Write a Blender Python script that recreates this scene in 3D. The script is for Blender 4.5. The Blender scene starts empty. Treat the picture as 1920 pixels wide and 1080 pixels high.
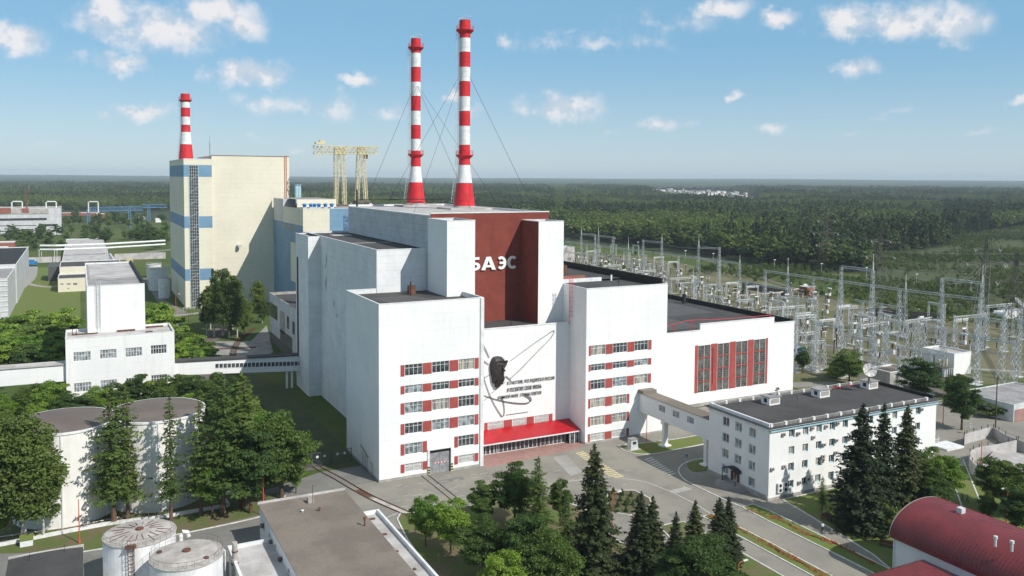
import bpy, math, random
import numpy as np
from mathutils import Matrix, Vector
R = math.radians
sc = bpy.context.scene
col = sc.collection

# ---------------------------------------------------------------- camera
CF, CX, CY, PITCH, ROLL, YAW, CH = 1566.5, 934.85, 419.84, .0549476, .00588296, .465306, 66.0
vF = np.array([math.sin(YAW)*math.cos(PITCH), math.cos(YAW)*math.cos(PITCH), -math.sin(PITCH)])
_r = np.array([math.cos(YAW), -math.sin(YAW), 0.0]); _u = np.cross(_r, vF)
vR = _r*math.cos(ROLL) + _u*math.sin(ROLL); vU = -_r*math.sin(ROLL) + _u*math.cos(ROLL)
camd = bpy.data.cameras.new('camera'); cam = bpy.data.objects.new('camera', camd); col.objects.link(cam)
cam.matrix_world = Matrix(((vR[0], vU[0], -vF[0], 0), (vR[1], vU[1], -vF[1], 0), (vR[2], vU[2], -vF[2], CH), (0, 0, 0, 1)))
camd.sensor_width = 36; camd.lens = CF/1920*36
camd.shift_x = .5 - CX/1920; camd.shift_y = (CY - 540)/1920
camd.clip_start = 1; camd.clip_end = 90000
sc.camera = cam

def ray(x, y): return vF + vR*(x - CX)/CF - vU*(y - CY)/CF
def at(x, y, z=None, X=None, Y=None):
    """surveying helper: point of a plane (z, X or Y constant) seen at photo pixel x, y (1920 px wide)"""
    d = ray(x, y)
    t = (z - CH)/d[2] if z is not None else (X/d[0] if X is not None else Y/d[1])
    return Vector((d[0]*t, d[1]*t, CH + d[2]*t))
def proj(X, Y, Z):
    q = np.array([X, Y, Z - CH]); w = q @ vF
    return CX + CF*(q @ vR)/w, CY - CF*(q @ vU)/w, w
def hgt(p, ty):
    lo, hi = 0, 200
    for _ in range(30):
        m = (lo + hi)/2
        if proj(p[0], p[1], m)[1] > ty: lo = m
        else: hi = m
    return lo

# ---------------------------------------------------------------- world and sun
SUN_EL = R(42); SUN_AZ = math.atan2(.47, -.89)
sun_dir = Vector((math.sin(SUN_AZ)*math.cos(SUN_EL), math.cos(SUN_AZ)*math.cos(SUN_EL), math.sin(SUN_EL)))
sd = bpy.data.lights.new('sun', 'SUN'); sd.energy = 4.5; sd.angle = R(.5); sd.color = (1, .95, .88)
so = bpy.data.objects.new('sun', sd); col.objects.link(so)
so.rotation_euler = sun_dir.to_track_quat('Z', 'Y').to_euler()
sc.view_settings.view_transform = 'Standard'; sc.view_settings.look = 'None'
sc.view_settings.exposure = .14; sc.view_settings.gamma = 1

class NT:
    """small node tree writer"""
    def __init__(s, tree): s.t = tree; s.t.nodes.clear()
    def n(s, kind, ins=None, **kw):
        nd = s.t.nodes.new(kind)
        for k, v in kw.items(): setattr(nd, k, v)
        for k, v in (ins or {}).items():
            so = nd.inputs[k]
            if isinstance(v, bpy.types.NodeSocket): s.t.links.new(v, so)
            else: so.default_value = v
        return nd
    def math(s, op, a, b=0.0, c=None, clamp=False):
        i = {0: a, 1: b}
        if c is not None: i[2] = c
        return s.n('ShaderNodeMath', i, operation=op, use_clamp=clamp).outputs[0]
    def mix(s, f, a, b):
        nd = s.n('ShaderNodeMix', {0: f}, data_type='RGBA')
        for k, v in ((6, a), (7, b)):
            if isinstance(v, bpy.types.NodeSocket): s.t.links.new(v, nd.inputs[k])
            else: nd.inputs[k].default_value = (*v, 1) if len(v) == 3 else v
        return nd.outputs[2]
    def ss(s, v, a, b, o0=0.0, o1=1.0):
        return s.n('ShaderNodeMapRange', {0: v, 1: a, 2: b, 3: o0, 4: o1}, interpolation_type='SMOOTHSTEP').outputs[0]

world = bpy.data.worlds.new('World'); sc.world = world; world.use_nodes = True
SKY_STR = .15
def build_world():
    w = NT(world.node_tree)
    sky = w.n('ShaderNodeTexSky', sky_type='NISHITA', sun_disc=False, sun_elevation=SUN_EL, sun_rotation=SUN_AZ,
              air_density=1.0, dust_density=.25, ozone_density=3.5, altitude=0)
    tc = w.n('ShaderNodeTexCoord').outputs['Generated']
    sep = w.n('ShaderNodeSeparateXYZ', {0: tc})
    az = w.math('ARCTAN2', sep.outputs[0], sep.outputs[1]); el = w.math('ARCSINE', sep.outputs[2])
    ae = w.n('ShaderNodeCombineXYZ', {0: az, 1: el}).outputs[0]
    wn = w.n('ShaderNodeTexNoise', {'Vector': ae, 'Scale': 30.0, 'Detail': 4.0, 'Roughness': .6})
    wv = w.n('ShaderNodeVectorMath', {0: wn.outputs['Color'], 1: (.5, .5, .5)}, operation='SUBTRACT').outputs[0]
    wv = w.n('ShaderNodeVectorMath', {0: wv, 3: .035}, operation='SCALE').outputs[0]
    aew = w.n('ShaderNodeVectorMath', {0: ae, 1: wv}, operation='ADD').outputs[0]
    cl = [(30, 66, 62, 34, 1), (205, 30, 85, 50, .85), (300, 52, 150, 56, .85), (400, 22, 110, 30, 1), (455, 52, 60, 32, .95), (340, 62, 70, 24, .9), (225, 116, 82, 24, .8),
          (470, 140, 95, 30, 1), (275, 208, 66, 20, .85), (195, 216, 24, 10, .7), (505, 192, 80, 24, .6), (628, 202, 62, 34, .72), (560, 195, 60, 14, .5),
          (676, 150, 40, 12, .85), (735, 210, 70, 26, .7), (850, 186, 44, 18, .8), (1055, 200, 98, 34, .92), (1355, 12, 66, 22, 1),
          (1462, 34, 46, 20, .9), (1600, 36, 90, 32, .9), (1680, 42, 130, 38, 1), (1795, 48, 66, 42, 1), (1608, 129, 48, 20, .9), (1377, 182, 26, 13, .85),
          (1448, 240, 36, 16, .7), (1240, 232, 110, 16, .55), (1670, 207, 50, 12, .65), (948, 75, 28, 16, .6), (1120, 78, 230, 24, .50), (1260, 42, 190, 40, .46), (1060, 60, 120, 14, .45),
          (885, 209, 32, 14, .7), (568, 274, 36, 13, .5), (1915, 188, 34, 10, .7), (480, 258, 60, 12, .35), (90, 272, 40, 12, .4), (1160, 246, 40, 9, .5), (1590, 250, 50, 10, .4), (1840, 242, 40, 12, .45)]
    cur = None
    for (x, y, rx, ry, wt) in cl:
        d = ray(x, y); d = d/np.linalg.norm(d)
        a, e = math.atan2(d[0], d[1]), math.asin(d[2])
        sx, sy = CF/(rx*1.25), CF/(ry*1.35)
        mp = w.n('ShaderNodeMapping', {0: aew, 1: (-a*sx, -e*sy, 0), 3: (sx, sy, 1)}, vector_type='POINT').outputs[0]
        g = w.n('ShaderNodeTexGradient', {0: mp}, gradient_type='SPHERICAL').outputs['Fac']
        # flat base: fade quickly below the centre
        g = w.math('MULTIPLY', g, wt)
        cur = g if cur is None else w.math('MAXIMUM', cur, g)
    ns = w.n('ShaderNodeTexNoise', {'Vector': ae, 'Scale': 30.0, 'Detail': 8.0, 'Roughness': .56}).outputs['Fac']
    up = w.n('ShaderNodeVectorMath', {0: ae, 1: (.004, .010, 0)}, operation='ADD').outputs[0]
    ns2 = w.n('ShaderNodeTexNoise', {'Vector': up, 'Scale': 34.0, 'Detail': 5.0, 'Roughness': .6}).outputs['Fac']
    dn = w.math('ADD', cur, w.math('MULTIPLY', w.math('SUBTRACT', ns, .5), 1.12))
    dens = w.ss(dn, .18, .86); dens = w.math('MULTIPLY', dens, w.ss(cur, 0.03, .4))
    sh = w.ss(w.math('SUBTRACT', ns, ns2), -.10, .09)
    ccol = w.mix(sh, (3.7, 4.15, 4.7), (5.5, 5.35, 5.4))  # sunward and shaded parts of the clouds are painted as two colours
    dens = w.math('MULTIPLY', dens, .92)
    g1 = w.mix(w.ss(el, .0, .16), (2.6, 3.5, 4.2), (1.2, 2.65, 3.9)); g1 = w.mix(w.ss(el, .17, .5), g1, (2.3, 2.85, 3.3))
    base = w.mix(.78, sky.outputs[0], g1)
    out = w.mix(dens, base, ccol)
    bg = w.n('ShaderNodeBackground', {0: out, 1: SKY_STR})
    o = w.n('ShaderNodeOutputWorld', {0: bg.outputs[0]})
build_world()

# ---------------------------------------------------------------- materials
def mat(name, c, c2=None, scale=.5, rough=.8, fine=0.0, metal=0.0, spec=.3, bump=0.0, bscale=4.0, obj=False, streak=0.0, brick=None, contrast=(.35, .65), coat=0.0):
    m = bpy.data.materials.new(name); m.use_nodes = True; w = NT(m.node_tree)
    if obj: P = w.n('ShaderNodeTexCoord').outputs['Object']
    else: P = w.n('ShaderNodeNewGeometry').outputs['Position']
    c2 = c2 or tuple(v*.82 for v in c)
    n1 = w.n('ShaderNodeTexNoise', {'Vector': P, 'Scale': scale, 'Detail': 6.0, 'Roughness': .62}).outputs['Fac']
    out = w.mix(w.ss(n1, *contrast), c, c2)
    if fine:
        n2 = w.n('ShaderNodeTexNoise', {'Vector': P, 'Scale': 9.0*scale + 2, 'Detail': 3.0}).outputs['Fac']
        out = w.mix(w.math('MULTIPLY', w.ss(n2, .45, .75), fine), out, tuple(v*.45 for v in c))
    if streak:
        mp = w.n('ShaderNodeMapping', {0: P, 3: (1.2, 1.2, .07)}).outputs[0]
        n3 = w.n('ShaderNodeTexNoise', {'Vector': mp, 'Scale': 1.0, 'Detail': 5.0, 'Roughness': .7}).outputs['Fac']
        out = w.mix(w.math('MULTIPLY', w.ss(n3, .5, .78), streak), out, tuple(v*.55 for v in c))
    if brick:  # panel joints: (width, height, joint size, strength)
        s = w.n('ShaderNodeSeparateXYZ', {0: P})
        v = w.n('ShaderNodeCombineXYZ', {0: w.math('ADD', s.outputs[0], s.outputs[1]), 1: s.outputs[2]}).outputs[0]
        bt = w.n('ShaderNodeTexBrick', {'Vector': v, 'Scale': 1.0, 'Mortar Size': brick[2], 'Brick Width': brick[0], 'Row Height': brick[1], 'Mortar Smooth': .3,
                 'Color1': (1, 1, 1, 1), 'Color2': (.95, .95, .95, 1), 'Mortar': (0, 0, 0, 1)}, offset=0.0 if brick[3] < 0 else .5)
        jn = w.n('ShaderNodeTexNoise', {'Vector': P, 'Scale': .35, 'Detail': 4.0}).outputs['Fac']
        f = w.math('MULTIPLY', bt.outputs['Fac'], w.math('MULTIPLY', w.ss(jn, .38, .62), abs(brick[3])))
        out = w.mix(f, out, tuple(v_*.3 for v_ in c))
    b = w.n('ShaderNodeBsdfPrincipled', {'Base Color': out, 'Roughness': rough, 'Metallic': metal, 'Specular IOR Level': spec})
    if coat: b.inputs['Coat Weight'].default_value = coat
    if bump:
        nb = w.n('ShaderNodeTexNoise', {'Vector': P, 'Scale': bscale, 'Detail': 5.0}).outputs['Fac']
        bp = w.n('ShaderNodeBump', {'Height': nb, 'Strength': bump, 'Distance': .05})
        w.t.links.new(bp.outputs[0], b.inputs['Normal'])
    w.n('ShaderNodeOutputMaterial', {0: b.outputs[0]})
    return m

def leafmat(name, c, c2, trans=.25, oscale=.35, wscale=None):
    m = bpy.data.materials.new(name); m.use_nodes = True; w = NT(m.node_tree)
    P = w.n('ShaderNodeTexCoord').outputs['Object']
    rnd = w.n('ShaderNodeObjectInfo').outputs['Random']
    n1 = w.n('ShaderNodeTexNoise', {'Vector': P, 'Scale': oscale*2, 'Detail': 3.0, 'Roughness': .7}).outputs['Fac']
    f = w.math('ADD', w.math('MULTIPLY', w.math('SUBTRACT', n1, .5), 1.6), rnd)
    f = w.ss(f, -.1, 1.1)
    if wscale:
        W = w.n('ShaderNodeNewGeometry').outputs['Position']
        n2 = w.n('ShaderNodeTexNoise', {'Vector': W, 'Scale': wscale, 'Detail': 3.0}).outputs['Fac']
        f = w.math('ADD', f, w.math('MULTIPLY', w.math('SUBTRACT', n2, .5), 3.0), clamp=True)
    c_ = w.mix(f, c, c2)
    ri = w.n('ShaderNodeNewGeometry').outputs['Random Per Island']
    c_ = w.mix(w.math('MULTIPLY', ri, .45), c_, tuple(v*.5 for v in c))
    d = w.n('ShaderNodeBsdfPrincipled', {'Base Color': c_, 'Roughness': .6, 'Specular IOR Level': .25})
    t = w.n('ShaderNodeBsdfTranslucent', {0: w.mix(.5, c_, (c2[0]*1.3, c2[1]*1.5, c2[2]*.5))})
    ms = w.n('ShaderNodeMixShader', {0: trans, 1: d.outputs[0], 2: t.outputs[0]})
    w.n('ShaderNodeOutputMaterial', {0: ms.outputs[0]})
    return m

def glassmat(name, c, c2, rough=.12, scale=1.5, stripes=0.0, sc_=(1, 1, 1)):
    m = bpy.data.materials.new(name); m.use_nodes = True; w = NT(m.node_tree)
    P = w.n('ShaderNodeNewGeometry').outputs['Position']
    mp = w.n('ShaderNodeMapping', {0: P, 3: sc_}).outputs[0]
    n1 = w.n('ShaderNodeTexNoise', {'Vector': mp, 'Scale': scale, 'Detail': 2.0}).outputs['Fac']
    out = w.mix(w.ss(n1, .42, .58), c, c2)
    b = w.n('ShaderNodeBsdfPrincipled', {'Base Color': out, 'Roughness': rough, 'Specular IOR Level': .6})
    w.n('ShaderNodeOutputMaterial', {0: b.outputs[0]})
    return m

M = {}
M['white'] = mat('white_painted_panel', (.80, .80, .79), (.74, .75, .75), .12, .75, streak=.3, brick=(6, 1.8, .03, .3))
M['white_worn'] = mat('worn_white_panel', (.74, .75, .76), (.66, .67, .67), .2, .8, streak=.3, brick=(6, 1.8, .045, .5))
M['grey_panel'] = mat('weathered_grey_panel', (.60, .61, .62), (.50, .51, .52), .25, .85, fine=.25, streak=.3, brick=(3, 1.5, .04, .9))
M['tankwhite'] = mat('limewashed_tank_wall', (.78, .77, .73), (.72, .70, .66), .15, .85, streak=.15, brick=(3.2, 2.0, .03, .22))
M['white_plain'] = mat('white_plaster', (.79, .79, .78), (.74, .74, .73), .3, .8, streak=.14)
M['trim'] = mat('white_metal_trim', (.75, .76, .76), (.62, .63, .63), .6, .6, streak=.3)
M['concrete'] = mat('raw_concrete', (.42, .40, .37), (.30, .29, .27), .5, .9, fine=.4)
M['redwall'] = mat('red_brown_painted_panel', (.215, .052, .038), (.175, .040, .030), .3, .85, streak=.35, brick=(6, 1.2, .03, .4))
M['redpanel'] = mat('red_spandrel', (.37, .075, .065), (.30, .058, .05), .5, .7, streak=.2)
M['redpaint'] = mat('chimney_red_paint', (.62, .028, .035), (.52, .022, .03), .4, .5, streak=.25)
M['whitepaint'] = mat('chimney_white_paint', (.78, .78, .78), (.64, .64, .64), .6, .5, streak=.35)
M['canopyred'] = mat('bright_red_metal_sheet', (.47, .008, .016), (.38, .007, .013), .5, .35, spec=.5)
M['roof'] = mat('dark_bitumen_roof', (.075, .073, .072), (.055, .053, .052), .15, .9, fine=.3)
M['roofpatch'] = mat('newer_bitumen_patch', (.10, .097, .098), (.085, .082, .082), .2, .85, fine=.2)
M['roofbrown'] = mat('brown_bitumen_roof', (.215, .182, .150), (.170, .145, .122), .12, .95, fine=.35, contrast=(.4, .6))
M['roofgrey'] = mat('grey_felt_roof', (.34, .33, .33), (.24, .23, .23), .25, .9, fine=.5)
M['rooflight'] = mat('pale_roof_sheet', (.52, .50, .49), (.36, .34, .32), .2, .85, fine=.4)
M['black'] = mat('black_roof_edge_and_shade', (.018, .017, .017), (.03, .028, .026), .5, .7)  # black parts; also painted shade for the inner faces of the east parapets
M['cream'] = mat('cream_panel', (.72, .68, .55), (.66, .62, .50), .06, .75, streak=.08, brick=(12, 2.4, .05, .5))
M['blue'] = mat('muted_blue_panel', (.17, .30, .43), (.15, .26, .38), .1, .6, brick=(12, 2.4, .06, .7))
M['brightblue'] = mat('bright_blue_metal', (.03, .20, .45), (.02, .15, .38), .8, .45)
M['paleblue'] = mat('pale_blue_cornice', (.38, .56, .62), (.32, .48, .55), .5, .7)
M['gantryblue'] = mat('faded_blue_steel', (.10, .22, .38), (.08, .17, .30), .5, .6)
M['yellow'] = mat('crane_cream_yellow_paint', (.66, .60, .40), (.52, .45, .27), .8, .55, fine=.25)
M['rust'] = mat('rusty_brown_steel', (.16, .07, .045), (.10, .05, .035), .8, .8)
M['galv'] = mat('galvanised_steel', (.66, .68, .68), (.48, .50, .50), .5, .55, metal=0, fine=.2)
M['galvd'] = mat('dull_weathered_steel', (.16, .145, .125), (.10, .09, .08), .5, .7)
M['porcelain'] = mat('brown_porcelain', (.13, .075, .05), (.09, .05, .035), 1.5, .3)
M['wire'] = mat('aluminium_wire', (.30, .30, .30), (.22, .22, .22), .5, .5, metal=.5)
M['guy'] = mat('dark_guy_wire', (.05, .05, .055), (.04, .04, .045), .5, .6)
M['orange'] = mat('orange_lamp_post_paint', (.62, .13, .045), (.52, .10, .035), 1, .5)
M['asphalt'] = mat('worn_grey_asphalt', (.265, .25, .212), (.212, .202, .175), .12, .92, fine=.25, bump=.1)
M['asphaltd'] = mat('dark_asphalt', (.21, .205, .19), (.17, .167, .155), .2, .92, fine=.2)
M['asphaltpatch'] = mat('patched_asphalt', (.20, .192, .168), (.235, .225, .195), .4, .92, fine=.2)
M['asphaltl'] = mat('pale_paving_slab', (.33, .32, .30), (.27, .26, .245), .3, .9, brick=(1, 1, .02, .3))
M['kerb'] = mat('whitewashed_kerb', (.66, .65, .62), (.48, .47, .45), .8, .85)
M['paint'] = mat('white_road_paint', (.55, .55, .53), (.34, .34, .32), 1.5, .8, contrast=(.4, .7))
M['paintY'] = mat('faded_yellow_road_paint', (.62, .54, .28), (.42, .38, .24), 1.2, .8)
M['porchred'] = mat('reddish_paving', (.36, .21, .18), (.28, .17, .15), .6, .85, brick=(.8, .8, .02, .4))
M['soil'] = mat('brown_soil', (.115, .09, .062), (.085, .10, .035), .5, .95, fine=.4)
M['tankroof'] = mat('dirty_pale_tank_roof', (.50, .47, .44), (.34, .31, .28), .5, .85, fine=.5)
M['tankgrey'] = mat('grey_brown_tank_roof', (.17, .14, .125), (.135, .112, .10), .12, .9, fine=.25)
M['bark'] = mat('brown_bark', (.11, .075, .05), (.07, .05, .035), 3, .95, obj=True)
M['birchbark'] = mat('white_birch_bark', (.52, .50, .46), (.12, .11, .10), 2.5, .9, obj=True, contrast=(.5, .62))
M['redbark'] = mat('orange_pine_bark', (.16, .095, .065), (.10, .07, .05), 2, .95, obj=True)
M['glass'] = glassmat('dark_window_glass', (.03, .035, .04), (.085, .095, .10))
M['glassc'] = glassmat('curtained_glass', (.40, .38, .31), (.16, .16, .15), .3, 1.2, sc_=(1.6, 1.6, .25))
M['glassl'] = glassmat('painted_reflection_glass', (.30, .34, .36), (.12, .14, .15), .2, 1.0)  # pale reflection is mixed into the base colour of the pane
M['glassb'] = glassmat('blinds_behind_glass', (.50, .50, .48), (.36, .36, .35), .4, 2.0, sc_=(.4, .4, 3))
M['louvre'] = mat('grey_glass_block', (.17, .16, .145), (.09, .085, .08), 1.2, .4, brick=(1.15, .62, .17, 1.0))
M['teal'] = mat('teal_window_reveal', (.30, .52, .55), (.27, .46, .5), 1, .7)
M['bronze'] = mat('dark_bronze', (.028, .025, .025), (.05, .042, .04), 1.2, .55, metal=.25, bump=.6, bscale=1.2)
M['letter'] = mat('dark_metal_letter', (.03, .028, .028), (.05, .045, .045), 2, .5)
M['sheetred'] = mat('dark_red_metal_roof', (.185, .030, .034), (.14, .024, .028), .25, .42, spec=.5)
M['doorgrey'] = mat('grey_steel_door', (.30, .31, .32), (.20, .20, .21), 1, .6, streak=.5)
M['mesh'] = mat('dark_mesh_gate', (.10, .11, .11), (.07, .075, .075), 1, .7)
M['brickred'] = mat('red_brick', (.34, .13, .09), (.27, .10, .07), .5, .9, brick=(.6, .25, .04, .6))
M['blackpl'] = mat('black_plastic', (.02, .02, .02), (.03, .03, .03), 1, .5)
M['skin'] = mat('skin', (.45, .26, .18), (.40, .23, .16), 3, .6)
M['flower'] = mat('orange_red_blossom', (.40, .075, .025), (.24, .05, .02), 3, .7)

L_dec = leafmat('broadleaf_foliage', (0.045, 0.090, 0.020), (0.140, 0.205, 0.036))
L_decl = leafmat('light_broadleaf_foliage', (0.094, 0.186, 0.024), (0.256, 0.372, 0.046))
L_decd = leafmat('dark_broadleaf_foliage', (0.038, 0.081, 0.021), (0.111, 0.178, 0.034))
L_spr = leafmat('dark_spruce_needles', (0.025, 0.043, 0.017), (0.076, 0.090, 0.028), .08)
L_sprl = leafmat('green_spruce_needles', (0.033, 0.062, 0.021), (0.083, 0.125, 0.032), .12)
L_pine = leafmat('larch_needles', (0.072, 0.122, 0.028), (0.170, 0.240, 0.048), .25)
L_birch = leafmat('birch_foliage', (0.062, 0.105, 0.026), (0.165, 0.225, 0.042), .25)
L_fd = leafmat('forest_broadleaf_foliage', (.072, .118, .030), (.190, .250, .058), .25, .08, .006)
L_fc = leafmat('forest_conifer_foliage', (.042, .072, .030), (.090, .130, .044), .08, .08, .006)

# ---------------------------------------------------------------- mesh building
class MB:
    def __init__(s): s.v = []; s.f = []; s.m = []; s.mats = []; s.cur = 0; s.smooth = False
    def mat(s, m):
        m = M[m] if isinstance(m, str) else m
        if m not in s.mats: s.mats.append(m)
        s.cur = s.mats.index(m); return s
    def face(s, idx): s.f.append(idx); s.m.append(s.cur)
    def poly(s, pts):
        i = len(s.v); s.v += [tuple(p) for p in pts]; s.face(tuple(range(i, i + len(pts)))); return s
    def box(s, x0, y0, z0, x1, y1, z1):
        x0, x1 = sorted((x0, x1)); y0, y1 = sorted((y0, y1)); z0, z1 = sorted((z0, z1))
        i = len(s.v)
        s.v += [(x0,y0,z0),(x1,y0,z0),(x1,y1,z0),(x0,y1,z0),(x0,y0,z1),(x1,y0,z1),(x1,y1,z1),(x0,y1,z1)]
        for q in ((3,2,1,0),(4,5,6,7),(0,1,5,4),(1,2,6,5),(2,3,7,6),(3,0,4,7)): s.face(tuple(i + k for k in q))
        return s
    def bar(s, a, b, w, h=None, n=4):
        a, b = Vector(a), Vector(b); d = b - a
        if d.length < 1e-6: return s
        d.normalize(); up = Vector((0,0,1)) if abs(d.z) < .95 else Vector((1,0,0))
        x = d.cross(up).normalized(); y = x.cross(d); h = h or w; i = len(s.v)
        for p in (a, b):
            for k in range(n):
                t = 2*math.pi*(k + .5)/n; q = p + x*(math.cos(t)*w*.707) + y*(math.sin(t)*h*.707); s.v.append(tuple(q))
        for k in range(n): s.face((i+k, i+(k+1) % n, i+n+(k+1) % n, i+n+k))
        s.face(tuple(i+k for k in reversed(range(n)))); s.face(tuple(i+n+k for k in range(n)))
        return s
    def lathe(s, c, prof, n=24, caps=True):
        """prof: list of (radius, z, material or None)"""
        i0 = len(s.v)
        for (r, z) in [(p[0], p[1]) for p in prof]:
            for k in range(n):
                t = 2*math.pi*k/n; s.v.append((c[0] + r*math.cos(t), c[1] + r*math.sin(t), c[2] + z))
        for j in range(len(prof) - 1):
            if len(prof[j]) > 2 and prof[j][2]: s.mat(prof[j][2])
            for k in range(n): s.face((i0+j*n+k, i0+j*n+(k+1) % n, i0+(j+1)*n+(k+1) % n, i0+(j+1)*n+k))
        if caps:
            s.face(tuple(i0 + k for k in reversed(range(n)))); e = i0 + (len(prof)-1)*n; s.face(tuple(e + k for k in range(n)))
        return s
    def tube(s, pts, r, n=5):
        pts = [Vector(p) for p in pts]; i0 = len(s.v)
        for j, p in enumerate(pts):
            d = (pts[min(j+1, len(pts)-1)] - pts[max(j-1, 0)]).normalized()
            up = Vector((0,0,1)) if abs(d.z) < .95 else Vector((1,0,0))
            x = d.cross(up).normalized(); y = x.cross(d); rr = r[j] if isinstance(r, (list, tuple)) else r
            for k in range(n):
                t = 2*math.pi*k/n; s.v.append(tuple(p + x*(math.cos(t)*rr) + y*(math.sin(t)*rr)))
        for j in range(len(pts) - 1):
            for k in range(n): s.face((i0+j*n+k, i0+j*n+(k+1) % n, i0+(j+1)*n+(k+1) % n, i0+(j+1)*n+k))
        s.face(tuple(i0 + k for k in reversed(range(n)))); e = i0 + (len(pts)-1)*n; s.face(tuple(e + k for k in range(n)))
        return s
    def facade(s, axis, pos, a0, a1, z0, z1, holes, depth=.3, reveal=None, inward=1):
        """wall plane at axis='Y' (pos=y, a = x) or axis='X' (pos=x, a = y) with real openings"""
        base = s.cur
        P = (lambda a, z, d=0: (a, pos + d*inward, z)) if axis == 'Y' else (lambda a, z, d=0: (pos + d*inward, a, z))
        aa = sorted({a0, a1, *[h[0] for h in holes], *[h[2] for h in holes]}); zz = sorted({z0, z1, *[h[1] for h in holes], *[h[3] for h in holes]})
        for i in range(len(aa) - 1):
            for j in range(len(zz) - 1):
                ca, cz = (aa[i]+aa[i+1])/2, (zz[j]+zz[j+1])/2
                if any(h[0] < ca < h[2] and h[1] < cz < h[3] for h in holes): continue
                s.poly([P(aa[i], zz[j]), P(aa[i+1], zz[j]), P(aa[i+1], zz[j+1]), P(aa[i], zz[j+1])])
        if reveal: s.mat(reveal)
        for (h0, k0, h1, k1) in holes:
            for (p, q) in (((h0,k0),(h1,k0)), ((h1,k0),(h1,k1)), ((h1,k1),(h0,k1)), ((h0,k1),(h0,k0))):
                s.poly([P(*p), P(*q), P(*q, depth), P(*p, depth)])
        s.cur = base
        return s
    def obj(s, name, parent=None, loc=None, smooth=False):
        me = bpy.data.meshes.new(name); me.from_pydata(s.v, [], s.f)
        for m in s.mats: me.materials.append(m)
        if len(s.mats) > 1: me.polygons.foreach_set('material_index', s.m)
        if smooth: me.polygons.foreach_set('use_smooth', [True]*len(me.polygons))
        me.update(); o = bpy.data.objects.new(name, me); col.objects.link(o)
        if parent: o.parent = parent
        if loc is not None: o.location = loc
        return o

def tag(o, label=None, cat=None, group=None, kind=None):
    if label: o['label'] = label
    if cat: o['category'] = cat
    if group: o['group'] = group
    if kind: o['kind'] = kind
    return o
def thing(name, label, cat, loc=(0, 0, 0), rz=0, group=None):
    o = bpy.data.objects.new(name, None); col.objects.link(o); o.location = loc; o.rotation_euler = (0, 0, rz); o.empty_display_size = .5
    return tag(o, label, cat, group)
KIDS = {}
def kids(o):
    return list(o.children)
def dup(o, loc=None, rz=None, scale=None, label=None, group=None, parent=None):
    c = o.copy(); col.objects.link(c)
    if parent: c.parent = parent
    if loc is not None: c.location = loc
    if rz is not None: c.rotation_euler = (0, 0, rz)
    if scale is not None: c.scale = scale if isinstance(scale, tuple) else (scale,)*3
    if label: c['label'] = label
    if group: c['group'] = group
    for k in kids(o): dup(k, parent=c)
    return c
def box_thing(*a, **k): return MB()
rnd = random.Random(7)

# ---------------------------------------------------------------- ground, roads
def grass_material():
    m = bpy.data.materials.new('grass_and_scrub_ground'); m.use_nodes = True; w = NT(m.node_tree)
    P = w.n('ShaderNodeNewGeometry').outputs['Position']
    n1 = w.n('ShaderNodeTexNoise', {'Vector': P, 'Scale': .02, 'Detail': 8.0, 'Roughness': .6}).outputs['Fac']
    n2 = w.n('ShaderNodeTexNoise', {'Vector': P, 'Scale': .35, 'Detail': 6.0, 'Roughness': .7}).outputs['Fac']
    n3 = w.n('ShaderNodeTexNoise', {'Vector': P, 'Scale': 3.0, 'Detail': 4.0, 'Roughness': .7}).outputs['Fac']
    c = w.mix(w.ss(n1, .4, .62), (.062, .105, .026), (.105, .125, .040))
    c = w.mix(w.ss(n2, .48, .72), c, (.12, .115, .052))
    c = w.mix(w.math('MULTIPLY', w.ss(n3, .4, .7), .5), c, (.045, .075, .02))
    b = w.n('ShaderNodeBsdfPrincipled', {'Base Color': c, 'Roughness': .95, 'Specular IOR Level': .1})
    bp = w.n('ShaderNodeBump', {'Height': n3, 'Strength': .5, 'Distance': .15}); w.t.links.new(bp.outputs[0], b.inputs['Normal'])
    w.n('ShaderNodeOutputMaterial', {0: b.outputs[0]}); return m
M['ground'] = grass_material()
M['lawn'] = mat('mown_lawn', (.115, .17, .032), (.14, .155, .048), .25, .95, fine=.35, bump=.4, bscale=8)
M['lawnd'] = mat('worn_lawn', (.10, .135, .036), (.15, .12, .07), .2, .95, fine=.35, contrast=(.42, .6))
M['bank'] = mat('grassy_bank', (.05, .085, .025), (.085, .085, .04), .3, .95, fine=.4)
M['yardgrass'] = mat('dry_yard_grass', (.115, .125, .05), (.175, .155, .09), .05, .95, fine=.35, contrast=(.42, .58))
M['gravel'] = mat('track_ballast', (.17, .15, .13), (.12, .105, .09), .8, .95, fine=.5)

def sheet(name, pts, m, z, kind='structure'):
    o = MB().mat(m).poly([(p[0], p[1], z) for p in pts]).obj(name)
    # keep the normal up
    if o.data.polygons[0].normal.z < 0: o.data.flip_normals()
    return tag(o, kind=kind)
def pix(*pp): return [at(x, y, z=0) for x, y in pp]

g = MB().mat('ground')
S_ = 15400
g.poly([(-S_, -1900, 0), (S_, -1900, 0), (S_, S_, 0), (-S_, S_, 0)])
tag(g.obj('ground'), kind='structure')

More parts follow.
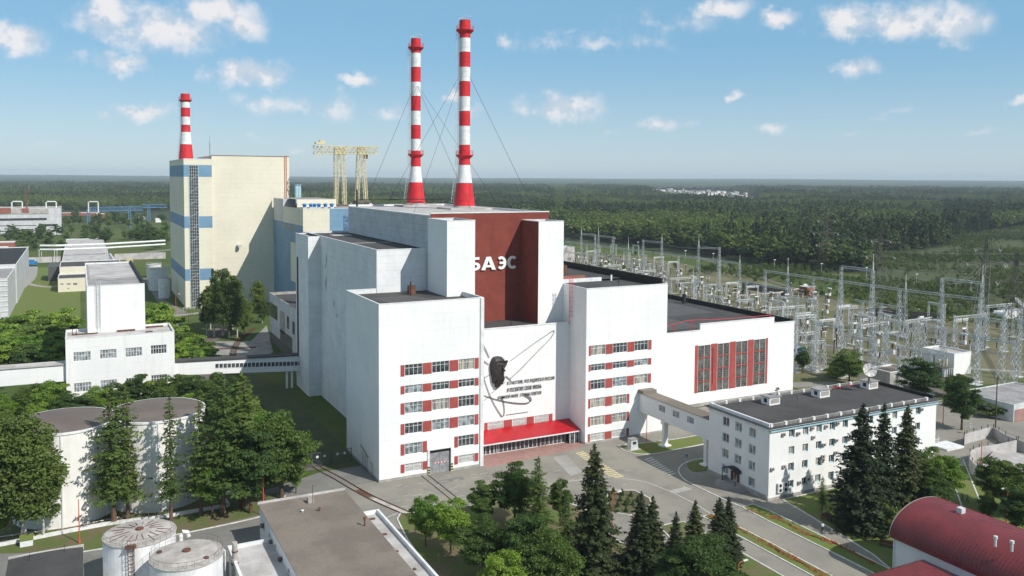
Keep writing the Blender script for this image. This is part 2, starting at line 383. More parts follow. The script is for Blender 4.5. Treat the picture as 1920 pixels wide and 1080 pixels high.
def smoothpts(pts, n=6, closed=False):
    P = [Vector(p) for p in pts]; out = []
    N = len(P)
    rng = range(N if closed else N - 1)
    for i in rng:
        p0 = P[(i-1) % N] if closed or i > 0 else P[i]; p1 = P[i]; p2 = P[(i+1) % N]; p3 = P[(i+2) % N] if closed or i + 2 < N else P[(i+1) % N]
        for k in range(n):
            t = k/n
            out.append(.5*((2*p1) + (p2-p0)*t + (2*p0-5*p1+4*p2-p3)*t*t + (3*p1-p0-3*p2+p3)*t*t*t))
    if not closed: out.append(P[-1])
    return out
def strip(name, pts, w, m, z0, h=0.0, kind='structure'):
    """ribbon along pts; with h > 0 it is a raised kerb of real section"""
    b = MB().mat(m); P = [Vector((p[0], p[1], 0)) for p in pts]; L = []; Rr = []
    for i, p in enumerate(P):
        d = (P[min(i+1, len(P)-1)] - P[max(i-1, 0)]).normalized(); nrm = Vector((-d.y, d.x, 0))
        L.append(p + nrm*w/2); Rr.append(p - nrm*w/2)
    zt = z0 + h
    for i in range(len(P) - 1):
        a, b_, c, d = L[i], L[i+1], Rr[i+1], Rr[i]
        b.poly([(d.x, d.y, zt), (c.x, c.y, zt), (b_.x, b_.y, zt), (a.x, a.y, zt)])
        if h:
            b.poly([(a.x, a.y, z0), (a.x, a.y, zt), (b_.x, b_.y, zt), (b_.x, b_.y, z0)])
            b.poly([(d.x, d.y, z0), (c.x, c.y, z0), (c.x, c.y, zt), (d.x, d.y, zt)])
    return tag(b.obj(name), kind=kind)
def kerb(pts): return strip('kerb', pts, .28, 'kerb', 0, .14)
def lawn(pts, m='lawn', closed_kerb=True, z=.10, name='lawn'):
    sheet(name, pts, m, z)
    if closed_kerb: kerb(list(pts) + [pts[0]])

# plaza: asphalt in front of the plant
sheet('plaza', [(47, 100), (47, 171), (83, 171), (110, 183), (197, 190), (240, 150), (240, 90), (150, 60), (90, 60), (60, 100)], 'asphalt', .010)
sheet('service_yard', [(14, 100), (14, 168), (47.5, 182), (58, 182), (58, 171), (46.9, 171), (46.9, 100)], 'asphaltd', .014)
sheet('service_road', pix((-40, 1060), (0, 1012), (150, 985), (340, 1010), (500, 965), (590, 925), (640, 1000), (430, 1080), (300, 1200), (-60, 1180)), 'asphaltd', .018)
# entrance paving and bands
sheet('porch_paving', [(81.7, 168.2), (108, 171.0), (111, 172.8), (111, 180.5), (81.7, 180.5)], 'porchred', .022)
sheet('paved_band', pix((1036, 857), (1062, 853), (1092, 885), (1070, 893)), 'asphaltl', .022)
cw = MB().mat('paintY')
a0, a1 = at(1079, 850, z=0), at(1093, 846, z=0); b0, b1 = at(1148, 897, z=0), at(1173, 895, z=0)
for k in range(16):
    t0, t1 = k/16, (k + .62)/16
    q = [a0.lerp(b0, t0), a1.lerp(b1, t0), a1.lerp(b1, t1), a0.lerp(b0, t1)]; cw.poly([(p.x, p.y, .026) for p in q])
tag(cw.obj('crosswalk'), kind='structure')
for (A0, A1, B0, B1, n) in (((1207, 862), (1222, 857), (1258, 893), (1270, 890), 10), ((1255, 920), (1268, 925), (1284, 912), (1300, 917), 7)):
    cw = MB().mat('paint'); a0, a1, b0, b1 = [at(*q, z=0) for q in (A0, A1, B0, B1)]
    for k in range(n):
        t0, t1 = k/n, (k + .5)/n
        cw.poly([(p.x, p.y, .026) for p in (a0.lerp(b0, t0), a1.lerp(b1, t0), a1.lerp(b1, t1), a0.lerp(b0, t1))])
    tag(cw.obj('crosswalk'), kind='structure')
strip('road_marking', smoothpts(pix((1052, 905), (1080, 901), (1135, 895), (1175, 898), (1210, 904), (1248, 918), (1298, 942), (1335, 965), (1345, 972))), .22, 'paint', .026)
strip('road_marking', pix((715, 975), (755, 958), (870, 936), (960, 920)), .22, 'paint', .026)
# expansion seams and pale scratches of the asphalt
for k in range(90):
    x, y = rnd.uniform(740, 1180), rnd.uniform(880, 955); p = at(x, y, z=0)
    if p.x < 84 and p.y > 168: continue
    L = rnd.uniform(.8, 2.2); strip('road_scratch', [p, p + Vector((L, rnd.uniform(-.2, .2), 0))], .11, 'paint', .018)
pr = random.Random(12)
for k in range(26):
    x, y = pr.uniform(660, 1420), pr.uniform(868, 1010); p = at(x, y, z=0)
    if (p.y > 166 and p.x < 137) or p.y > 178 or (p.x > 122 and p.y < 147): continue
    w, l, a = pr.uniform(.8, 3.5), pr.uniform(1.5, 7), pr.uniform(-.15, .15); ux, uy = Vector((math.cos(a), math.sin(a))), Vector((-math.sin(a), math.cos(a))); q = Vector((p.x, p.y))
    sheet('asphalt_patch', [q, q + ux*l, q + ux*l + uy*w, q + uy*w], pr.choice(['asphaltd', 'asphaltpatch', 'asphaltpatch']), .0135 + k*.0001)
for k in range(16):
    x, y = pr.uniform(700, 1400), pr.uniform(880, 990); p = at(x, y, z=0)
    if p.y > 167: continue
    pts = [Vector((p.x, p.y))]
    for j in range(7): pts.append(pts[-1] + Vector((pr.uniform(.4, 1.8), pr.uniform(-.7, .7))))
    strip('asphalt_crack', pts, .07, 'black', .0175)
# front lawns
lawn(smoothpts(pix((745, 974), (800, 962), (900, 946), (1010, 936), (1085, 950), (1120, 975), (1146, 1006), (1200, 1040), (1262, 1082), (1330, 1130), (1000, 1180), (850, 1120)), 3, True), 'lawnd')
bed = pix((1138, 920), (1190, 920), (1218, 935), (1222, 946), (1198, 958), (1182, 966), (1142, 960))
lawn(bed, 'soil', name='flower_bed')
lawn(pix((1236, 988), (1254, 983), (1282, 979), (1400, 1042), (1470, 1082), (1560, 1130), (1420, 1180), (1330, 1085)), 'lawnd')
lawn(pix((1318, 969), (1336, 964), (1440, 1016), (1562, 1082), (1640, 1120), (1600, 1140), (1525, 1081), (1440, 1035)), 'lawn')
lawn(pix((1391, 951), (1412, 946), (1440, 957), (1540, 1005), (1652, 1060), (1690, 1080), (1650, 1082), (1622, 1067), (1540, 1026), (1440, 977)), 'lawn')
lawn([(128.5, 124.6), (180, 124.6), (182, 121.3), (188, 119), (183.5, 113.5), (176, 108), (165, 96), (150, 86), (136, 84), (121.5, 92.5), (124, 99), (127.5, 118)], 'lawn')
kerb(smoothpts(pix((1331, 859), (1302, 863), (1282, 870), (1273, 880), (1275, 890), (1290, 904), (1345, 931), (1385, 949), (1392, 951)), 5))
sheet('lawn', smoothpts(pix((1334, 862), (1302, 865), (1288, 872), (1300, 884), (1330, 880)), 3, True), 'lawn', .10)
lawn(smoothpts(pix((1160, 836), (1166, 842), (1185, 850), (1222, 852), (1260, 845), (1345, 828)), 3) + smoothpts(pix((1390, 800), (1335, 812), (1260, 825), (1200, 832)), 2), 'lawn')
sheet('pavement', [(137, 183), (197, 183), (200, 179), (137, 180)], 'asphaltl', .03)
# path on the right and the road behind the office
sheet('garden_lawn', [(181, 140), (181, 121.5), (183.5, 113), (168, 94), (160, 88), (260, 60), (300, 110), (215, 122)], 'lawnd', .014)
pth = pix((1781, 887), (1806, 862), (1850, 972), (1870, 1010), (1835, 1010), (1805, 954))
sheet('footpath', pth, 'asphaltl', .03)
kerb(pix((1781, 887), (1805, 954), (1832, 1010))); kerb(pix((1806, 862), (1850, 972), (1868, 1010)))
strip('road', [at(x, y, z=0) for x, y in ((1480, 722), (1560, 720), (1700, 745), (1752, 775), (1800, 800), (1860, 812), (1960, 800), (2100, 790))], 6.5, 'asphalt', .022)
strip('road', [at(x, y, z=0) for x, y in ((1752, 842), (1800, 858), (1800, 830), (1752, 800))], 7, 'asphalt', .026)
sheet('yard', pix((1750, 840), (1752, 800), (1830, 812), (1920, 820), (1990, 850), (1990, 1000), (1900, 960), (1830, 900), (1790, 880)), 'asphalt', .020)
sheet('switchyard_ground', pix((1040, 470), (1200, 480), (1380, 512), (1440, 530), (1600, 570), (1800, 596), (2000, 600), (2000, 720), (1800, 720), (1600, 720), (1500, 730), (1300, 640), (1200, 560), (1040, 520)), 'yardgrass', .008)
# substation ground stays grass with narrow service roads
for a, b in (((232, 190), (300, 380)), ((236, 160), (420, 640)), ((300, 170), (470, 560))):
    strip('service_lane', [a, b], 4.0, 'gravel', .02)
strip('service_lane', [at(x, y, z=0) for x, y in ((1500, 640), (1650, 660), (1800, 690), (1960, 700))], 3, 'asphaltl', .03)
# left side: bank, tracks, lawns, paths
sheet('grass_bank', [(50, 184), (56.8, 176), (56.8, 262), (46, 300), (38, 300), (44, 230)], 'bank', .012)
sheet('track_bed', [(43, 184), (49.5, 184), (44.5, 230), (41, 300), (47, 345), (60, 380), (54, 384), (40, 350), (34, 300), (38, 230)], 'gravel', .016)
sheet('mown_lawn', pix((0, 600), (20, 505), (110, 500), (150, 545), (152, 612), (60, 612)), 'lawn', .012)
strip('footpath', smoothpts(pix((62, 500), (58, 520), (42, 535), (30, 545))) , 6, 'asphaltl', .02)
strip('footpath', smoothpts(pix((42, 528), (60, 534), (90, 538), (112, 536))), 4, 'asphaltl', .024)
strip('footpath', pix((40, 608), (130, 603), (200, 598)), 3, 'asphaltl', .02)
strip('footpath', pix((272, 520), (310, 580), (335, 620), (345, 650)), 3, 'asphaltd', .02)
sheet('service_road', pix((282, 530), (305, 560), (350, 585), (330, 600), (300, 570), (268, 520)), 'asphaltd', .016)
strip('footpath', pix((330, 592), (380, 586)), 4, 'asphaltl', .024)
sheet('yard', pix((375, 640), (470, 640), (500, 610), (512, 660), (500, 668), (380, 665)), 'asphaltl', .012)
strip('service_road', pix((-40, 498), (60, 492), (160, 490), (300, 470), (420, 460)), 9, 'asphalt', .02)
kerb(pix((-30, 1012), (150, 985), (225, 970)))
kerb(smoothpts(pix((330, 1003), (420, 985), (500, 965), (515, 945), (535, 930)), 3))
kerb(pix((150, 1036), (200, 1028)))
sheet('worn_lawn', pix((-60, 1040), (-60, 960), (60, 990), (220, 960), (420, 930), (520, 925), (500, 962), (340, 1001), (190, 1030), (150, 1034)), 'lawnd', .024)

def track(name, label, pts, gauge=1.52, sl=True, m='rust', z=.03, group=None):
    pts = [Vector((p[0], p[1], 0)) for p in pts]
    t = thing(name, label, 'track', pts[0], group=group); o = pts[0]
    ln = []
    for sgn in (-1, 1):
        q = []
        for i, p in enumerate(pts):
            d = (pts[min(i+1, len(pts)-1)] - pts[max(i-1, 0)]).normalized(); nr = Vector((-d.y, d.x, 0)); q.append(p - o + nr*sgn*gauge/2 + Vector((0, 0, z + .1)))
        b = MB().mat(m); b.tube(q, .11, 4); b.obj('rail', t)
    if sl:
        b = MB().mat('bark'); acc = 0
        for i in range(len(pts) - 1):
            a, c = pts[i], pts[i+1]; L = (c - a).length; d = (c - a).normalized(); nr = Vector((-d.y, d.x, 0)); s = 0
            while s < L:
                p = a - o + d*s; b.bar(p - nr*1.3 + Vector((0, 0, z+.03)), p + nr*1.3 + Vector((0, 0, z+.03)), .22, .12); s += 1.1
        b.obj('sleepers', t)
    return t
track('rail_track', 'rusty rail track leaving the yard beside the tower wall and running past the gate', smoothpts([(57, 150), (52.5, 163), (49.5, 176), (46.5, 190), (42.5, 230), (38.5, 300), (44, 345), (57, 378), (72, 400)]), sl=False)
strip('track_panel', [(57.2, 149.6), (53.0, 162)], 1.3, 'tankroof', .034)
strip('track_panel', [(52.6, 163), (51.4, 168)], 1.2, 'rust', .034)
track('rail_track', 'second rusty rail track curving off behind the covered bridge', smoothpts([(45, 215), (45, 250), (47, 300), (55, 340), (68, 372)]))
track('rail_track', 'pair of flush rails crossing the asphalt to the grey gate door', [(67.3, 170), (67.6, 160), (68, 146)], sl=False, m='black', z=-.06)
track('rail_track', 'short rusty track lying in the grass left of the birches', [(36, 333), (60, 328)])

# ---------------------------------------------------------------- building helpers
def roof_slab(b, x0, y0, x1, y1, z, m='roof', par=.6, pw=.35, pm='trim', sides='NSEW'):
    """roof surface sunk below a parapet; walls are made elsewhere up to z"""
    zr = z - par
    b.mat(m).poly([(x0, y0, zr), (x1, y0, zr), (x1, y1, zr), (x0, y1, zr)])
    b.mat(pm)
    # coping, 3 cm proud of the wall
    e = .06
    if 'S' in sides: b.box(x0 - e, y0 - e, z - .02, x1 + e, y0 + pw, z + .14); b.box(x0 + .01, y0 + .02, zr, x1 - .01, y0 + pw - .03, z - .02)
    if 'N' in sides: b.box(x0 - e, y1 - pw, z - .02, x1 + e, y1 + e, z + .14); b.box(x0 + .01, y1 - pw + .03, zr, x1 - .01, y1 - .02, z - .02)
    if 'W' in sides: b.box(x0 - e, y0 + pw + .003, z - .02, x0 + pw, y1 - pw - .003, z + .137); b.box(x0 + .02, y0 + pw, zr, x0 + pw - .03, y1 - pw, z - .02)
    if 'E' in sides: b.box(x1 - pw, y0 + pw + .003, z - .02, x1 + e, y1 - pw - .003, z + .137); b.box(x1 - pw + .03, y0 + pw, zr, x1 - .02, y1 - pw, z - .02)
def walls(b, x0, y0, x1, y1, z0, z1, m, south=(), west=(), east=(), depth=.3, reveal=None, north=True):
    b.mat(m)
    b.facade('Y', y0, x0, x1, z0, z1, list(south), depth, reveal, 1)
    b.mat(m).facade('X', x0, y0, y1, z0, z1, list(west), depth, reveal, 1)
    b.mat(m).facade('X', x1, y0, y1, z0, z1, list(east), depth, reveal, -1)
    if north: b.mat(m).facade('Y', y1, x0, x1, z0, z1, [], depth, reveal, -1)

PROTO = {}
def window_proto(w, h, cols, rows, glass, frame='trim', fw=.09, upper=None):
    """window facing -Y with its lower left corner at the origin; frame mesh with a pane as sub-part"""
    key = (round(w, 2), round(h, 2), cols, rows, glass, frame, upper)
    if key not in PROTO:
        f = MB().mat(frame)
        for x in (0, w - fw): f.box(x, 0, 0, x + fw, .12, h)
        for z in (0, h - fw): f.box(fw, .003, z, w - fw, .117, z + fw)
        for k in range(1, cols): x = w*k/cols; f.box(x - fw*.45, .006, fw, x + fw*.45, .114, h - fw)
        zs = [h*k/rows for k in range(1, rows)] if upper is None else [h*upper]
        for z in zs: f.box(fw, .015, z - fw*.4, w - fw, .105, z + fw*.4)
        me = f.obj('window').data; o = [q for q in col.objects if q.data is me][0]; col.objects.unlink(o); bpy.data.objects.remove(o)
        p = MB().mat(glass).poly([(fw, .07, fw), (w - fw, .07, fw), (w - fw, .07, h - fw), (fw, .07, h - fw)]); po = p.obj('pane'); pm = po.data; col.objects.unlink(po); bpy.data.objects.remove(po)
        PROTO[key] = (me, pm)
    return PROTO[key]
def window(parent, x, y, z, w, h, cols=4, rows=2, glass='glass', frame='trim', face='S', depth=.2, upper=None, fw=.09, name='window'):
    me, pm = window_proto(w, h, cols, rows, glass, frame, fw, upper)
    o = bpy.data.objects.new(name, me); col.objects.link(o); o.parent = parent
    if face == 'S': o.location = (x, y + depth - .12, z)
    elif face == 'W': o.location = (x + depth - .12, y + w, z); o.rotation_euler = (0, 0, -math.pi/2)
    p = bpy.data.objects.new('pane', pm); col.objects.link(p); p.parent = o
    return o
def ladder(parent, x, y, z0, z1, face='S', m='redpaint', w=.7, cage=True, name='ladder'):
    b = MB().mat(m); d = -.35 if face == 'S' else -.35
    def P(a, q, z): return (x + a, y + q, z) if face == 'S' else (x + q, y + a, z)
    for s in (-w/2, w/2): b.bar(P(s, d, z0), P(s, d, z1), .09)
    z = z0
    while z < z1: b.bar(P(-w/2, d, z), P(w/2, d, z), .06); z += .6
    if cage:
        for s in (-w/2, 0, w/2): b.bar(P(s*1.2, d - .7 + abs(s)*.4, z0 + 2), P(s*1.2, d - .7 + abs(s)*.4, z1 + .9), .05)
        z = z0 + 2
        while z < z1 + 1:
            q = [P(-w*.6, d, z), P(-w*.6, d - .5, z), P(0, d - .75, z), P(w*.6, d - .5, z), P(w*.6, d, z)]
            for i in range(4): b.bar(q[i], q[i+1], .05)
            z += 1.2
    return b.obj(name, parent)

# ---------------------------------------------------------------- main building
def main_building():
    t = thing('power_plant_building', 'huge white stepped power plant block with red window bands and a tall red recess', 'building', (0, 0, 0))
    wr = random.Random(3)
    H = 38.8
    # window bays
    axs = [(62.7, 66.8), (69.1, 73.2), (75.5, 79.4)]
    azs = [(22.7, 25.2), (18.8, 20.6), (14.3, 16.8), (9.8, 12.2), (5.2, 7.7), (1.3, 3.2)]
    cxs = [(112.7, 116.9), (119.2, 123.5), (125.8, 130.0)]
    czs = [(22.1, 24.6), (18.2, 19.9), (13.5, 15.9), (8.9, 11.3), (4.3, 6.7), (.5, 2.4)]
    ah = [(x0, z0, x1, z1) for (z0, z1) in azs for (x0, x1) in axs]
    ah = [h for h in ah if not (h[1] < 6 and 68 < h[0] < 70)] + [(68.5, 0, 73.6, 5.4)]
    ch = [(x0, z0, x1, z1) for j, (z0, z1) in enumerate(czs) for i, (x0, x1) in enumerate(cxs) if not (j > 2 and i == 2)]
    b = MB(); walls(b, 56.8, 170, 81.6, 194.5, 0, H, 'white', south=ah, depth=.35)
    b.mat('trim').box(81.0, 169.78, 0, 81.72, 169.97, H)
    # vertical duct on the corner
    b.mat('trim'); b.bar((80.9, 169.8, 0), (80.9, 169.8, H), .12)
    b.obj('left_tower', t)
    b = MB(); roof_slab(b, 56.8, 170, 81.6, 194.5, H, par=1.0); b.obj('roof', t)
    b = MB(); walls(b, 111.2, 172.9, 136, 226, 0, H, 'white', south=ch, depth=.35); b.obj('right_tower', t)
    b = MB(); roof_slab(b, 111.2, 172.9, 136, 192, H, par=.9, sides='SW'); b.mat('roof').poly([(111.3, 192, H-.5), (136, 192, H-.5), (136, 226, H-.5), (111.3, 226, H-.5)])
    b.mat('trim').box(111.3, 191.6, H-.9, 128, 192.1, H+.1); b.mat('brickred').box(111.4, 192.2, H-.6, 123, 193.0, H+.75)
    b.mat('black').box(135.5, 175, H-1, 136.05, 226, H+1.3); b.obj('roof', t)  # east parapet coloured black to carry the shade of its inner face
    # far left wing and its projecting bay
    b = MB(); walls(b, 64.3, 194, 79.6, 268, 0, 48.3, 'white_worn'); walls(b, 60.6, 247, 64.3, 263, 0, 48.3, 'white_worn')
    b.mat('black').box(60.52, 259.5, 6, 60.6, 261.5, 41)
    b.obj('left_wing', t)
    b = MB(); roof_slab(b, 64.3, 194, 79.6, 268, 48.3, par=.5); b.mat('roof').poly([(60.6, 247, 48.0), (64.3, 247, 48.0), (64.3, 263, 48.0), (60.6, 263, 48.0)])
    b.mat('trim').box(60.5, 247, 48.1, 60.9, 263, 48.45)
    b.mat('rooflight').box(66, 222, 47.82, 79, 222.4, 47.95).box(70, 253, 47.82, 76, 258, 47.9); b.obj('roof', t)
    # reactor hall above, grey panels on its left side, red recess towards the viewer
    b = MB(); b.mat('grey_panel').facade('X', 78.0, 193.2, 264, 48, 56.6, [])
    b.mat('redwall').facade('Y', 193.2, 78, 112, 28, 57.0, [])
    b.mat('white_worn').facade('X', 112, 193.2, 264, 20, 57, [], inward=-1); b.mat('white_worn').facade('Y', 264, 78, 112, 40, 57, [], inward=-1)
    b.obj('reactor_hall', t)
    b = MB().mat('rooflight').poly([(78.3, 193.6, 56.5), (111.7, 193.6, 56.5), (111.7, 264, 56.5), (78.3, 264, 56.5)])
    b.mat('trim').box(78, 193.1, 57.0, 112.1, 193.6, 57.25).box(111.7, 193.6, 56.4, 112.1, 264, 57.1).box(78, 263.6, 56.4, 111.7, 264.05, 57.1)
    # inclined corrugated eave on the left
    k = 193.6
    while k < 262: b.mat('galv').box(77.9, k, 56.35, 79.3, k + 1.9, 56.62); k += 2.3
    b.mat('trim').box(77.86, 193.6, 56.3, 78.02, 263.6, 56.45); b.obj('roof', t)
    # two white pylons with red inner flanks
    b = MB(); walls(b, 77.3, 181, 84.6, 193.2, 37, 55.8, 'white'); b.obj('left_pylon', t)
    b = MB(); roof_slab(b, 77.3, 181, 84.6, 193.2, 55.8, par=.5, pw=.25); b.obj('roof', t)
    b = MB().mat('white').facade('Y', 184.1, 103.8, 111.2, 28, 55, [])
    b.mat('redwall').facade('X', 103.8, 184.1, 193.2, 28, 55, []); b.mat('white').facade('X', 111.2, 184.1, 193.2, 28, 55, [], inward=-1); b.obj('right_pylon', t)
    b = MB(); roof_slab(b, 103.8, 184.1, 111.2, 193.2, 55.0, par=.5, pw=.25); b.obj('roof', t)
    # entrance wall
    bh = [(88.1, 3.9, 92.3, 6.4), (94.8, 3.9, 98.7, 6.4), (101.0, 3.9, 105.1, 6.4)]
    b = MB().mat('white').facade('Y', 180.6, 81.6, 111.2, 0, 29.4, bh, .3); b.obj('entrance_wall', t)
    b = MB().mat('roof').poly([(81.6, 180.6, 28.9), (111.2, 180.6, 28.9), (111.2, 193.2, 28.9), (81.6, 193.2, 28.9)])
    b.mat('trim').box(81.6, 180.5, 29.3, 111.2, 181.0, 29.55); b.mat('white').box(81.7, 180.7, 28.9, 111.1, 180.95, 29.3); b.obj('roof', t)
    for (x0, z0, x1, z1) in bh: window(t, x0, 180.6, z0, x1-x0, z1-z0, 5, 2, 'glassb', upper=.68)
    for a in [h for h in ah if not (h[0] > 68 and h[0] < 69)] + []:
        gk = wr.choice(['glass', 'glass', 'glassc', 'glassl']); gk = 'glassb' if a[1] < 3 else gk
        window(t, a[0], 170, a[1], a[2]-a[0], a[3]-a[1], 4, 2, gk, upper=.68, depth=.28)
    for a in ch:
        gk = wr.choice(['glass', 'glass', 'glassl', 'glassc']); gk = 'glassb' if a[1] < 3 else gk
        window(t, a[0], 172.9, a[1], a[2]-a[0], a[3]-a[1], 4, 2, gk, upper=.68, depth=.28)
    # red spandrels between the windows
    def spandrel(x0, x1, z0, z1, y): MB().mat('redpanel').box(x0, y - .05, z0, x1, y + .1, z1).obj('red_panel', t)
    for j, (z0, z1) in enumerate(azs):
        for (x0, x1) in ((61.7, 62.62), (66.88, 69.0 if j < 4 else 67.9), (73.3 if j < 4 else 74.5, 75.4), (79.5, 80.5)): spandrel(x0, x1, z0, z1, 170)
    for j, (z0, z1) in enumerate(czs):
        for (x0, x1) in ((112.0, 112.62), (117.0, 119.1), (123.6, 125.7 if j < 3 else 124.4)) + (((130.1, 131.1),) if j < 3 else ()): spandrel(x0, x1, z0, z1, 172.9)
    for (x0, x1) in ((87.1, 88.0), (92.4, 94.7), (98.8, 100.9), (105.2, 106.3)): spandrel(x0, x1, 3.9, 6.4, 180.6)
    # grey gate door
    d = MB().mat('doorgrey'); d.box(68.6, 170.3, 0, 71.02, 170.4, 4.6); d.box(71.08, 170.3, 0, 73.5, 170.4, 4.6); d.mat('black').box(68.5, 170.34, 4.6, 73.6, 170.42, 5.4)
    d.mat('trim').box(68.0, 169.8, 0, 68.5, 170.2, 5.7).box(73.6, 169.8, 0, 74.1, 170.2, 5.7).box(68.5, 169.8, 5.4, 73.6, 170.2, 5.7)
    do = d.obj('gate_door', t)
    for k in range(4):
        q = MB().mat('redpaint'); x = 70.0 + k*.75
        q.lathe((0, 0, 0), [(.24, 0), (.24, .03)], 12); q.mat('trim').lathe((0, 0, .004), [(.16, 0), (.16, .035)], 12)
        o = q.obj('round_sign', do, (x, 170.28, 2.3)); o.rotation_euler = (math.pi/2, 0, 0)
    for x in (68.25, 73.85):
        q = MB()
        for k in range(6): q.mat('black' if k % 2 else 'paintY').box(x - .27, 169.76, k*.3, x + .27, 169.795, k*.3 + .3)
        q.obj('striped_bumper', do)
    # turbine hall
    hx = [(159.3, 163.9), (166.5, 171.0), (173.6, 178.1), (180.6, 185.3)]
    hh = [(a, 4.0, c, 17.8) for a, c in hx]
    b = MB().mat('white').facade('Y', 188, 136, 197, 0, 22.2, hh, .3); b.poly([(159.9, 188, 22.2), (188.6, 188, 22.2), (188.6, 188, 24), (159.9, 188, 24)])
    b.facade('X', 197, 188, 340, 0, 22.2, [], inward=-1); b.facade('X', 136, 188, 226, 20, 38, [], inward=-1)
    b.mat('concrete').box(136, 187.7, 0, 197, 187.95, 1.0); b.obj('turbine_hall', t)
    b = MB().mat('roof').poly([(136, 188.2, 21.4), (197, 188.2, 21.4), (197, 340, 21.4), (136, 340, 21.4)]); b.mat('white').box(159.9, 188.003, 22.2, 188.6, 188.4, 23.98)
    b.mat('trim').box(136, 187.9, 22.18, 159.8, 188.4, 22.4).box(159.85, 187.9, 24.0, 188.65, 188.45, 24.2).box(188.7, 187.9, 22.18, 197.1, 188.4, 22.4)
    b.mat('black').box(196.3, 188.5, 21.3, 197.05, 340, 22.9)  # hall's east parapet: shade of the inner side put in as black
    b.obj('roof', t)
    for (x0, x1) in hx:
        w = MB().mat('galv'); 
        for k in range(0, 3): xx = x0 + (x1 - x0)*k/2; w.box(xx - .07, 188.08, 4, xx + .07, 188.2, 17.8)
        wo = w.obj('window', t); p = MB().mat('louvre').poly([(x0, 188.22, 4), (x1, 188.22, 4), (x1, 188.22, 17.8), (x0, 188.22, 17.8)]); p.obj('pane', wo)
        for z in (7.2, 10.6, 14.2): MB().mat('redpanel').box(x0, 188.02, z - .16, x1, 188.13, z + .16).obj('glazing_bar', wo)
    for (x0, x1) in ((158.1, 159.2), (164.0, 166.4), (171.1, 173.5), (178.2, 180.5), (185.4, 186.2)): spandrel(x0, x1, 4.0, 18.0, 188)
    for k in range(4): MB().mat('blackpl').box(164.6, 187.9, 6, 164.8, 187.94, 17).obj('cable_duct', t) if k == 0 else None
    # entrance canopy and glazed front
    c = MB().mat('canopyred'); y0, y1, z0, z1 = 174.6, 180.6, 3.15, 4.6
    c.poly([(81.7, y0, z0), (111.1, y0, z0), (111.1, y1 - .1, z1), (81.7, y1 - .1, z1)]); c.poly([(81.7, y0, z0 - .12), (111.1, y0, z0 - .12), (111.1, y0, z0), (81.7, y0, z0)])
    c.poly([(81.7, y0, z0 - .12), (81.7, y1 - .1, z1 - .12), (111.1, y1 - .1, z1 - .12), (111.1, y0, z0 - .12)])
    k = 82.2
    while k < 111: c.bar((k, y0 + .02, z0 + .03), (k, y1 - .12, z1 + .03), .05); k += .62
    cn = c.obj('entrance_canopy', t); MB().mat('trim').box(81.7, y0 - .1, z0 - .32, 111.1, y0 - .02, z0 - .03).obj('gutter', cn)
    e = MB().mat('trim'); xs = [82 + k*1.16 for k in range(25)]
    for x in xs: e.box(x - .06, 176.3, 0, x + .06, 176.45, 3.4)
    for z in (0.02, 2.4, 3.3): e.box(82, 176.33, z, 110.2, 176.42, z + .1)
    ef = e.obj('entrance_front', t); p = MB().mat('glass').poly([(82, 176.44, 0), (110.2, 176.44, 0), (110.2, 176.44, 3.4), (82, 176.44, 3.4)]); p.obj('pane', ef)
    q = MB().mat('porchred')
    for x in (82.6, 95.5, 106.6): q.box(x, 176.5, .05, x + 1.6, 176.6, 3.3)
    q.mat('concrete')
    q.obj('inner_partition', ef)
    for x in (86.4, 99.9):
        dd = MB().mat('rust' if x > 90 else 'trim').box(x, 176.2, 0, x + .16, 176.32, 2.5).box(x + 1.9, 176.2, 0, x + 2.06, 176.32, 2.5).box(x + .16, 176.2, 2.34, x + 1.9, 176.32, 2.5).box(x + .98, 176.2, 0, x + 1.08, 176.3, 2.34); dd.obj('entrance_door', ef)
    dd = MB().mat('trim').box(108.0, 174.9, 0, 108.15, 175.0, 3.2).box(110.6, 174.9, 0, 110.75, 175.0, 3.2).box(108.15, 174.9, 3.05, 110.6, 175, 3.2).box(109.3, 174.9, 0, 109.45, 175, 3.05); dd.mat('glass').poly([(108.15, 174.97, 0), (110.6, 174.97, 0), (110.6, 174.97, 3.05), (108.15, 174.97, 3.05)]); dd.obj('entrance_door', ef)
    for (x, y, z, w, d, h, m, nm) in ((70.5, 188, 37.8, 1.6, 1.4, 2.2, 'rust', 'roof_hatch'), (70.2, 186.6, 37.8, .25, .25, 3.4, 'black', 'roof_pole'), (121.5, 206, 38.3, 1.7, 1.7, 2.6, 'rust', 'roof_vent'), (124, 206, 38.3, 1.7, 1.7, 2.6, 'rust', 'roof_vent'), (130, 190, 38, .4, .4, 1.6, 'trim', 'vent_pipe'), (127, 182, 38, .15, .15, 1.6, 'black', 'roof_pole'), (153, 262, 21.4, 1.2, 1.2, 3, 'galvd', 'roof_vent'), (193, 236, 21.4, 1, 1, 3.4, 'black', 'roof_vent'), (148, 196, 21.4, .8, .8, .5, 'concrete', 'roof_hatch'), (96, 184, 28.9, .12, .12, 2.4, 'black', 'roof_pole')):
        MB().mat(m).box(x, y, z, x + w, y + d, z + h).obj(nm, t)
    for (y0_, y1_, x0_, x1_) in ((196, 214, 140, 168), (216, 239, 150, 190), (250, 270, 138, 176)): MB().mat('roofpatch').poly([(x0_, y0_, 21.41), (x1_, y0_, 21.41), (x1_, y1_, 21.41), (x0_, y1_, 21.41)]).obj('roof_patch', t)
    MB().mat('roofpatch').poly([(62, 176, 37.82), (74, 176, 37.82), (70, 188, 37.82), (60, 186, 37.82)]).obj('roof_patch', t)
    # ladders and small roof gear belong to the building
    ladder(t, 110.9, 180.3, 29.2, 40.6); ladder(t, 80.2, 193.0, 38.0, 40.2); 
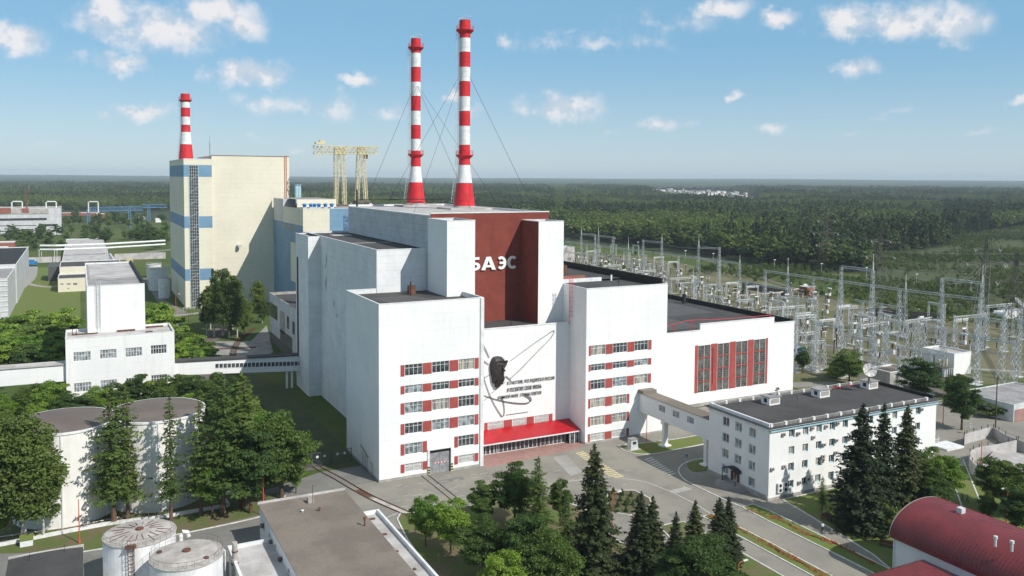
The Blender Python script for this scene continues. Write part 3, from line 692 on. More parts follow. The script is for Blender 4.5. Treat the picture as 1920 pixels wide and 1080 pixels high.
    # base plinth
    MB().mat('concrete').box(56.7, 169.88, 0, 68, 169.99, .55).box(74.1, 169.88, 0, 81.7, 169.99, .55).box(111.2, 172.78, 0, 136, 172.89, .5).box(56.7, 170, 0, 56.79, 194, .5).obj('plinth', t)
    # red cable line along the turbine hall roof
    pts = [(137, 189.8, 23.2), (145, 190.5, 23.4), (153, 191.5, 24), (160, 192, 24.6), (170, 191.8, 24.2), (182, 190.3, 24.4), (188, 189.2, 24.6)]
    r_ = MB().mat('redpaint').tube(smoothpts(pts, 4), .09, 5)
    for p in pts[1:-1]: r_.bar((p[0] - .6, p[1], 21.5), p, .08).bar((p[0] + .6, p[1], 21.5), p, .08)
    r_.bar((188, 189.2, 22), (188, 189.2, 25), .3); r_.obj('roof_handrail', t)
    # worn marks of lost sheeting on the left wing
    for (y, z, s) in ((240, 42, 1.6), (241, 40, .8), (240.4, 35, 2.6), (232, 30, 1.0), (229, 27, .8)):
        MB().mat('concrete').poly([(64.26, y, z - s), (64.26, y + .5 + s*.3, z - s*.2), (64.26, y + .2, z + s), (64.26, y - .4, z + s*.3)]).obj('wall_scar', t)
    return t
main_building()

def text_mesh(txt, size, depth, bold, m, space=1.0, shear=0.0):
    cu = bpy.data.curves.new('text', 'FONT'); cu.body = txt; cu.size = size; cu.extrude = depth/2; cu.offset = bold; cu.space_character = space; cu.shear = shear
    cu.resolution_u = 3
    o = bpy.data.objects.new('text', cu); col.objects.link(o); bpy.context.view_layer.update()
    me = bpy.data.meshes.new_from_object(o.evaluated_get(bpy.context.evaluated_depsgraph_get()))
    col.objects.unlink(o); bpy.data.objects.remove(o); me.materials.clear(); me.materials.append(M[m] if isinstance(m, str) else m)
    return me
def put_text(name, txt, x0, x1, zb, h, y, m, bold, depth, label, cat, shear=0.0, space=1.0, parent=None):
    me = text_mesh(txt, h/.73, depth, bold, m, space, shear)
    xs = [v.co.x for v in me.vertices]; ys = [v.co.y for v in me.vertices]
    me.transform(Matrix.Translation((-min(xs), -min(ys), 0))); w = max(xs) - min(xs); hh = max(ys) - min(ys)
    o = bpy.data.objects.new(name, me); col.objects.link(o); o.location = (x0, y, zb); o.rotation_euler = (math.pi/2, 0, 0); o.scale = ((x1 - x0)/w, h/hh, 1)
    if parent: o.parent = parent
    if label: tag(o, label, cat)
    return o
tx = thing('wall_lettering', 'large white letters БАЭС on the red recessed wall', 'sign', (88.5, 193, 42.3))
edges = [(88.3, 91.6), (91.9, 96.1), (96.35, 99.1), (99.45, 102.4)]
def glyph(ch):
    """outline pieces of a heavy sans letter in a unit box; last number is how far the piece stands proud"""
    Q = []
    def sector(cx, cy, rx, ry, tx_, ty_, a0, a1, n=18):
        for k in range(n):
            t0, t1 = R(a0 + (a1 - a0)*k/n), R(a0 + (a1 - a0)*(k + 1)/n); f = lambda t, x, y: (cx + x*math.cos(t), cy + y*math.sin(t))
            Q.append(([f(t0, rx, ry), f(t1, rx, ry), f(t1, rx - tx_, ry - ty_), f(t0, rx - tx_, ry - ty_)], 0))
    def rect(x0, y0, x1, y1, p=0): Q.append(([(x0, y0), (x1, y0), (x1, y1), (x0, y1)], p))
    if ch == 'С': sector(.52, .5, .52, .5, .27, .2, 48, 312)
    if ch == 'Э': sector(.48, .5, .52, .5, .27, .2, -132, 132); rect(.3, .41, .78, .59, .004)
    if ch == 'А': Q += [([(0, 0), (.27, 0), (.5, .72), (.5, 1), (.35, 1)], 0), ([(.73, 0), (1, 0), (.65, 1), (.5, 1), (.5, .72)], 0)]; rect(.27, .2, .73, .37, .004)
    if ch == 'Б': rect(0, 0, .3, 1); rect(.3, .81, .92, 1); rect(.3, 0, .52, .18); rect(.3, .44, .52, .62); sector(.52, .31, .48, .31, .27, .18, -90, 90)
    return Q
for chh, (a, c) in zip('БАЭС', edges):
    b = MB().mat('white_plain'); w, h = c - a, 3.4
    for pts, p in glyph(chh):
        if sum(pts[i][0]*pts[(i+1) % len(pts)][1] - pts[(i+1) % len(pts)][0]*pts[i][1] for i in range(len(pts))) < 0: pts = pts[::-1]
        F = [(x*w, -.25 - p, z*h) for x, z in pts]; K = [(x*w, 0, z*h) for x, z in pts]; n = len(pts); b.poly(F)
        for i in range(n): b.poly([K[i], K[(i+1) % n], F[(i+1) % n], F[i]])
    b.obj('letter', tx, (a - 88.5, 0, 0))
ins = thing('wall_inscription', 'three lines of dark slanted Russian lettering beside the bronze head', 'inscription', (90, 180, 12))
for txt, x0, x1, z in (('Я СЧАСТЛИВ, ЧТО РОДИЛСЯ В РОССИИ', 93.2, 106.7, 15.0), ('И ПОСВЯТИЛ СВОЮ ЖИЗНЬ', 93.2, 102.9, 13.35), ('АТОМНОЙ НАУКЕ  СТРАНЫ СОВЕТОВ', 90.6, 102.9, 11.85)):
    put_text('text_line', txt, x0 - 90, x1 - 90, z - 12, 1.0, .42, 'letter', .0, .12, None, None, shear=.2, space=1.18, parent=ins)

# bronze head in relief
def head_relief():
    t = thing('bronze_head_relief', 'dark bronze bearded head with a cap peak mounted on the white entrance wall', 'sculpture', (90.6, 180.55, 18.6))
    out = [(-1.75, 3.3), (-1.3, 3.85), (-.2, 4.0), (.9, 3.75), (1.55, 3.1), (1.75, 2.55), (2.55, 2.75), (2.3, 2.05), (1.75, 1.6), (1.6, 1.1), (1.75, .5), (1.45, .2), (1.6, -.35), (1.35, -.8), (1.5, -1.4), (1.15, -2.1), (.75, -3.1), (.1, -3.75), (-.7, -3.65), (-.75, -2.6), (-1.5, -2.5), (-1.7, -1.0), (-2.1, .6), (-2.15, 2.2)]
    b = MB().mat('bronze'); n = len(out); rr = random.Random(5); rings = [(1.0, 0.0), (1.0, -.55), (.86, -1.05), (.62, -1.45), (.34, -1.62)]
    for (s, y) in rings:
        for (x, z) in out:
            j = rr.uniform(-.07, .07) if s < 1 else 0; b.v.append((x*s + j, y + j, .2 + (z - .2)*s + j))
    for k in range(len(rings) - 1):
        for i in range(n): b.face((k*n + i, k*n + (i+1) % n, (k+1)*n + (i+1) % n, (k+1)*n + i))
    b.face(tuple((len(rings)-1)*n + i for i in range(n)))
    b.obj('head', t)
    q = MB().mat('bronze').poly([(-1.4, -1.3, 2.1), (1.9, -1.2, 2.2), (2.5, -.9, 2.6), (1.5, -1.5, 3.0), (-.8, -1.6, 3.1)]); q.tube([(-1.2, -1.45, 2.0), (0, -1.75, 2.15), (1.5, -1.5, 2.2)], .16, 6); q.obj('brow', t)
    q = MB().mat('bronze').tube([(.55, -1.6, 1.9), (.75, -2.0, 1.0), (.95, -1.95, .55)], [.14, .2, .3], 6); q.obj('nose', t)
    q = MB().mat('bronze')
    for k in range(6): x = -.8 + k*.34; q.tube([(x, -1.25, -.3), (x + .1, -1.4, -1.4), (x*.6 + .15, -1.1, -2.6 - rr.uniform(0, .3))], [.2, .3, .16], 6)
    q.obj('beard', t)
head_relief()
def orbits():
    t = thing('atom_orbit_relief', 'thin dark steel atom orbit bands sweeping over the white entrance wall', 'sculpture', (93, 180.5, 17))
    def arc(pts, w0, w1):
        P = smoothpts([at(x, y, Y=180.3) for x, y in pts], 5); b = MB().mat('letter'); n = len(P); o = Vector((93, 180.5, 17))
        b2 = MB().mat('galvd'); P = [p - o for p in P]
        for i in range(n - 1):
            f0, f1 = i/(n-1), (i+1)/(n-1); wa = w0 + (w1 - w0)*f0; wb = w0 + (w1 - w0)*f1
            a, c = P[i], P[i+1]
            b.poly([(a.x, .05, a.z), (c.x, .05, c.z), (c.x, -wb, c.z), (a.x, -wa, a.z)]); b.poly([(a.x, -wa, a.z), (c.x, -wb, c.z), (c.x, -wb, c.z + .12), (a.x, -wa, a.z + .12)])
        b.obj('orbit_band', t)
    arc([(958, 677), (1000, 646), (1022, 631), (1035, 622), (1040, 621), (1036, 630), (1028, 640), (1000, 668), (975, 694), (956, 711)], .08, .25)
    arc([(905, 690), (910, 716), (922, 748), (936, 773), (943, 781), (946, 774), (945, 758), (941, 744)], .2, .3)
    arc([(905, 741), (930, 749), (960, 755), (985, 756), (995, 752), (994, 745), (985, 739)], .15, .6)
    arc([(906, 646), (912, 658), (918, 671)], .35, .2); arc([(905, 675), (917, 684)], .35, .15); arc([(949, 705), (959, 714)], .3, .2)
    arc([(904, 712), (920, 702)], .15, .15); arc([(904, 755), (917, 744)], .15, .15); arc([(922, 738), (949, 716)], .15, .1); arc([(949, 779), (991, 773)], .05, .05)
orbits()

# ---------------------------------------------------------------- chimneys
def chimney(label, base, ztop, r0, rt, bounds, zfun, rings, ladder_side=-1, small=False):
    """bounds: list of (z, material below that z) from the base up"""
    t = thing('striped_chimney', label, 'chimney', base, group=None)
    H = ztop - base[2]; zc = rings[0] if rings else H*.3   # cone ends near the lower gallery
    def rad(z):
        ze = zfun
        return rt + (r0 - rt)*max(0, 1 - z/ze)**1.15
    b = MB(); z = 0; first = True; prof = []
    zs = []
    for (zb, m) in bounds:
        n = max(2, int(round((zb - z)/1.6)))
        for k in range(n): zs.append((z + (zb - z)*k/n, m))
        z = zb
    zs.append((z, bounds[-1][1]))
    prof = [(rad(a), a, m) for a, m in zs]
    b.lathe((0, 0, 0), prof, 28, caps=False); b.mat('black').lathe((0, 0, z - .05), [(rt*.98, 0), (rt*.9, -.8)], 28)
    b.obj('shaft', t, smooth=False)
    j = MB().mat('trim')
    # welded stiffening rings
    z = 1.7
    for (a, m) in zs[1:-1]:
        j.mat(m).lathe((0, 0, a - .06), [(rad(a) + .005, 0), (rad(a) + .05, .03), (rad(a) + .05, .1), (rad(a) + .005, .13)], 24, caps=False)
    j.obj('stiffening_rings', t)
    for zr in rings:
        q = MB().mat('redpaint'); r = rad(zr)
        q.lathe((0, 0, zr - 1.3), [(r, 0), (r + 1.0, 1.0), (r + 1.0, 1.3), (r, 1.3)], 24, caps=False)
        p = q.obj('gallery', t)
        q = MB().mat('redpaint')
        for k in range(14):
            a = k*2*math.pi/14; x, y = math.cos(a)*(r + .95), math.sin(a)*(r + .95); q.bar((x, y, zr), (x, y, zr + 1.1), .07)
            a2 = a + 2*math.pi/14; x2, y2 = math.cos(a2)*(r + .95), math.sin(a2)*(r + .95); q.bar((x, y, zr + 1.1), (x2, y2, zr + 1.1), .06); q.bar((x, y, zr + .55), (x2, y2, zr + .55), .04)
        q.obj('railing', p)
    # ladder on the left flank
    q = MB().mat('galv'); z = 1.0; a = math.pi - .25
    def L(z, off, lat): return ((rad(z) + off)*math.cos(a) - lat*math.sin(a), (rad(z) + off)*math.sin(a) + lat*math.cos(a), z)
    while z < H - 1:
        z2 = min(z + 1.2, H - 1)
        for lat in (-.3, .3): q.bar(L(z, .3, lat), L(z2, .3, lat), .07)
        q.bar(L(z, .3, -.3), L(z, .3, .3), .06); q.bar(L(z + .6, .3, -.3), L(z + .6, .3, .3), .06)
        for lat in (-.35, .35): q.bar(L(z, .95, lat), L(z2, .95, lat), .05)
        for lat in (-.35, .35): q.bar(L(z, .3, lat), L(z, .95, lat), .05)
        q.bar(L(z, .95, -.35), L(z, .95, .35), .05)
        z = z2
    q.obj('ladder', t)
    # lightning ring on the top
    q = MB().mat('galv')
    for k in range(12):
        a1, a2 = k*math.pi/6, (k+1)*math.pi/6; rr = rt + .5; q.bar((rr*math.cos(a1), rr*math.sin(a1), H + .9), (rr*math.cos(a2), rr*math.sin(a2), H + .9), .06)
        if k % 3 == 0: q.bar((rt*math.cos(a1), rt*math.sin(a1), H - .3), (rr*math.cos(a1), rr*math.sin(a1), H + 1.5), .06)
    q.obj('lightning_ring', t)
    return t
def zb(ys, p, Y):  # photo rows -> heights above base for a chimney standing at p
    return [at(p, y, Y=Y)[2] for y in ys]
def bands(x, rows, Y, z0, first='redpaint'):
    out = []; m = first
    for z in zb(rows, x, Y): out.append((z - z0, m)); m = 'whitepaint' if m == 'redpaint' else 'redpaint'
    return out
z2 = lambda y: y/2.768 + 20
B2 = bands(871, [z2(v) for v in (893, 800, 696, 598, 521, 445, 367, 293, 215, 142, 50)], 232, 57.5)
B1 = bands(779, [z2(v) for v in (890, 808, 727, 665, 593, 520, 443, 370, 293, 220, 145)], 262, 57.5)
# feet
c2p = at(871, 388, Y=232); c1p = at(779.5, 382, Y=262)
zt2 = at(872, 38, Y=232)[2]; zt1 = at(780, 72, Y=262)[2]
def base_of(x, Y): return (at(x, 388, Y=Y)[0], Y, 57.5)
ch2 = chimney('taller red and white striped chimney, right one of the pair on the roof', base_of(870.5, 232), zt2, 3.25, 1.68, B2, 13.5, [zb([z2(747)], 871, 232)[0] - 57.5, zb([z2(99)], 871, 232)[0] - 57.5])
ch1 = chimney('shorter red and white striped chimney, left one of the pair on the roof', base_of(779.5, 262), zt1, 3.15, 1.62, B1, 13.0, [zb([z2(743)], 779, 262)[0] - 57.5, zb([z2(189)], 779, 262)[0] - 57.5])
for (bx, by, nm) in ((base_of(870.5, 232)[0], 232, 'square concrete chimney footing on the roof under the right chimney'), (base_of(779.5, 262)[0], 258, 'square concrete chimney footing on the roof under the left chimney')):
    if by == 258: by = 262; 
    b = MB().mat('rooflight').box(bx - 7, by - 6, 55.0, bx + 7, by + 5, 57.0); b.mat('concrete').lathe((bx, by, 57.0), [(3.6, 0), (3.4, .5), (3.3, .52)], 20)
    tag(b.obj('chimney_footing'), nm, 'footing')
def guys(label, base, zatt, r, ends):
    t = thing('guy_wires', label, 'guy wire', base)
    for e in ends: MB().mat('guy').tube([(0, 0, zatt), tuple(Vector(e) - Vector(base))], .055, 4).obj('wire', t)
b2, b1 = base_of(870.5, 232), base_of(779.5, 262)
guys('dark guy wires running down from the upper shaft of the right chimney', b2, zb([z2(290)], 871, 232)[0] - 57.5, 1.6, [(128, 212, 39), (80, 210, 56.5), (90, 262, 56.5)])
guys('dark guy wires running down from the upper shaft of the left chimney', b1, zb([z2(372)], 779, 262)[0] - 57.5, 1.6, [(81.5, 258, 57), (97, 210, 57), (109, 216, 57)])

# cream block of the newer unit with its own chimney
def cream_block():
    t = thing('cream_reactor_building', 'tall cream clad block with blue bands and a narrow glazed stair strip', 'building')
    X0, X1, X2, Y0, Y1 = 46.7, 60.1, 99.2, 442.7, 515
    H1, H2 = 74.6, 76.5
    b = MB()
    bandz = [(at(347, a, Y=Y0)[2], at(347, c, Y=Y0)[2]) for a, c in ((527, 505), (428, 406), (331.5, 309))]
    def banded(axis, pos, a0, a1, inward):
        z = 0
        for (q0, q1) in bandz:
            b.mat('cream').facade(axis, pos, a0, a1, z, q0, [], inward=inward); b.mat('blue').facade(axis, pos, a0, a1, q0, q1, [], inward=inward); z = q1
        b.mat('cream').facade(axis, pos, a0, a1, z, H1, [], inward=inward)
    banded('X', X0, Y0, Y1, 1); banded('Y', Y0, X0, X1, 1)
    b.mat('cream').facade('Y', Y0 + 1.2, X1, X2, 0, H2, []); b.facade('X', X2, Y0 + 1.2, 500, 0, H2, [], inward=-1); b.facade('X', X1, Y0, 500, H1 - 3, H2, []); b.facade('Y', 500, X1, X2, 0, H2, [], inward=-1)
    b.facade('X', X1, Y0, Y0 + 1.2, 0, H1, [], inward=-1)
    b.obj('wall', t)
    r = MB().mat('roofgrey').poly([(X0, Y0, H1 - .3), (X1, Y0, H1 - .3), (X1, Y1, H1 - .3), (X0, Y1, H1 - .3)]); r.poly([(X1, Y0 + 1.2, H2 - .2), (X2, Y0 + 1.2, H2 - .2), (X2, 500, H2 - .2), (X1, 500, H2 - .2)])
    r.mat('rust').box(X1, Y0 + 1.1, H2 - .1, X2 + .1, Y0 + 1.6, H2 + .2); r.mat('trim').box(X0 - .1, Y0 - .1, H1 - .3, X1, Y0 + .4, H1 + .15).box(X0 - .1, Y0 + .4, H1 - .3, X0 + .4, Y1, H1 + .12); r.obj('roof', t)
    x0, x1 = at(356, 400, Y=Y0)[0], at(372, 400, Y=Y0)[0]; zt = at(364, 310, Y=Y0)[2]
    f = MB().mat('paleblue'); f.box(x0 - .25, Y0 - .25, 0, x0, Y0 - .003, zt).box(x1, Y0 - .25, 0, x1 + .25, Y0 - .003, zt)
    f.mat('galv')
    for k in range(1, 4): xx = x0 + (x1 - x0)*k/4; f.box(xx - .05, Y0 - .2, 0, xx + .05, Y0 - .06, zt)
    z = 0
    while z < zt: f.box(x0, Y0 - .19, z, x1, Y0 - .07, z + .1); z += 1.55
    z = 2
    while z < zt - 3: f.bar((x0 + .2, Y0 - .16, z), (x1 - .2, Y0 - .16, z + 2.6), .12); z += 6.2
    s = f.obj('stair_window', t); MB().mat('glass').poly([(x0, Y0 - .05, 0), (x1, Y0 - .05, 0), (x1, Y0 - .05, zt), (x0, Y0 - .05, zt)]).obj('pane', s)
    ld = MB().mat('orange'); xl = at(537, 400, Y=Y0)[0]
    for s_ in (-.5, .5): ld.bar((xl + s_, Y0 + .9, 54), (xl + s_, Y0 + .9, H2 + 1), .14)
    z = 54
    while z < H2: ld.bar((xl - .5, Y0 + .9, z), (xl + .5, Y0 + .9, z), .1); z += .8
    ld.obj('ladder', t)
    v = MB().mat('galv').lathe((0, 0, 0), [(.9, 0), (.9, 2.2)], 14); p = at(446, 460, Y=Y0 + 1.2); vo = v.obj('vent_duct', t, (p.x, Y0 + .9, p.z)); vo.rotation_euler = (R(100), 0, R(20))
    MB().mat('blackpl').box(X1 - .7, Y0 - .6, at(398, 517, Y=Y0)[2], X1 + .3, Y0 - .02, at(398, 512, Y=Y0)[2] + 2.2).obj('wall_lamp', t)
    a = MB().mat('galvd').bar((X1 - .6, Y0 + 2, H1), (X1 - .6, Y0 + 2, H1 + 8.5), .25).bar((X1 - .6, Y0 + 2, H1 + 8), (X1 - .6, Y0 + 2, H1 + 12), .1); a.obj('antenna_mast', t)
    fe = MB().mat('galv')
    for k in range(8): fe.bar((X0 - 2 + k*1.7, Y0 - 8, 0), (X0 - 2 + k*1.7, Y0 - 8, 1.4), .12)
    fe.bar((X0 - 2, Y0 - 8, 1.4), (X0 + 10, Y0 - 8, 1.4), .1).bar((X0 - 2, Y0 - 8, .7), (X0 + 10, Y0 - 8, .7), .1)
    tag(fe.obj('entrance_railing'), 'pale grey tubular railing at the foot of the cream tower', 'railing')
cream_block()
y3 = [v/3.0 for v in (891, 812, 748, 706, 656, 606, 566, 527)]
z30 = 74.4
y3 = [v for v in (270.5, 247.5, 234, 219, 202, 188.5, 176)]
B3 = bands(349, y3, 470, z30)
chimney('short red and white striped chimney on the cream block, far left of the three chimneys', (at(349, 296, Y=470)[0], 470, z30), at(348, 176, Y=470)[2], 3.75, 2.3, B3, 17, [at(348, 187, Y=470)[2] - z30])

def cream_annex():
    t = thing('cream_annex_building', 'lower cream and blue panelled annex between the cream block and the white plant', 'building')
    X0, X1, Yf, Yb = 90.7, 150, 378.8, 442.7; H = 51.4
    b = MB(); b.mat('cream').facade('Y', Yf, X0, at(618, 400, Y=Yf)[0], 0, H, []); b.mat('blue').facade('Y', Yf, at(618, 400, Y=Yf)[0], X1, 0, H, [])
    xm, xh = 421, H
    zA, zB, zC = 43.6, 34.8, 16
    b.mat('cream').facade('X', X0, Yf, 420, zA, H, []); b.mat('blue').facade('X', X0, Yf, Yb, zB, zA, []); b.mat('cream').facade('X', X0, Yf, 404, zC, zB, []); b.mat('blue').facade('X', X0, 404, Yb, zC, zB, []); b.facade('X', X0, Yf, Yb, 0, zC, [])
    b.mat('grey_panel').facade('X', X0, 420, Yb, zA, 55, []); b.facade('Y', 420, X0, 97, H, 55, []); b.mat('cream').facade('Y', 400, 93, 112, H, 55.2, [])
    b.obj('wall', t)
    r = MB().mat('roofgrey').poly([(X0, Yf, H - .3), (X1, Yf, H - .3), (X1, Yb, H - .3), (X0, Yb, H - .3)]); r.poly([(93, 400, 55.2), (112, 400, 55.2), (112, 436, 55.2), (93, 436, 55.2)]).mat('cream').box(112, 400.01, H - .2, 112.1, 436, 55.19); r.mat('trim').box(X0 - .05, Yf - .1, H, X1, Yf + .3, H + .2); r.obj('roof', t)
    xa = at(645, 440, Y=Yf)[0]; w = MB().mat('brightblue'); zt = at(650, 404, Y=Yf)[2]
    for k in range(5): w.box(xa + k*.95 - .12, Yf - .2, 20, xa + k*.95 + .12, Yf - .02, zt)
    z = 20
    while z < zt: w.box(xa, Yf - .17, z, xa + 4.4, Yf - .05, z + .25); z += 1.8
    s = w.obj('window', t); MB().mat('glassl').poly([(xa, Yf - .03, 20), (xa + 4.4, Yf - .03, 20), (xa + 4.4, Yf - .03, zt), (xa, Yf - .03, zt)]).obj('pane', s)
    for k in range(5): y = 396 + k*5.2; MB().mat('concrete').box(X0 - .12, y, 40.4, X0 - .01, y + 3.6, 42.6).obj('louvre_window', t)
cream_annex()

# ---------------------------------------------------------------- office building
def office():
    t = thing('office_building', 'white four storey office with pale blue cornice, dark flat roof and rows of recessed windows', 'building')
    X0, X1, Y0, Y1, H = 125.5, 177.3, 125.6, 144.0, 15.0
    wr = random.Random(11)
    zs = [(12.4, 14.1), (8.8, 10.5), (5.3, 7.0), (1.7, 3.3)]
    pitch = 3.93; xs = [130.9 + pitch*k for k in range(11)]
    holes = [(x, z0, x + 1.6, z1) for x in xs for (z0, z1) in zs]
    ys = [(137.5, 139.5), (133.6, 135.6), (129.5, 131.4)]
    zw = [(12.1, 14.1), (8.5, 10.5), (5.0, 7.0), (1.5, 3.5)]
    wh = [(y0, z0 - k*.1, y1, z1 - k*.1) for k, (y0, y1) in enumerate(ys) for j, (z0, z1) in enumerate(zw) if not (j == 3 and k == 1)]
    b = MB(); walls(b, X0, Y0, X1, Y1, 0, H, 'white_plain', south=holes, west=wh, depth=.42, reveal='teal'); 
    b.mat('white_plain').box(X0 - .25, Y0 - .25, H - .1, X1 + .2, Y1 + .2, H + .02)
    b.obj('wall', t)
    for (x0, z0, x1, z1) in holes: window(t, x0, Y0, z0, x1 - x0, z1 - z0, 2, 1, wr.choice(['glass', 'glass', 'glassc']), depth=.4, fw=.13)
    for k, (y0, z0, y1, z1) in enumerate(wh): window(t, X0, y0, z0, y1 - y0, z1 - z0, 2, 1, wr.choice(['glassl', 'glass', 'glassc', 'glassl']), face='W', depth=.25, fw=.14)
    c = MB().mat('paleblue').box(X0 - .02, Y0 - .35, H - .75, X1 + .3, Y0 - .003, H - .12); c.mat('trim').box(X0 - .8, Y0 - .8, H + .02, X1 + .8, Y0 + .1, H + .2).box(X0 - .8, Y0 + .1, H + .02, X0 + .1, Y1 + .7, H + .2)
    c.box(X0 - .35, Y0, H - .5, X0 - .003, Y1, H - .12)
    c.obj('cornice', t)
    r = MB().mat('roof').poly([(X0 - .8, Y0 - .8, H + .24), (X1 + .8, Y0 - .8, H + .24), (X1 + .8, Y1 + .8, H + .24), (X0 - .8, Y1 + .8, H + .24)])
    r.mat('black').box(X0 - .82, Y0 - .84, H + .14, X1 + .82, Y0 - .79, H + .26).box(X0 - .84, Y0 - .78, H + .14, X0 - .79, Y1 + .8, H + .26)
    r.obj('roof', t)
    p = MB().mat('trim').box(X0, Y0 + .2, H + .24, X0 + .45, Y1, H + .95)
    p.mat('black').box(X1 - .4, Y0 + .8, H + .24, X1, Y1 - .3, H + 1.0)
    p.obj('parapet', t)
    rail = MB().mat('concrete'); x = X0 + .6; k = 0
    while x < X1 - .4:
        for y in (Y0 + .1, Y1 - .4):
            rail.mat('trim').box(x - .28, y - .08, H + .24, x + .28, y + .42, H + .98)
            if x + 3.9 < X1:
                rail.mat('concrete').box(x + .28, y + .08, H + .82, x + 3.72, y + .26, H + .93)
                for q in range(9): xx = x + .6 + q*.36; rail.box(xx - .07, y + .1, H + .24, xx + .07, y + .24, H + .82)
        x += 4.0
    rail.obj('roof_balustrade', t)
    b = MB().mat('concrete').box(X0 - .15, Y0 - .15, 0, X1 + .1, Y0 - .02, .5).box(X0 - .3, Y0 - .01, 0, X0 - .02, Y1, .9); b.obj('plinth', t)
    # rooftop ventilation houses
    for (px, py) in ((1452, 759), (1546, 745), (1637, 729)):
        q = at(px, py, z=H + .24); h = MB().mat('white_plain').box(-1.6, -1.3, 0, 1.6, 1.3, 1.75); h.mat('concrete').box(-1.25, -1.36, .4, 1.3, -1.303, 1.4); h.mat('blackpl').box(-1.66, -.5, .5, -1.603, .4, 1.4)
        ho = h.obj('ventilation_house', t, (q.x, q.y + 1.2, q.z)); MB().mat('roofgrey').box(-1.85, -1.55, 1.76, 1.85, 1.55, 1.93).obj('roof', ho)
    # air conditioners on the facade
    def ac(x, z, y=Y0, face='S'):
        q = MB().mat('galv').box(-.42, -.38, -.3, .42, -.04, .3); q.mat('blackpl').lathe((0, 0, 0), [(.2, 0), (.2, .01)], 10)
        o = MB().mat('tankroof').box(-.42, -.42, -.3, .42, -.06, .3).obj('air_conditioner', t, (x, y, z))
        f = MB().mat('blackpl').lathe((0, 0, 0), [(.22, 0), (.22, .02)], 12).obj('fan_grille', o, (-.1, -.425, 0)); f.rotation_euler = (math.pi/2, 0, 0)
    acs = [(1470, 815), (1498, 813), (1524, 803), (1526, 820), (1550, 800), (1572, 794), (1569, 826), (1449, 880), (1471, 875), (1568, 849), (1546, 834), (1544, 862), (1516, 898), (1542, 866), (1566, 900), (1709, 769), (1729, 768), (1544, 856), (1595, 822), (1500, 905), (1600, 868)]
    for (px, py) in acs: q = at(px, py, Y=Y0 - .3); ac(q.x, q.z)
    for (px, py) in ((1463, 915), (1473, 913)):
        q = at(px, py, Y=Y0 - .4); o = MB().mat('trim').box(-.6, -.5, -1.0, .6, -.1, 1.0).obj('large_air_conditioner', t, (q.x, Y0, q.z))
        for dz in (-.5, .5): f = MB().mat('blackpl').lathe((0, 0, 0), [(.36, 0), (.36, .02)], 14).obj('fan_grille', o, (0, -.505, dz)); f.rotation_euler = (math.pi/2, 0, 0)
    # entrance on the side: round steps, arched hood, doors
    q = at(1380, 905, z=.1); yc = 135.4
    st = MB()
    for k, (rad_, z) in enumerate(((4.2, .17), (3.8, .34), (3.4, .51), (3.0, .68))):
        st.mat('asphaltl'); n = 18; pts = [(X0 - rad_*math.sin(math.pi*i/n)*.95, yc + 1.05*rad_*math.cos(math.pi*i/n)*-1, 0) for i in range(n + 1)]
        top = [(p[0], p[1], z) for p in pts]; low = [(p[0], p[1], z - .17) for p in pts]
        st.poly(top[::-1])
        for i in range(n): st.poly([low[i], low[i+1], top[i+1], top[i]])
    st.obj('round_steps', t)
    dr = MB().mat('rust').box(X0 - .12, yc - 1.4, .68, X0 - .02, yc - .6, 2.9).box(X0 - .12, yc + .3, .68, X0 - .02, yc + 1.2, 2.9); dr.mat('trim').box(X0 - .1, yc - .55, .68, X0 - .02, yc + .25, 2.8); dr.obj('door', t)
    MB().mat('glass').box(X0 - .16, yc - .4, 1.4, X0 - .105, yc + .1, 2.5).obj('door_window', t)
    hood = MB().mat('bronze'); n = 10
    for i in range(n):
        a0_, a1_ = math.pi*i/n, math.pi*(i+1)/n
        f = lambda a: (yc - 2.1*math.cos(a), 3.2 + .95*math.sin(a))
        (ya, za), (yb, zb_) = f(a0_), f(a1_); hood.poly([(X0 - 1.9, ya, za), (X0 - .02, ya, za), (X0 - .02, yb, zb_), (X0 - 1.9, yb, zb_)]); hood.poly([(X0 - 1.9, ya, za - .1), (X0 - 1.9, yb, zb_ - .1), (X0 - 1.9, yb, zb_), (X0 - 1.9, ya, za)])
    for y in (yc - 2.0, yc + 2.0): hood.bar((X0 - 1.8, y, .68), (X0 - 1.8, y, 3.2), .12)
    hood.obj('arched_hood', t)
    MB().mat('concrete').box(X0 - 1.6, yc + 2.3, .1, X0 - .1, yc + 2.6, 1.5).obj('step_wall', t)
    # small aerials
    for (px, py, h) in ((1496, 765, 2.2), (1702, 728, 1.5)):
        q = at(px, py, z=H + .24); MB().mat('galvd').bar((0, 0, 0), (0, 0, h), .09).box(-.2, -.2, h, .2, .2, h + .3).obj('aerial', t, q)
    q = at(1457, 741, z=H + 2.2); MB().mat('galvd').bar((0, 0, 0), (0, 0, 1.6), .12).bar((-.6, 0, 1.1), (.6, 0, 1.4), .25).bar((-.4, 0, 1.6), (.5, 0, 1.7), .2).obj('aerial', t, q)
    MB().mat('redpaint').box(160, Y1 - 2.5, H + .9, 168, Y1 - 2.35, H + 1.0).box(160, Y1 - 2.5, H + .3, 160.1, Y1 - 2.35, H + .9).box(168, Y1 - 2.5, H + .3, 168.1, Y1 - 2.35, H + 1.0).box(164, Y1 - 2.5, H + .3, 164.1, Y1 - 2.35, H + .9).obj('roof_railing', t)
office()
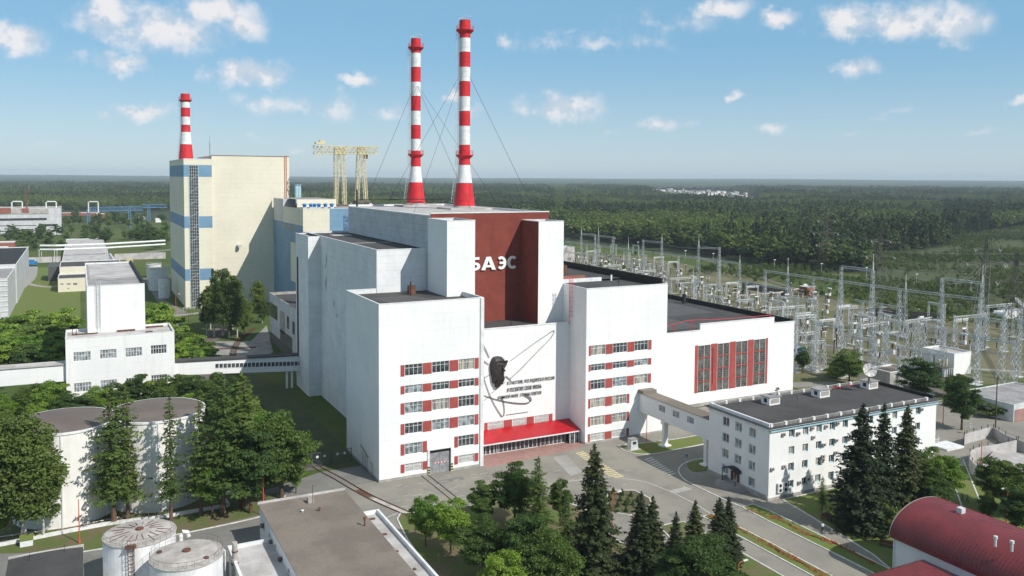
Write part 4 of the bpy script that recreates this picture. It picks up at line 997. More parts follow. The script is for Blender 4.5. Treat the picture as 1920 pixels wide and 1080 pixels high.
def dish():
    p = at(1637, 722, z=17.2); t = thing('satellite_dish', 'large ribbed grey satellite dish on the rearmost roof hut of the office', 'dish', (p.x, p.y + 1.2, 17.15))
    MB().mat('galvd').bar((0, 0, 0), (0, 0, 2.6), .2).bar((-.7, 0, 0), (0, 0, 1.8), .1).bar((.7, 0, 0), (0, 0, 1.8), .1).obj('mast', t)
    d = MB(); rr = 1.65; n = 16
    for j in range(4):
        for k in range(n):
            a0_, a1_ = 2*math.pi*k/n, 2*math.pi*(k+1)/n; r0, r1 = rr*j/4, rr*(j+1)/4
            d.mat('galv' if k % 2 else 'tankroof'); f = lambda r, a: (r*math.cos(a), r*math.sin(a), .28*r*r/rr)
            d.poly([f(r0, a0_), f(r1, a0_), f(r1, a1_), f(r0, a1_)] if j else [f(0, 0), f(r1, a0_), f(r1, a1_)])
    o = d.obj('reflector', t, (0, 0, 3.3)); o.rotation_euler = (R(62), 0, R(-28)); MB().mat('galvd').bar((0, 0, 0), (0, 0, 1.5), .1).bar((rr*.9, 0, .5), (0, 0, 1.5), .05).bar((-rr*.9, 0, .5), (0, 0, 1.5), .05).box(-.15, -.15, 1.4, .15, .15, 1.7).obj('feed', o)
dish()

# covered bridge between plant and office
def bridge_front():
    t = thing('covered_bridge', 'white enclosed footbridge on concrete legs from the plant to the office', 'bridge')
    X0, X1 = 127.4, 131.0; ya, yb = 172.85, 144.05; z0, z1 = 6.4, 11.2
    hs = []
    for px in (1236, 1262, 1289):
        y = at(px, 770, X=X0)[1]; hs.append((y - 2.3, 8.7, y + .1, 10.2))
    b = MB().mat('white').facade('X', X0, yb, ya, z0, z1, hs, .2); b.facade('X', X1, yb, ya, z0, z1, [], inward=-1); b.poly([(X0, yb, z0), (X1, yb, z0), (X1, ya, z0), (X0, ya, z0)])
    b.obj('gallery', t)
    for h in hs:
        w = MB().mat('trim')
        for k in range(6): y = h[0] + (h[2] - h[0])*k/5; w.box(X0 + .02, y - .06, h[1], X0 + .1, y + .06, h[3])
        wo = w.obj('window', t); MB().mat('glassl').poly([(X0 + .15, h[0], h[1]), (X0 + .15, h[2], h[1]), (X0 + .15, h[2], h[3]), (X0 + .15, h[0], h[3])]).obj('pane', wo)
    r = MB().mat('roofbrown').poly([(X0 - .25, yb, z1 + .12), (X1 + .25, yb, z1 + .12), (X1 + .25, ya, z1 + .12), (X0 - .25, ya, z1 + .12)]).poly([(X0 - .25, yb, z1), (X0 - .25, yb, z1 + .12), (X0 - .25, ya, z1 + .12), (X0 - .25, ya, z1)]).poly([(X0 - .25, yb, z1), (X0 - .25, ya, z1), (X1 + .25, ya, z1), (X1 + .25, yb, z1)]).box(X0 - .3, ya - 2.2, z1 + .125, X1 + .3, ya, z1 + .9); r.obj('roof', t)
    for y in (163.2, 147.8):
        b = MB().mat('white_plain').box(X0 + .35, y - .45, .4, X0 + 1.5, y + .45, z0 - .9); b.box(X0 + .1, y - .7, z0 - .9, X1 - .3, y + .7, z0 - .004); b.box(X0 - .4, y - 1, 0, X0 + 2.2, y + 1, .4); b.obj('leg', t)
bridge_front()

# ---------------------------------------------------------------- left side: white machine house, bridges
def machine_house():
    t = thing('white_machine_house', 'white block of two stacked volumes with four barred windows beside the covered bridges', 'building')
    X0, X1, Y0, Y1, H = -4.2, 24.0, 258, 273, 20.8
    ws = []
    for (a, c) in ((137, 170), (187, 218.5), (235, 266.5), (282.5, 312.5)):
        x0, x1 = at(a, 665, Y=Y0)[0], at(c, 665, Y=Y0)[0]; zt = at(a, {137: 661, 187: 656.5, 235: 653, 282.5: 648}[a], Y=Y0)[2]; ws.append((x0, zt - 2.6, x1, zt)); ws.append((x0, zt - 11.3, x1, zt - 8.7))
    b = MB(); walls(b, X0, Y0, X1, Y1, 0, H, 'white', south=ws, depth=.3); b.obj('wall', t)
    r = MB(); roof_slab(r, X0, Y0, X1, Y1, H, 'rooflight', par=.5, pw=.3); r.mat('rust').box(-2.6, 266, H - .4, 4, 266.3, H - .1).box(-2.6, 266, H - .4, -2.4, 266.2, H + 1.3).box(-1.6, 266, H - .4, -1.4, 266.2, H + 1.1).box(9, 266.5, H - .4, 14, 267.2, H).box(16, 270, H - .4, 22, 270.4, H); r.lathe((17.5, 262, H - .45), [(1.0, 0), (1.0, .3)], 14); r.obj('roof', t)
    wr = random.Random(2)
    for i, (x0, z0, x1, z1) in enumerate(ws): window(t, x0, Y0, z0, x1 - x0, z1 - z0, 6, 2, 'glassl' if i < 5 else 'glass', upper=.6, fw=.14, depth=.25)
    Yt = 268; tx0, tx1 = at(163, 560, Y=Yt)[0], at(271.5, 560, Y=Yt)[0]; HT = at(163, 537, Y=Yt)[2]; lo = at(150, 494, z=HT); YB = lo.y
    b = MB(); walls(b, tx0, Yt, tx1, YB, 0, HT, 'white'); b.obj('upper_block', t)
    r = MB(); roof_slab(r, tx0, Yt, tx1, YB, HT, 'roofgrey', par=.4, pw=.3, sides='SWN'); r.mat('black').box(tx1 - .5, Yt + .4, HT - .4, tx1 + .05, YB, HT + .5); r.mat('rooflight').poly([(tx0 + 1, Yt + 22, HT - .38), (tx1 - 1, Yt + 22, HT - .38), (tx1 - 1, YB - 1, HT - .38), (tx0 + 1, YB - 1, HT - .38)]); r.obj('roof', t)
    xl = at(185, 560, Y=Yt)[0]; ladder(t, xl, Yt, H, HT + .5, m='galv', w=.9)
machine_house()
def side_bridge(label, x0, x1, y0, y1, za0, za1, zb0, zb1, win, legs, name='covered_bridge'):
    """gallery along X: floor/roof heights at its left (za) and right (zb) end"""
    t = thing(name, label, 'bridge'); b = MB().mat('white')
    def wall_y(y, flip):
        n = 1
        b.poly([(x0, y, za0), (x1, y, zb0), (x1, y, zb1), (x0, y, za1)])
    wall_y(y0, 0); wall_y(y1, 1); b.poly([(x0, y0, za0), (x0, y1, za0), (x1, y1, zb0), (x1, y0, zb0)]); b.obj('gallery', t)
    r = MB().mat(win[3] if len(win) > 3 else 'roofgrey')
    e = .35; P = [(x0, y0 - e, za1 + .02), (x1, y0 - e, zb1 + .02), (x1, y1 + e, zb1 + .02), (x0, y1 + e, za1 + .02)]
    r.poly([(p[0], p[1], p[2] + .3) for p in P]); r.poly(P[::-1])
    for i in range(4): p, q = P[i], P[(i+1) % 4]; r.poly([p, q, (q[0], q[1], q[2] + .3), (p[0], p[1], p[2] + .3)])
    r.obj('roof', t)
    xs0, xs1, n = win[:3]
    for k in range(n):
        x = xs0 + (xs1 - xs0)*k/n; w = (xs1 - xs0)/n*.78; f = (x - x0)/(x1 - x0); z = za0 + (zb0 - za0)*f + 1.75
        w_ = MB().mat('trim').box(x - .1, y0 - .08, z - .1, x + w + .1, y0 - .004, z).box(x - .1, y0 - .08, z + 1.25, x + w + .1, y0 - .004, z + 1.35).box(x - .1, y0 - .08, z, x, y0 - .004, z + 1.25).box(x + w, y0 - .08, z, x + w + .1, y0 - .004, z + 1.25)
        wo = w_.obj('window', t); MB().mat('glass').poly([(x, y0 - .02, z), (x + w, y0 - .02, z), (x + w, y0 - .02, z + 1.25), (x, y0 - .02, z + 1.25)]).obj('pane', wo)
    for (x, ww) in legs:
        for dx in (0, 1.6): MB().mat('white_plain').box(x + dx, y0 + .5, 0, x + dx + .55, y0 + 1.1, za0 + (zb0 - za0)*(x - x0)/(x1 - x0) - .003).obj('leg', t)
side_bridge('white covered bridge with a strip of small windows joining the machine house to the plant', 24.0, 64.3, 259.3, 262.6, 7.6, 11.4, 5.0, 9.9, (35.5, 61.5, 22, 'roof'), [(56.6, 1)])
side_bridge('white covered bridge running off the left edge from the machine house', -60, -4.2, 259.3, 263.5, 9.5, 14.0, 8.8, 13.4, (-60, -60, 0, 'rooflight'), [(-30, 1)])
# grey workshop wing behind the left wing
def grey_wing():
    t = thing('grey_workshop_wing', 'weathered grey panel building with patchwork facade left of the white wing', 'building')
    X0, Y0, Y1 = 60, 300, 340; pt = at(505, 549, Y=Y1); X0 = pt.x; H = pt.z
    c = at(552, 572, X=X0); Y0 = max(264.5, c.y)
    b = MB(); walls(b, X0, 268.1, 88, Y1, 0, H, 'grey_panel'); b.obj('wall', t)
    r = MB(); roof_slab(r, X0, 268.1, 88, Y1, H, 'roof', par=.9, pw=.3, pm='concrete'); r.obj('roof', t)
    for (y0, y1, z0, z1, m) in ((325, 339, H - 9, H - 3.5, 'glass'), (312, 320, H - 12, H - 4, 'concrete'), (300, 339, H - 20, H - 15.5, 'galvd'), (275, 339, H - 28, H - 24.5, 'glass'), (305, 308, H - 9, H - 4.5, 'glass'), (296, 299, H - 9.5, H - 5, 'glass'), (286, 300, H - 21, H - 17, 'glass'), (300, 320, 4, 8, 'galvd')):
        MB().mat(m).box(X0 - .12, y0, z0, X0 - .01, y1, z1).obj('window_strip', t)
grey_wing()
# gantry crane standing on the far roof
def gantry_crane():
    Y = 425; t = thing('gantry_crane', 'cream yellow gantry crane with two tall lattice legs standing above the roofs', 'crane', (0, 0, 0))
    def P(x, y, dy=0): q = at(x, y, Y=Y + dy); return q
    def truss(b, a0_, a1_, b0_, b1_, n, w=.32):
        for k in range(n):
            p, q = a0_.lerp(b0_, k/n), a1_.lerp(b1_, k/n); p2, q2 = a0_.lerp(b0_, (k+1)/n), a1_.lerp(b1_, (k+1)/n)
            b.bar(p, q2, w*.5); b.bar(q, p2, w*.5); b.bar(p, q, w*.5)
        b.bar(a0_, b0_, w); b.bar(a1_, b1_, w)
    b = MB().mat('yellow'); dys = (0, 3.2)
    for dy in dys:
        tl, tr, bl, br = P(590, 273), P(711, 275), P(590, 288), P(711, 289)
        o = Vector((0, dy, 0)); truss(b, tl + o, bl + o, tr + o, br + o, 16, .34)
    for k in range(9):
        p = P(590, 273).lerp(P(711, 275), k/8); b.bar(p, p + Vector((0, 3.2, 0)), .3); p = P(590, 288).lerp(P(711, 289), k/8); b.bar(p, p + Vector((0, 3.2, 0)), .3)
    b.obj('bridge_girder', t)
    for (l0, l1, r0, r1, tops) in (((629, 384), (633, 384), (646, 384), (650, 384), (631, 646)), ((669, 376), (673, 376), (686, 380), (690, 380), (674, 683))):
        lg = MB().mat('yellow')
        for dy in (0, 3.2):
            o = Vector((0, dy, 0)); cx_ = (tops[0] + tops[1])/2
            truss(lg, P(tops[0] - 2, 290) + o, P(cx_ - 1, 290) + o, P(*l0) + o, P(*l1) + o, 12, .27); truss(lg, P(cx_ + 1, 290) + o, P(tops[1] + 2, 290) + o, P(*r0) + o, P(*r1) + o, 12, .27)
        for k in range(8):
            p = P(tops[0] - 2, 290).lerp(P(*l0), k/8); lg.bar(p, p + Vector((0, 3.2, 0)), .25); p = P(tops[1] + 2, 290).lerp(P(*r1), k/8); lg.bar(p, p + Vector((0, 3.2, 0)), .25)
        a = P(tops[0] - 2, 276); c = P(tops[1] + 2, 290); lg.box(a.x, Y + .3, c.z, c.x, Y + 2.9, a.z); lg.mat('galvd').box(P(l0[0] - 3, 384).x, Y - 1, P(*l0).z - 1.2, P(r1[0] + 3, 384).x, Y + 4.4, P(*l0).z)
        lg.obj('leg', t)
    q = P(602, 270); MB().mat('yellow').box(q.x - 2.6, Y + .4, q.z, q.x + 2.6, Y + 3, q.z + 1.0).box(q.x - .5, Y + .6, q.z + 1, q.x + 1.9, Y + 2.6, q.z + 2.0).obj('trolley', t)
    q = P(687, 294); MB().mat('rust').box(q.x - .9, Y + .4, q.z - 1, q.x + .9, Y + 2.5, q.z + 1.2).obj('cabin', t)
    q = P(593, 292); MB().mat('yellow').bar((q.x, Y, q.z + 1), (q.x, Y, q.z - 1), .3).bar((q.x + 2, Y, q.z + 1), (q.x + 2, Y, q.z - 1), .3).bar((q.x - .5, Y, q.z - 1), (q.x + 3.4, Y, q.z - 1), .2).obj('hanging_cradle', t)
    # it stands on a building whose roof is hidden behind the reactor hall
gantry_crane()
def roof_plant():
    Y = 420; t = thing('roof_machinery', 'low rusty red machinery deck on the annex roof under the gantry crane', 'machinery')
    a, c = at(606, 384, Y=Y), at(708, 388, Y=Y); b = MB().mat('rust').box(a.x, Y - 4, 51.2, c.x, Y + 8, c.z + .3); b.obj('deck', t)
    r = random.Random(3); q = MB()
    for k in range(16): x = r.uniform(a.x, c.x); w = r.uniform(.4, 1.4); q.mat(r.choice(['rust', 'trim', 'galvd', 'rust'])).box(x, Y - 3.5 + k*.6, c.z + .3, x + w, Y - 3.1 + k*.6, c.z + .6 + r.uniform(.3, 1.6))
    q.obj('machines', t)
roof_plant()
for i, (px, py) in enumerate(((571, 391), (583, 389), (590, 391), (598, 389), (610, 386), (622, 391))):
    q = at(px, py, Y=392); f = MB().mat('brightblue').lathe((0, 0, 0), [(.8, 0), (.8, 1.0), (1.3, 1.1), (1.1, 1.5), (.3, 1.8)], 12)
    f.mat('galv').box(-.9, -.9, -.6, .9, .9, 0); o = f.obj('roof_fan'); o.location = (q.x, 392, 51.7); tag(o, 'bright blue mushroom shaped roof fan on the cream annex roof', 'roof fan', 'blue roof fans')
for px in (556, 561):
    q = at(px, 366, Y=440); o = MB().mat('paleblue').lathe((0, 0, 0), [(1.0, 0), (1.0, 10.4), (1.1, 10.4), (1.1, 11)], 14).obj('blue_stack'); o.location = (q.x, 440, 51); tag(o, 'short pale blue vent stack behind the cream annex roof', 'vent stack', 'pair of pale blue vent stacks')
md = MB().mat('black'); q = at(664, 436, z=48.3); md.bar((79, 258, 48.2), (79, 258, 62), .45); md.bar((79, 258, 58.8), (112, 258, 58.8), .25); md.bar((112, 258, 56.5), (112, 258, 60), .4)
tag(md.obj('black_pipe_frame'), 'thin black pole and pipe frame rising beside the grey panel wall', 'pipe frame')

# low cream workshop, white-roofed hall, pipe racks, industrial backdrop
def simple_building(name, label, cat, x0, y0, x1, y1, h, wall, roof, par=.4, south=(), depth=.25, pm='trim', glass='glass', cols=3, sides='NSEW', extra=None):
    t = thing(name, label, cat, ((x0+x1)/2, y0, 0)); ox, oy = (x0+x1)/2, y0
    b = MB(); walls(b, x0-ox, 0, x1-ox, y1-oy, 0, h, wall, south=[(a-ox, z0, c-ox, z1) for a, z0, c, z1 in south], depth=depth); b.obj('wall', t)
    r = MB(); roof_slab(r, x0-ox, 0, x1-ox, y1-oy, h, roof, par=par, pw=.3, pm=pm, sides=sides); r.obj('roof', t)
    for a, z0, c, z1 in south: window(t, a-ox, 0, z0, c-a, z1-z0, cols, 2, glass, depth=depth)
    return t
# positions from the photo
p0, p1 = at(109, 548, z=0), at(158, 547, z=0); yq = p0.y
def zY(x, y, Y): return at(x, y, Y=Y)
a = zY(109, 525, yq); w1, w2, w3 = zY(113, 537, yq), zY(125, 536, yq), zY(137, 536, yq)
cw_ = [(zY(x0, y0, yq).x, zY(x0, y0, yq).z, zY(x1, y0, yq).x, zY(x1, y1, yq).z) for (x0, y0, x1, y1) in ((112.5, 534.5, 119, 531.5), (125, 534.5, 132.5, 531), (137, 535, 145, 530.5), (125.5, 542.5, 130, 540))]
cwk = simple_building('cream_workshop', 'small cream two storey workshop with little dark windows left of the tall white block', 'building', p0.x, yq, p0.x + 34, yq + 24, at(109, 523, Y=yq).z, 'cream', 'roof', south=cw_)
simple_building('cream_upper_workshop', 'cream windowless block with dark flat roof behind the small cream workshop', 'building', p0.x + .5, yq + 24.1, p0.x + 34, yq + 60, at(108, 501, Y=yq + 24).z, 'cream', 'roof')
q0 = at(115, 497, Y=640); simple_building('white_roofed_hall', 'low hall with a broad pale flat roof behind the tall white block', 'building', q0.x, 640, at(211, 494, Y=640).x, 900, q0.z, 'white_plain', 'rooflight', sides='SWN')
# two long grey sheds at the left edge
def shed(label, pts, h, h2, wall, roof):
    pass
ga = at(16, 598, z=0); gx = ga.x; hA = hgt(ga, 522); ob = simple_building('ribbed_grey_shed', 'pale ribbed grey shed with flat grey roof at the left edge', 'building', gx - 40, ga.y, gx, ga.y + 52, hA, 'grey_panel', 'roofgrey')
rb = MB().mat('trim')
for k in range(8): z = hA*(k + .5)/8; rb.box(-18, -.25, z, 20, -.02, z + .25)
rb.obj('ribs', ob)
simple_building('dark_roofed_shed', 'long shed with ragged black roof behind the ribbed grey shed', 'building', gx - 40, ga.y + 52.2, gx + .5, ga.y + 170, at(31, 483, X=gx)[2] if False else hA + 1.5, 'grey_panel', 'black')
bq = at(27, 478, z=0); hb_ = hgt(bq, 455)
simple_building('red_brick_house', 'red brick gabled house at the left edge beyond the sheds', 'building', bq.x - 30, bq.y, bq.x, bq.y + 20, hb_, 'brickred', 'tankroof')
wq = at(14, 482, z=0); simple_building('white_garage', 'small white garage with grey door beside the red brick house', 'garage', wq.x - 25, wq.y, wq.x, wq.y + 12, hgt(wq, 464), 'white_plain', 'rooflight')
# storage tanks beside the cream block
for i, (px, py, r_, ty) in enumerate(((299, 545, 5.5, 505), (290, 522, 4.5, 497), (309, 560, 3.0, 522))):
    q = at(px, py, z=0); h = hgt(q, ty); b = MB().mat('trim').lathe((0, 0, 0), [(r_, 0), (r_, h)], 28, caps=False).mat('tankroof').lathe((0, 0, h), [(r_ + .1, 0), (r_*.4, .5), (.1, .7)], 28)
    t = thing('grey_storage_tank', ('wide grey storage tank tucked against the cream block', 'rear pale storage tank with dished lid near the cream block', 'small grey storage tank in front of the wide one')[i], 'tank', (q.x, q.y + r_, 0)); b.obj('shell', t)
    q_ = MB().mat('galv')
    for k in range(16): a0_, a1_ = k*math.pi/8, (k+1)*math.pi/8; c0, c1 = (r_*math.cos(a0_), r_*math.sin(a0_)), (r_*math.cos(a1_), r_*math.sin(a1_)); q_.bar((*c0, h), (*c0, h + 1.1), .08).bar((*c0, h + 1.1), (*c1, h + 1.1), .07)
    q_.obj('railing', t)
# big grey plant far left
gp = at(115, 440, z=0); Yg = gp.y; hg = at(115, 390, Y=Yg).z; x1g = gp.x; t = thing('grey_industrial_plant', 'long grey industrial block with window bands on the far left', 'building')
b = MB(); walls(b, x1g - 150, Yg, x1g, Yg + 60, 0, hg, 'grey_panel'); b.mat('tankroof').box(x1g - 150, Yg - .5, hg*.80, x1g - 12, Yg - .02, hg*.98); b.obj('wall', t)
for (z0, z1, xa, xb) in ((.56, .64, -140, -14), (.30, .40, -140, -76), (.33, .41, -22, -5), (.12, .20, -140, -74), (.36, .38, -70, -24), (.16, .18, -70, -5)): MB().mat('glass').box(x1g + xa, Yg - .3, hg*z0, x1g + xb, Yg - .03, hg*z1).obj('window_band', t)
MB().mat('brickred').box(x1g - 62, Yg - .8, hg*.82, x1g - 48, Yg - .55, hg*1.02).box(x1g - 38, Yg - .8, hg*.84, x1g - 31, Yg - .55, hg).obj('brick_infill', t)
r = MB(); roof_slab(r, x1g - 150, Yg, x1g, Yg + 60, hg, 'tankroof', par=.5, pw=.5, pm='concrete'); r.obj('roof', t)
mp = at(50, 384, Y=Yg + 20); m_ = MB().mat('rust').bar((0, 0, 0), (0, 0, 18), 1.6).bar((-2, 0, 17), (2, 0, 17), .5).bar((-2, 0, 17), (-2, 0, 21), .6).bar((2, 0, 17), (2, 0, 21), .6).bar((0, 0, 18), (0, 0, 22), .4); o = m_.obj('radio_mast'); o.location = (mp.x, Yg + 20, hg); tag(o, 'red and white radio mast on the roof of the grey plant', 'mast')
# pipe racks
def pipe_rack(name, label, pts, z, m, r_, legs, double=0.0, cat='pipe rack', beam=None):
    t = thing(name, label, cat, pts[0]); o = Vector(pts[0]); P = [Vector(p) - o for p in pts]
    b = MB().mat(m)
    for dz in ((0, double) if double else (0,)): b.tube([(p.x, p.y, z + dz) for p in P], r_, 8)
    b.obj('pipe', t)
    for i in range(len(P) - 1):
        n = max(1, int((P[i+1] - P[i]).length/legs))
        for k in range(n): p = P[i].lerp(P[i+1], k/n); MB().mat('galv').bar((p.x - .8, p.y, 0), (p.x - .8, p.y, z), .35).bar((p.x + .8, p.y, 0), (p.x + .8, p.y, z), .35).bar((p.x - 1.4, p.y, z - .4), (p.x + 1.4, p.y, z - .4), .3).obj('post', t)
    return t
A_, B_ = at(76, 492, z=0), at(310, 480, z=0)
za = hgt(A_, 468)
pipe_rack('pipe_rack', 'white elevated pipelines on posts crossing in front of the far left trees', [A_, at(105, 492, z=0), at(200, 488, z=0), B_], za, 'whitepaint', .75, 28, double=3.0)
pipe_rack('pipe_rack', 'silver pipes on a low rack along the edge of the white roofed hall', [at(207, 500, z=0), at(218, 520, z=0)], 9, 'galv', .8, 12)
C_, D_ = at(165, 420, z=0), at(312, 415, z=0); zc = hgt(C_, 390)
def blue_gantry():
    t = thing('blue_conveyor_gantry', 'blue lattice conveyor gantry on tall towers beyond the left trees', 'gantry'); Y = at(243, 428, z=0).y
    b = MB().mat('gantryblue'); p = [at(x, y, Y=Y) for x, y in ((165, 389), (268, 387), (268, 394), (165, 396))]
    n = 22
    for k in range(n):
        a, c = p[0].lerp(p[1], k/n), p[0].lerp(p[1], (k+1)/n); d, e = p[3].lerp(p[2], k/n), p[3].lerp(p[2], (k+1)/n); b.bar(a, c, .7).bar(d, e, .9).bar(a, e, .5).bar(a, d, .5)
    p = [at(x, y, Y=Y) for x, y in ((268, 383), (313, 383), (313, 389), (268, 389))]
    for k in range(8): a, c = p[0].lerp(p[1], k/8), p[0].lerp(p[1], (k+1)/8); d, e = p[3].lerp(p[2], k/8), p[3].lerp(p[2], (k+1)/8); b.bar(a, c, .7).bar(d, e, .9).bar(a, e, .5)
    b.obj('truss', t)
    for (x, yt, yb_) in ((166, 392, 422), (243, 388, 428), (279, 382, 415)):
        lg = MB().mat('gantryblue'); a0_, a1_, c0, c1 = at(x - 2, yt, Y=Y), at(x + 2, yt, Y=Y), at(x - 2.6, yb_, Y=Y), at(x + 2.6, yb_, Y=Y); lg.bar(a0_, c0, .7).bar(a1_, c1, .7)
        for k in range(6): lg.bar(a0_.lerp(c0, k/6), a1_.lerp(c1, (k+1)/6), .4).bar(a1_.lerp(c1, k/6), a0_.lerp(c0, (k+1)/6), .4)
        lg.obj('tower', t)
blue_gantry()
for i, (x, y, w, h, m, lb) in enumerate(((190, 412, 16, 11, 'brickred', 'small red brick house under the blue gantry'), (297, 417, 9, 7, 'white_plain', 'little white hut right of the blue gantry tower'), (150, 404, 60, 5, 'brickred', 'long low reddish shed behind the blue gantry'), (268, 412, 12, 5, 'rooflight', 'pale low shed beyond the blue gantry'))):
    q = at(x, y, z=0); ww = w/CF*q.y; simple_building('far_house', lb, 'house', q.x - ww/2, q.y, q.x + ww/2, q.y + 15, hgt(q, y - h), m, 'tankroof')
for i, (x, y) in enumerate(((32, 388), (96, 388), (175, 388))):
    q = at(x, y, Y=Yg + 10); t = pipe = MB().mat('whitepaint').tube([(0, 0, -6), (0, 0, 5), (1, 0, 6), (9, 0, 6), (10, 0, 5), (10, 0, -6)], .7, 6).obj('pipe_loop'); t.location = (q.x - 5, Yg + 10, q.z); tag(t, 'white pipe expansion loop standing above the roofs', 'pipe loop', 'white pipe expansion loops')
# boundary wall and small things of the left yard
wl = thing('yard_wall', 'long pale concrete yard wall behind the blue van', 'wall')
a_, b_ = at(30, 494, z=0), at(114, 492, z=0); MB().mat('rooflight').box(a_.x, a_.y, 0, b_.x, a_.y + .4, 4.2).obj('panel', wl)
w2_ = thing('yard_wall', 'pale concrete wall running to the foot of the cream block', 'wall'); a_, b_ = at(215, 488, z=0), at(310, 484, z=0); MB().mat('rooflight').box(a_.x, a_.y, 0, b_.x, a_.y + .4, 5).obj('panel', w2_)
def container(label, x, y, w, l, h, m, rz=0, name='container'):
    q = at(x, y, z=0); t = thing(name, label, 'container', q, rz); b = MB().mat(m).box(-w/2, 0, .15, w/2, l, h)
    k = -w/2 + .3
    while k < w/2: b.box(k, -.06, .3, k + .12, -.003, h - .2); k += .45
    b.obj('shell', t); MB().mat('galvd').box(-w/2 - .03, -.08, 0, w/2 + .03, l + .05, .15).obj('base', t); return t
container('yellow container behind the tall white block', 243, 496, 4.5, 4, 4.2, 'paintY')
container('dark green tall container beside the small cream workshop', 101, 527, 6, 25, 9, 'mesh')
container('blue shipping container by the corner of the turbine hall', 1493, 668, 7, 3, 3, 'brightblue')

# ---------------------------------------------------------------- foreground buildings and tanks
def big_tank(label, x, y, r, z):
    q = at(x, y, z=z); t = thing('concrete_storage_tank', label, 'tank', (q.x, q.y, 0))
    MB().mat('tankwhite').lathe((0, 0, 0), [(r, 0), (r, z - .35)], 56, caps=False).obj('shell', t, smooth=False)
    MB().mat('tankgrey').lathe((0, 0, z), [(r - .1, 0), (r*.5, .25), (.1, .4)], 56, caps=False).obj('roof', t)
    MB().mat('whitepaint').lathe((0, 0, z - .35), [(r - .02, 0), (r + .18, .02), (r + .18, .4), (r - .15, .42)], 56, caps=False).obj('rim', t)
    for k in range(3): a = R(215 + k*52); b = MB().mat('trim').box(-.12, -.12, 0, .12, .12, z - .4).obj('rib', t, (math.cos(a)*(r + .08), math.sin(a)*(r + .08), 0)); b.rotation_euler = (0, 0, a)
    return q
big_tank('wide white round tank with grey brown flat roof, left and nearer one of the pair', 121, 788, 9.3, 18)
big_tank('wide white round tank with grey brown flat roof, right and rear one of the pair', 294, 768, 9.3, 18)
def small_tank(label, x, y, r, z, lad, rusty):
    q = at(x, y, z=z); t = thing('white_steel_tank', label, 'tank', (q.x, q.y, 0))
    MB().mat('whitepaint').lathe((0, 0, 0), [(r, 0), (r, z - .1)], 48, caps=False).obj('shell', t)
    b = MB().mat('tankroof').lathe((0, 0, z - .1), [(r + .12, 0), (r + .12, .14), (r - .1, .15), (r*.5, .45), (.1, .75)], 48, caps=False); b.obj('roof', t)
    MB().mat('rust').lathe((0, 0, z + .6), [(.62, 0), (.62, .22), (.1, .26)], 18).obj('hatch', t)
    rl = MB().mat('galvd'); n = 30
    for k in range(n): a0_, a1_ = k*2*math.pi/n, (k+1)*2*math.pi/n; c0, c1 = (r*math.cos(a0_), r*math.sin(a0_)), (r*math.cos(a1_), r*math.sin(a1_)); rl.bar((*c0, z), (*c0, z + 1.1), .035).bar((*c0, z + 1.1), (*c1, z + 1.1), .035).bar((*c0, z + .55), (*c1, z + .55), .02)
    rl.obj('railing', t)
    if rusty:
        rs = MB().mat('rust'); rr = random.Random(4)
        for k in range(20): a = k*math.pi/10 + .1; r0 = rr.uniform(1, 2.8); r1 = rr.uniform(3.4, r - .4); rs.bar((r0*math.cos(a), r0*math.sin(a), z + .75 - r0*.11), (r1*math.cos(a), r1*math.sin(a), z + .72 - r1*.12), .07)
        rs.obj('roof_stiffeners', t)
        l = ladder(t, -1.6, -r*.95, 0, z + .6, m='rust', w=.8)
        MB().mat('rust').box(-2.4, -r - .6, z + .1, -.8, -r + .7, z + .2).obj('ladder_platform', t)
    else:
        for a, rr_ in ((R(-50), 3.8), (R(150), 4.2)): MB().mat('rust').lathe((rr_*math.cos(a), rr_*math.sin(a), z + .2), [(.38, 0), (.38, .2), (.1, .22)], 12).obj('small_hatch', t)
        MB().mat('tankroof').tube([(2.2, -r - .1, 1), (2.2, -r - .5, z - 2.4), (2.6, -r - .5, z - 1.8), (3.6, -r*.87 - .1, z - 2.2)], .16, 7).obj('outlet_pipe', t)
    return q
small_tank('white steel tank with rusty radial roof ribs and a caged ladder', 262, 999, 5.4, 9, True, True)
small_tank('white steel tank with smooth pale roof and brown hatches, right of the ribbed one', 350, 1040, 5.2, 9, False, False)
for (x, y, w, lb) in ((339, 1003, .35, 'white vent pipe elbow beside the ribbed tank'),):
    q = at(x, y, z=7); o = MB().mat('whitepaint').tube([(0, 0, -7), (0, 0, 0), (.3, 0, .5), (1.0, 0, .3), (1.2, 0, -.5)], w, 9).obj('vent_pipe'); o.location = q; tag(o, lb, 'pipe')
sp = at(438, 1012, z=7.8); fp = thing('lagged_flue_pipe', 'grey brown lagged flue pipe standing between tank and low annex', 'pipe', (sp.x, sp.y - 1, 0))
MB().mat('tankroof').lathe((0, 0, 0), [(.55, 0), (.55, 5.2)], 14).lathe((0, 0, 5.2), [(.42, 0), (.42, 2.6)], 14).obj('shaft', fp)
MB().mat('rust').lathe((0, 0, 4.2), [(.58, 0), (.62, .05), (.62, .25), (.58, .3)], 14).lathe((0, 0, 6.2), [(.45, 0), (.5, .05), (.5, .2), (.45, .25)], 14).obj('clamp', fp)
MB().mat('tankroof').tube([(.5, .2, 1.2), (1.4, .2, 1.4), (2.2, .1, 1.0)], .28, 8).obj('branch_pipe', fp)
tp = at(422, 1040, z=5.5); o = MB().mat('whitepaint').tube([(0, 0, -5.5), (0, 0, .6), (-.1, 0, .8), (-.6, 0, .8)], .11, 7).obj('thin_pipe'); o.location = tp; tag(o, 'thin white upright pipe bent at its top beside the smooth tank', 'pipe')

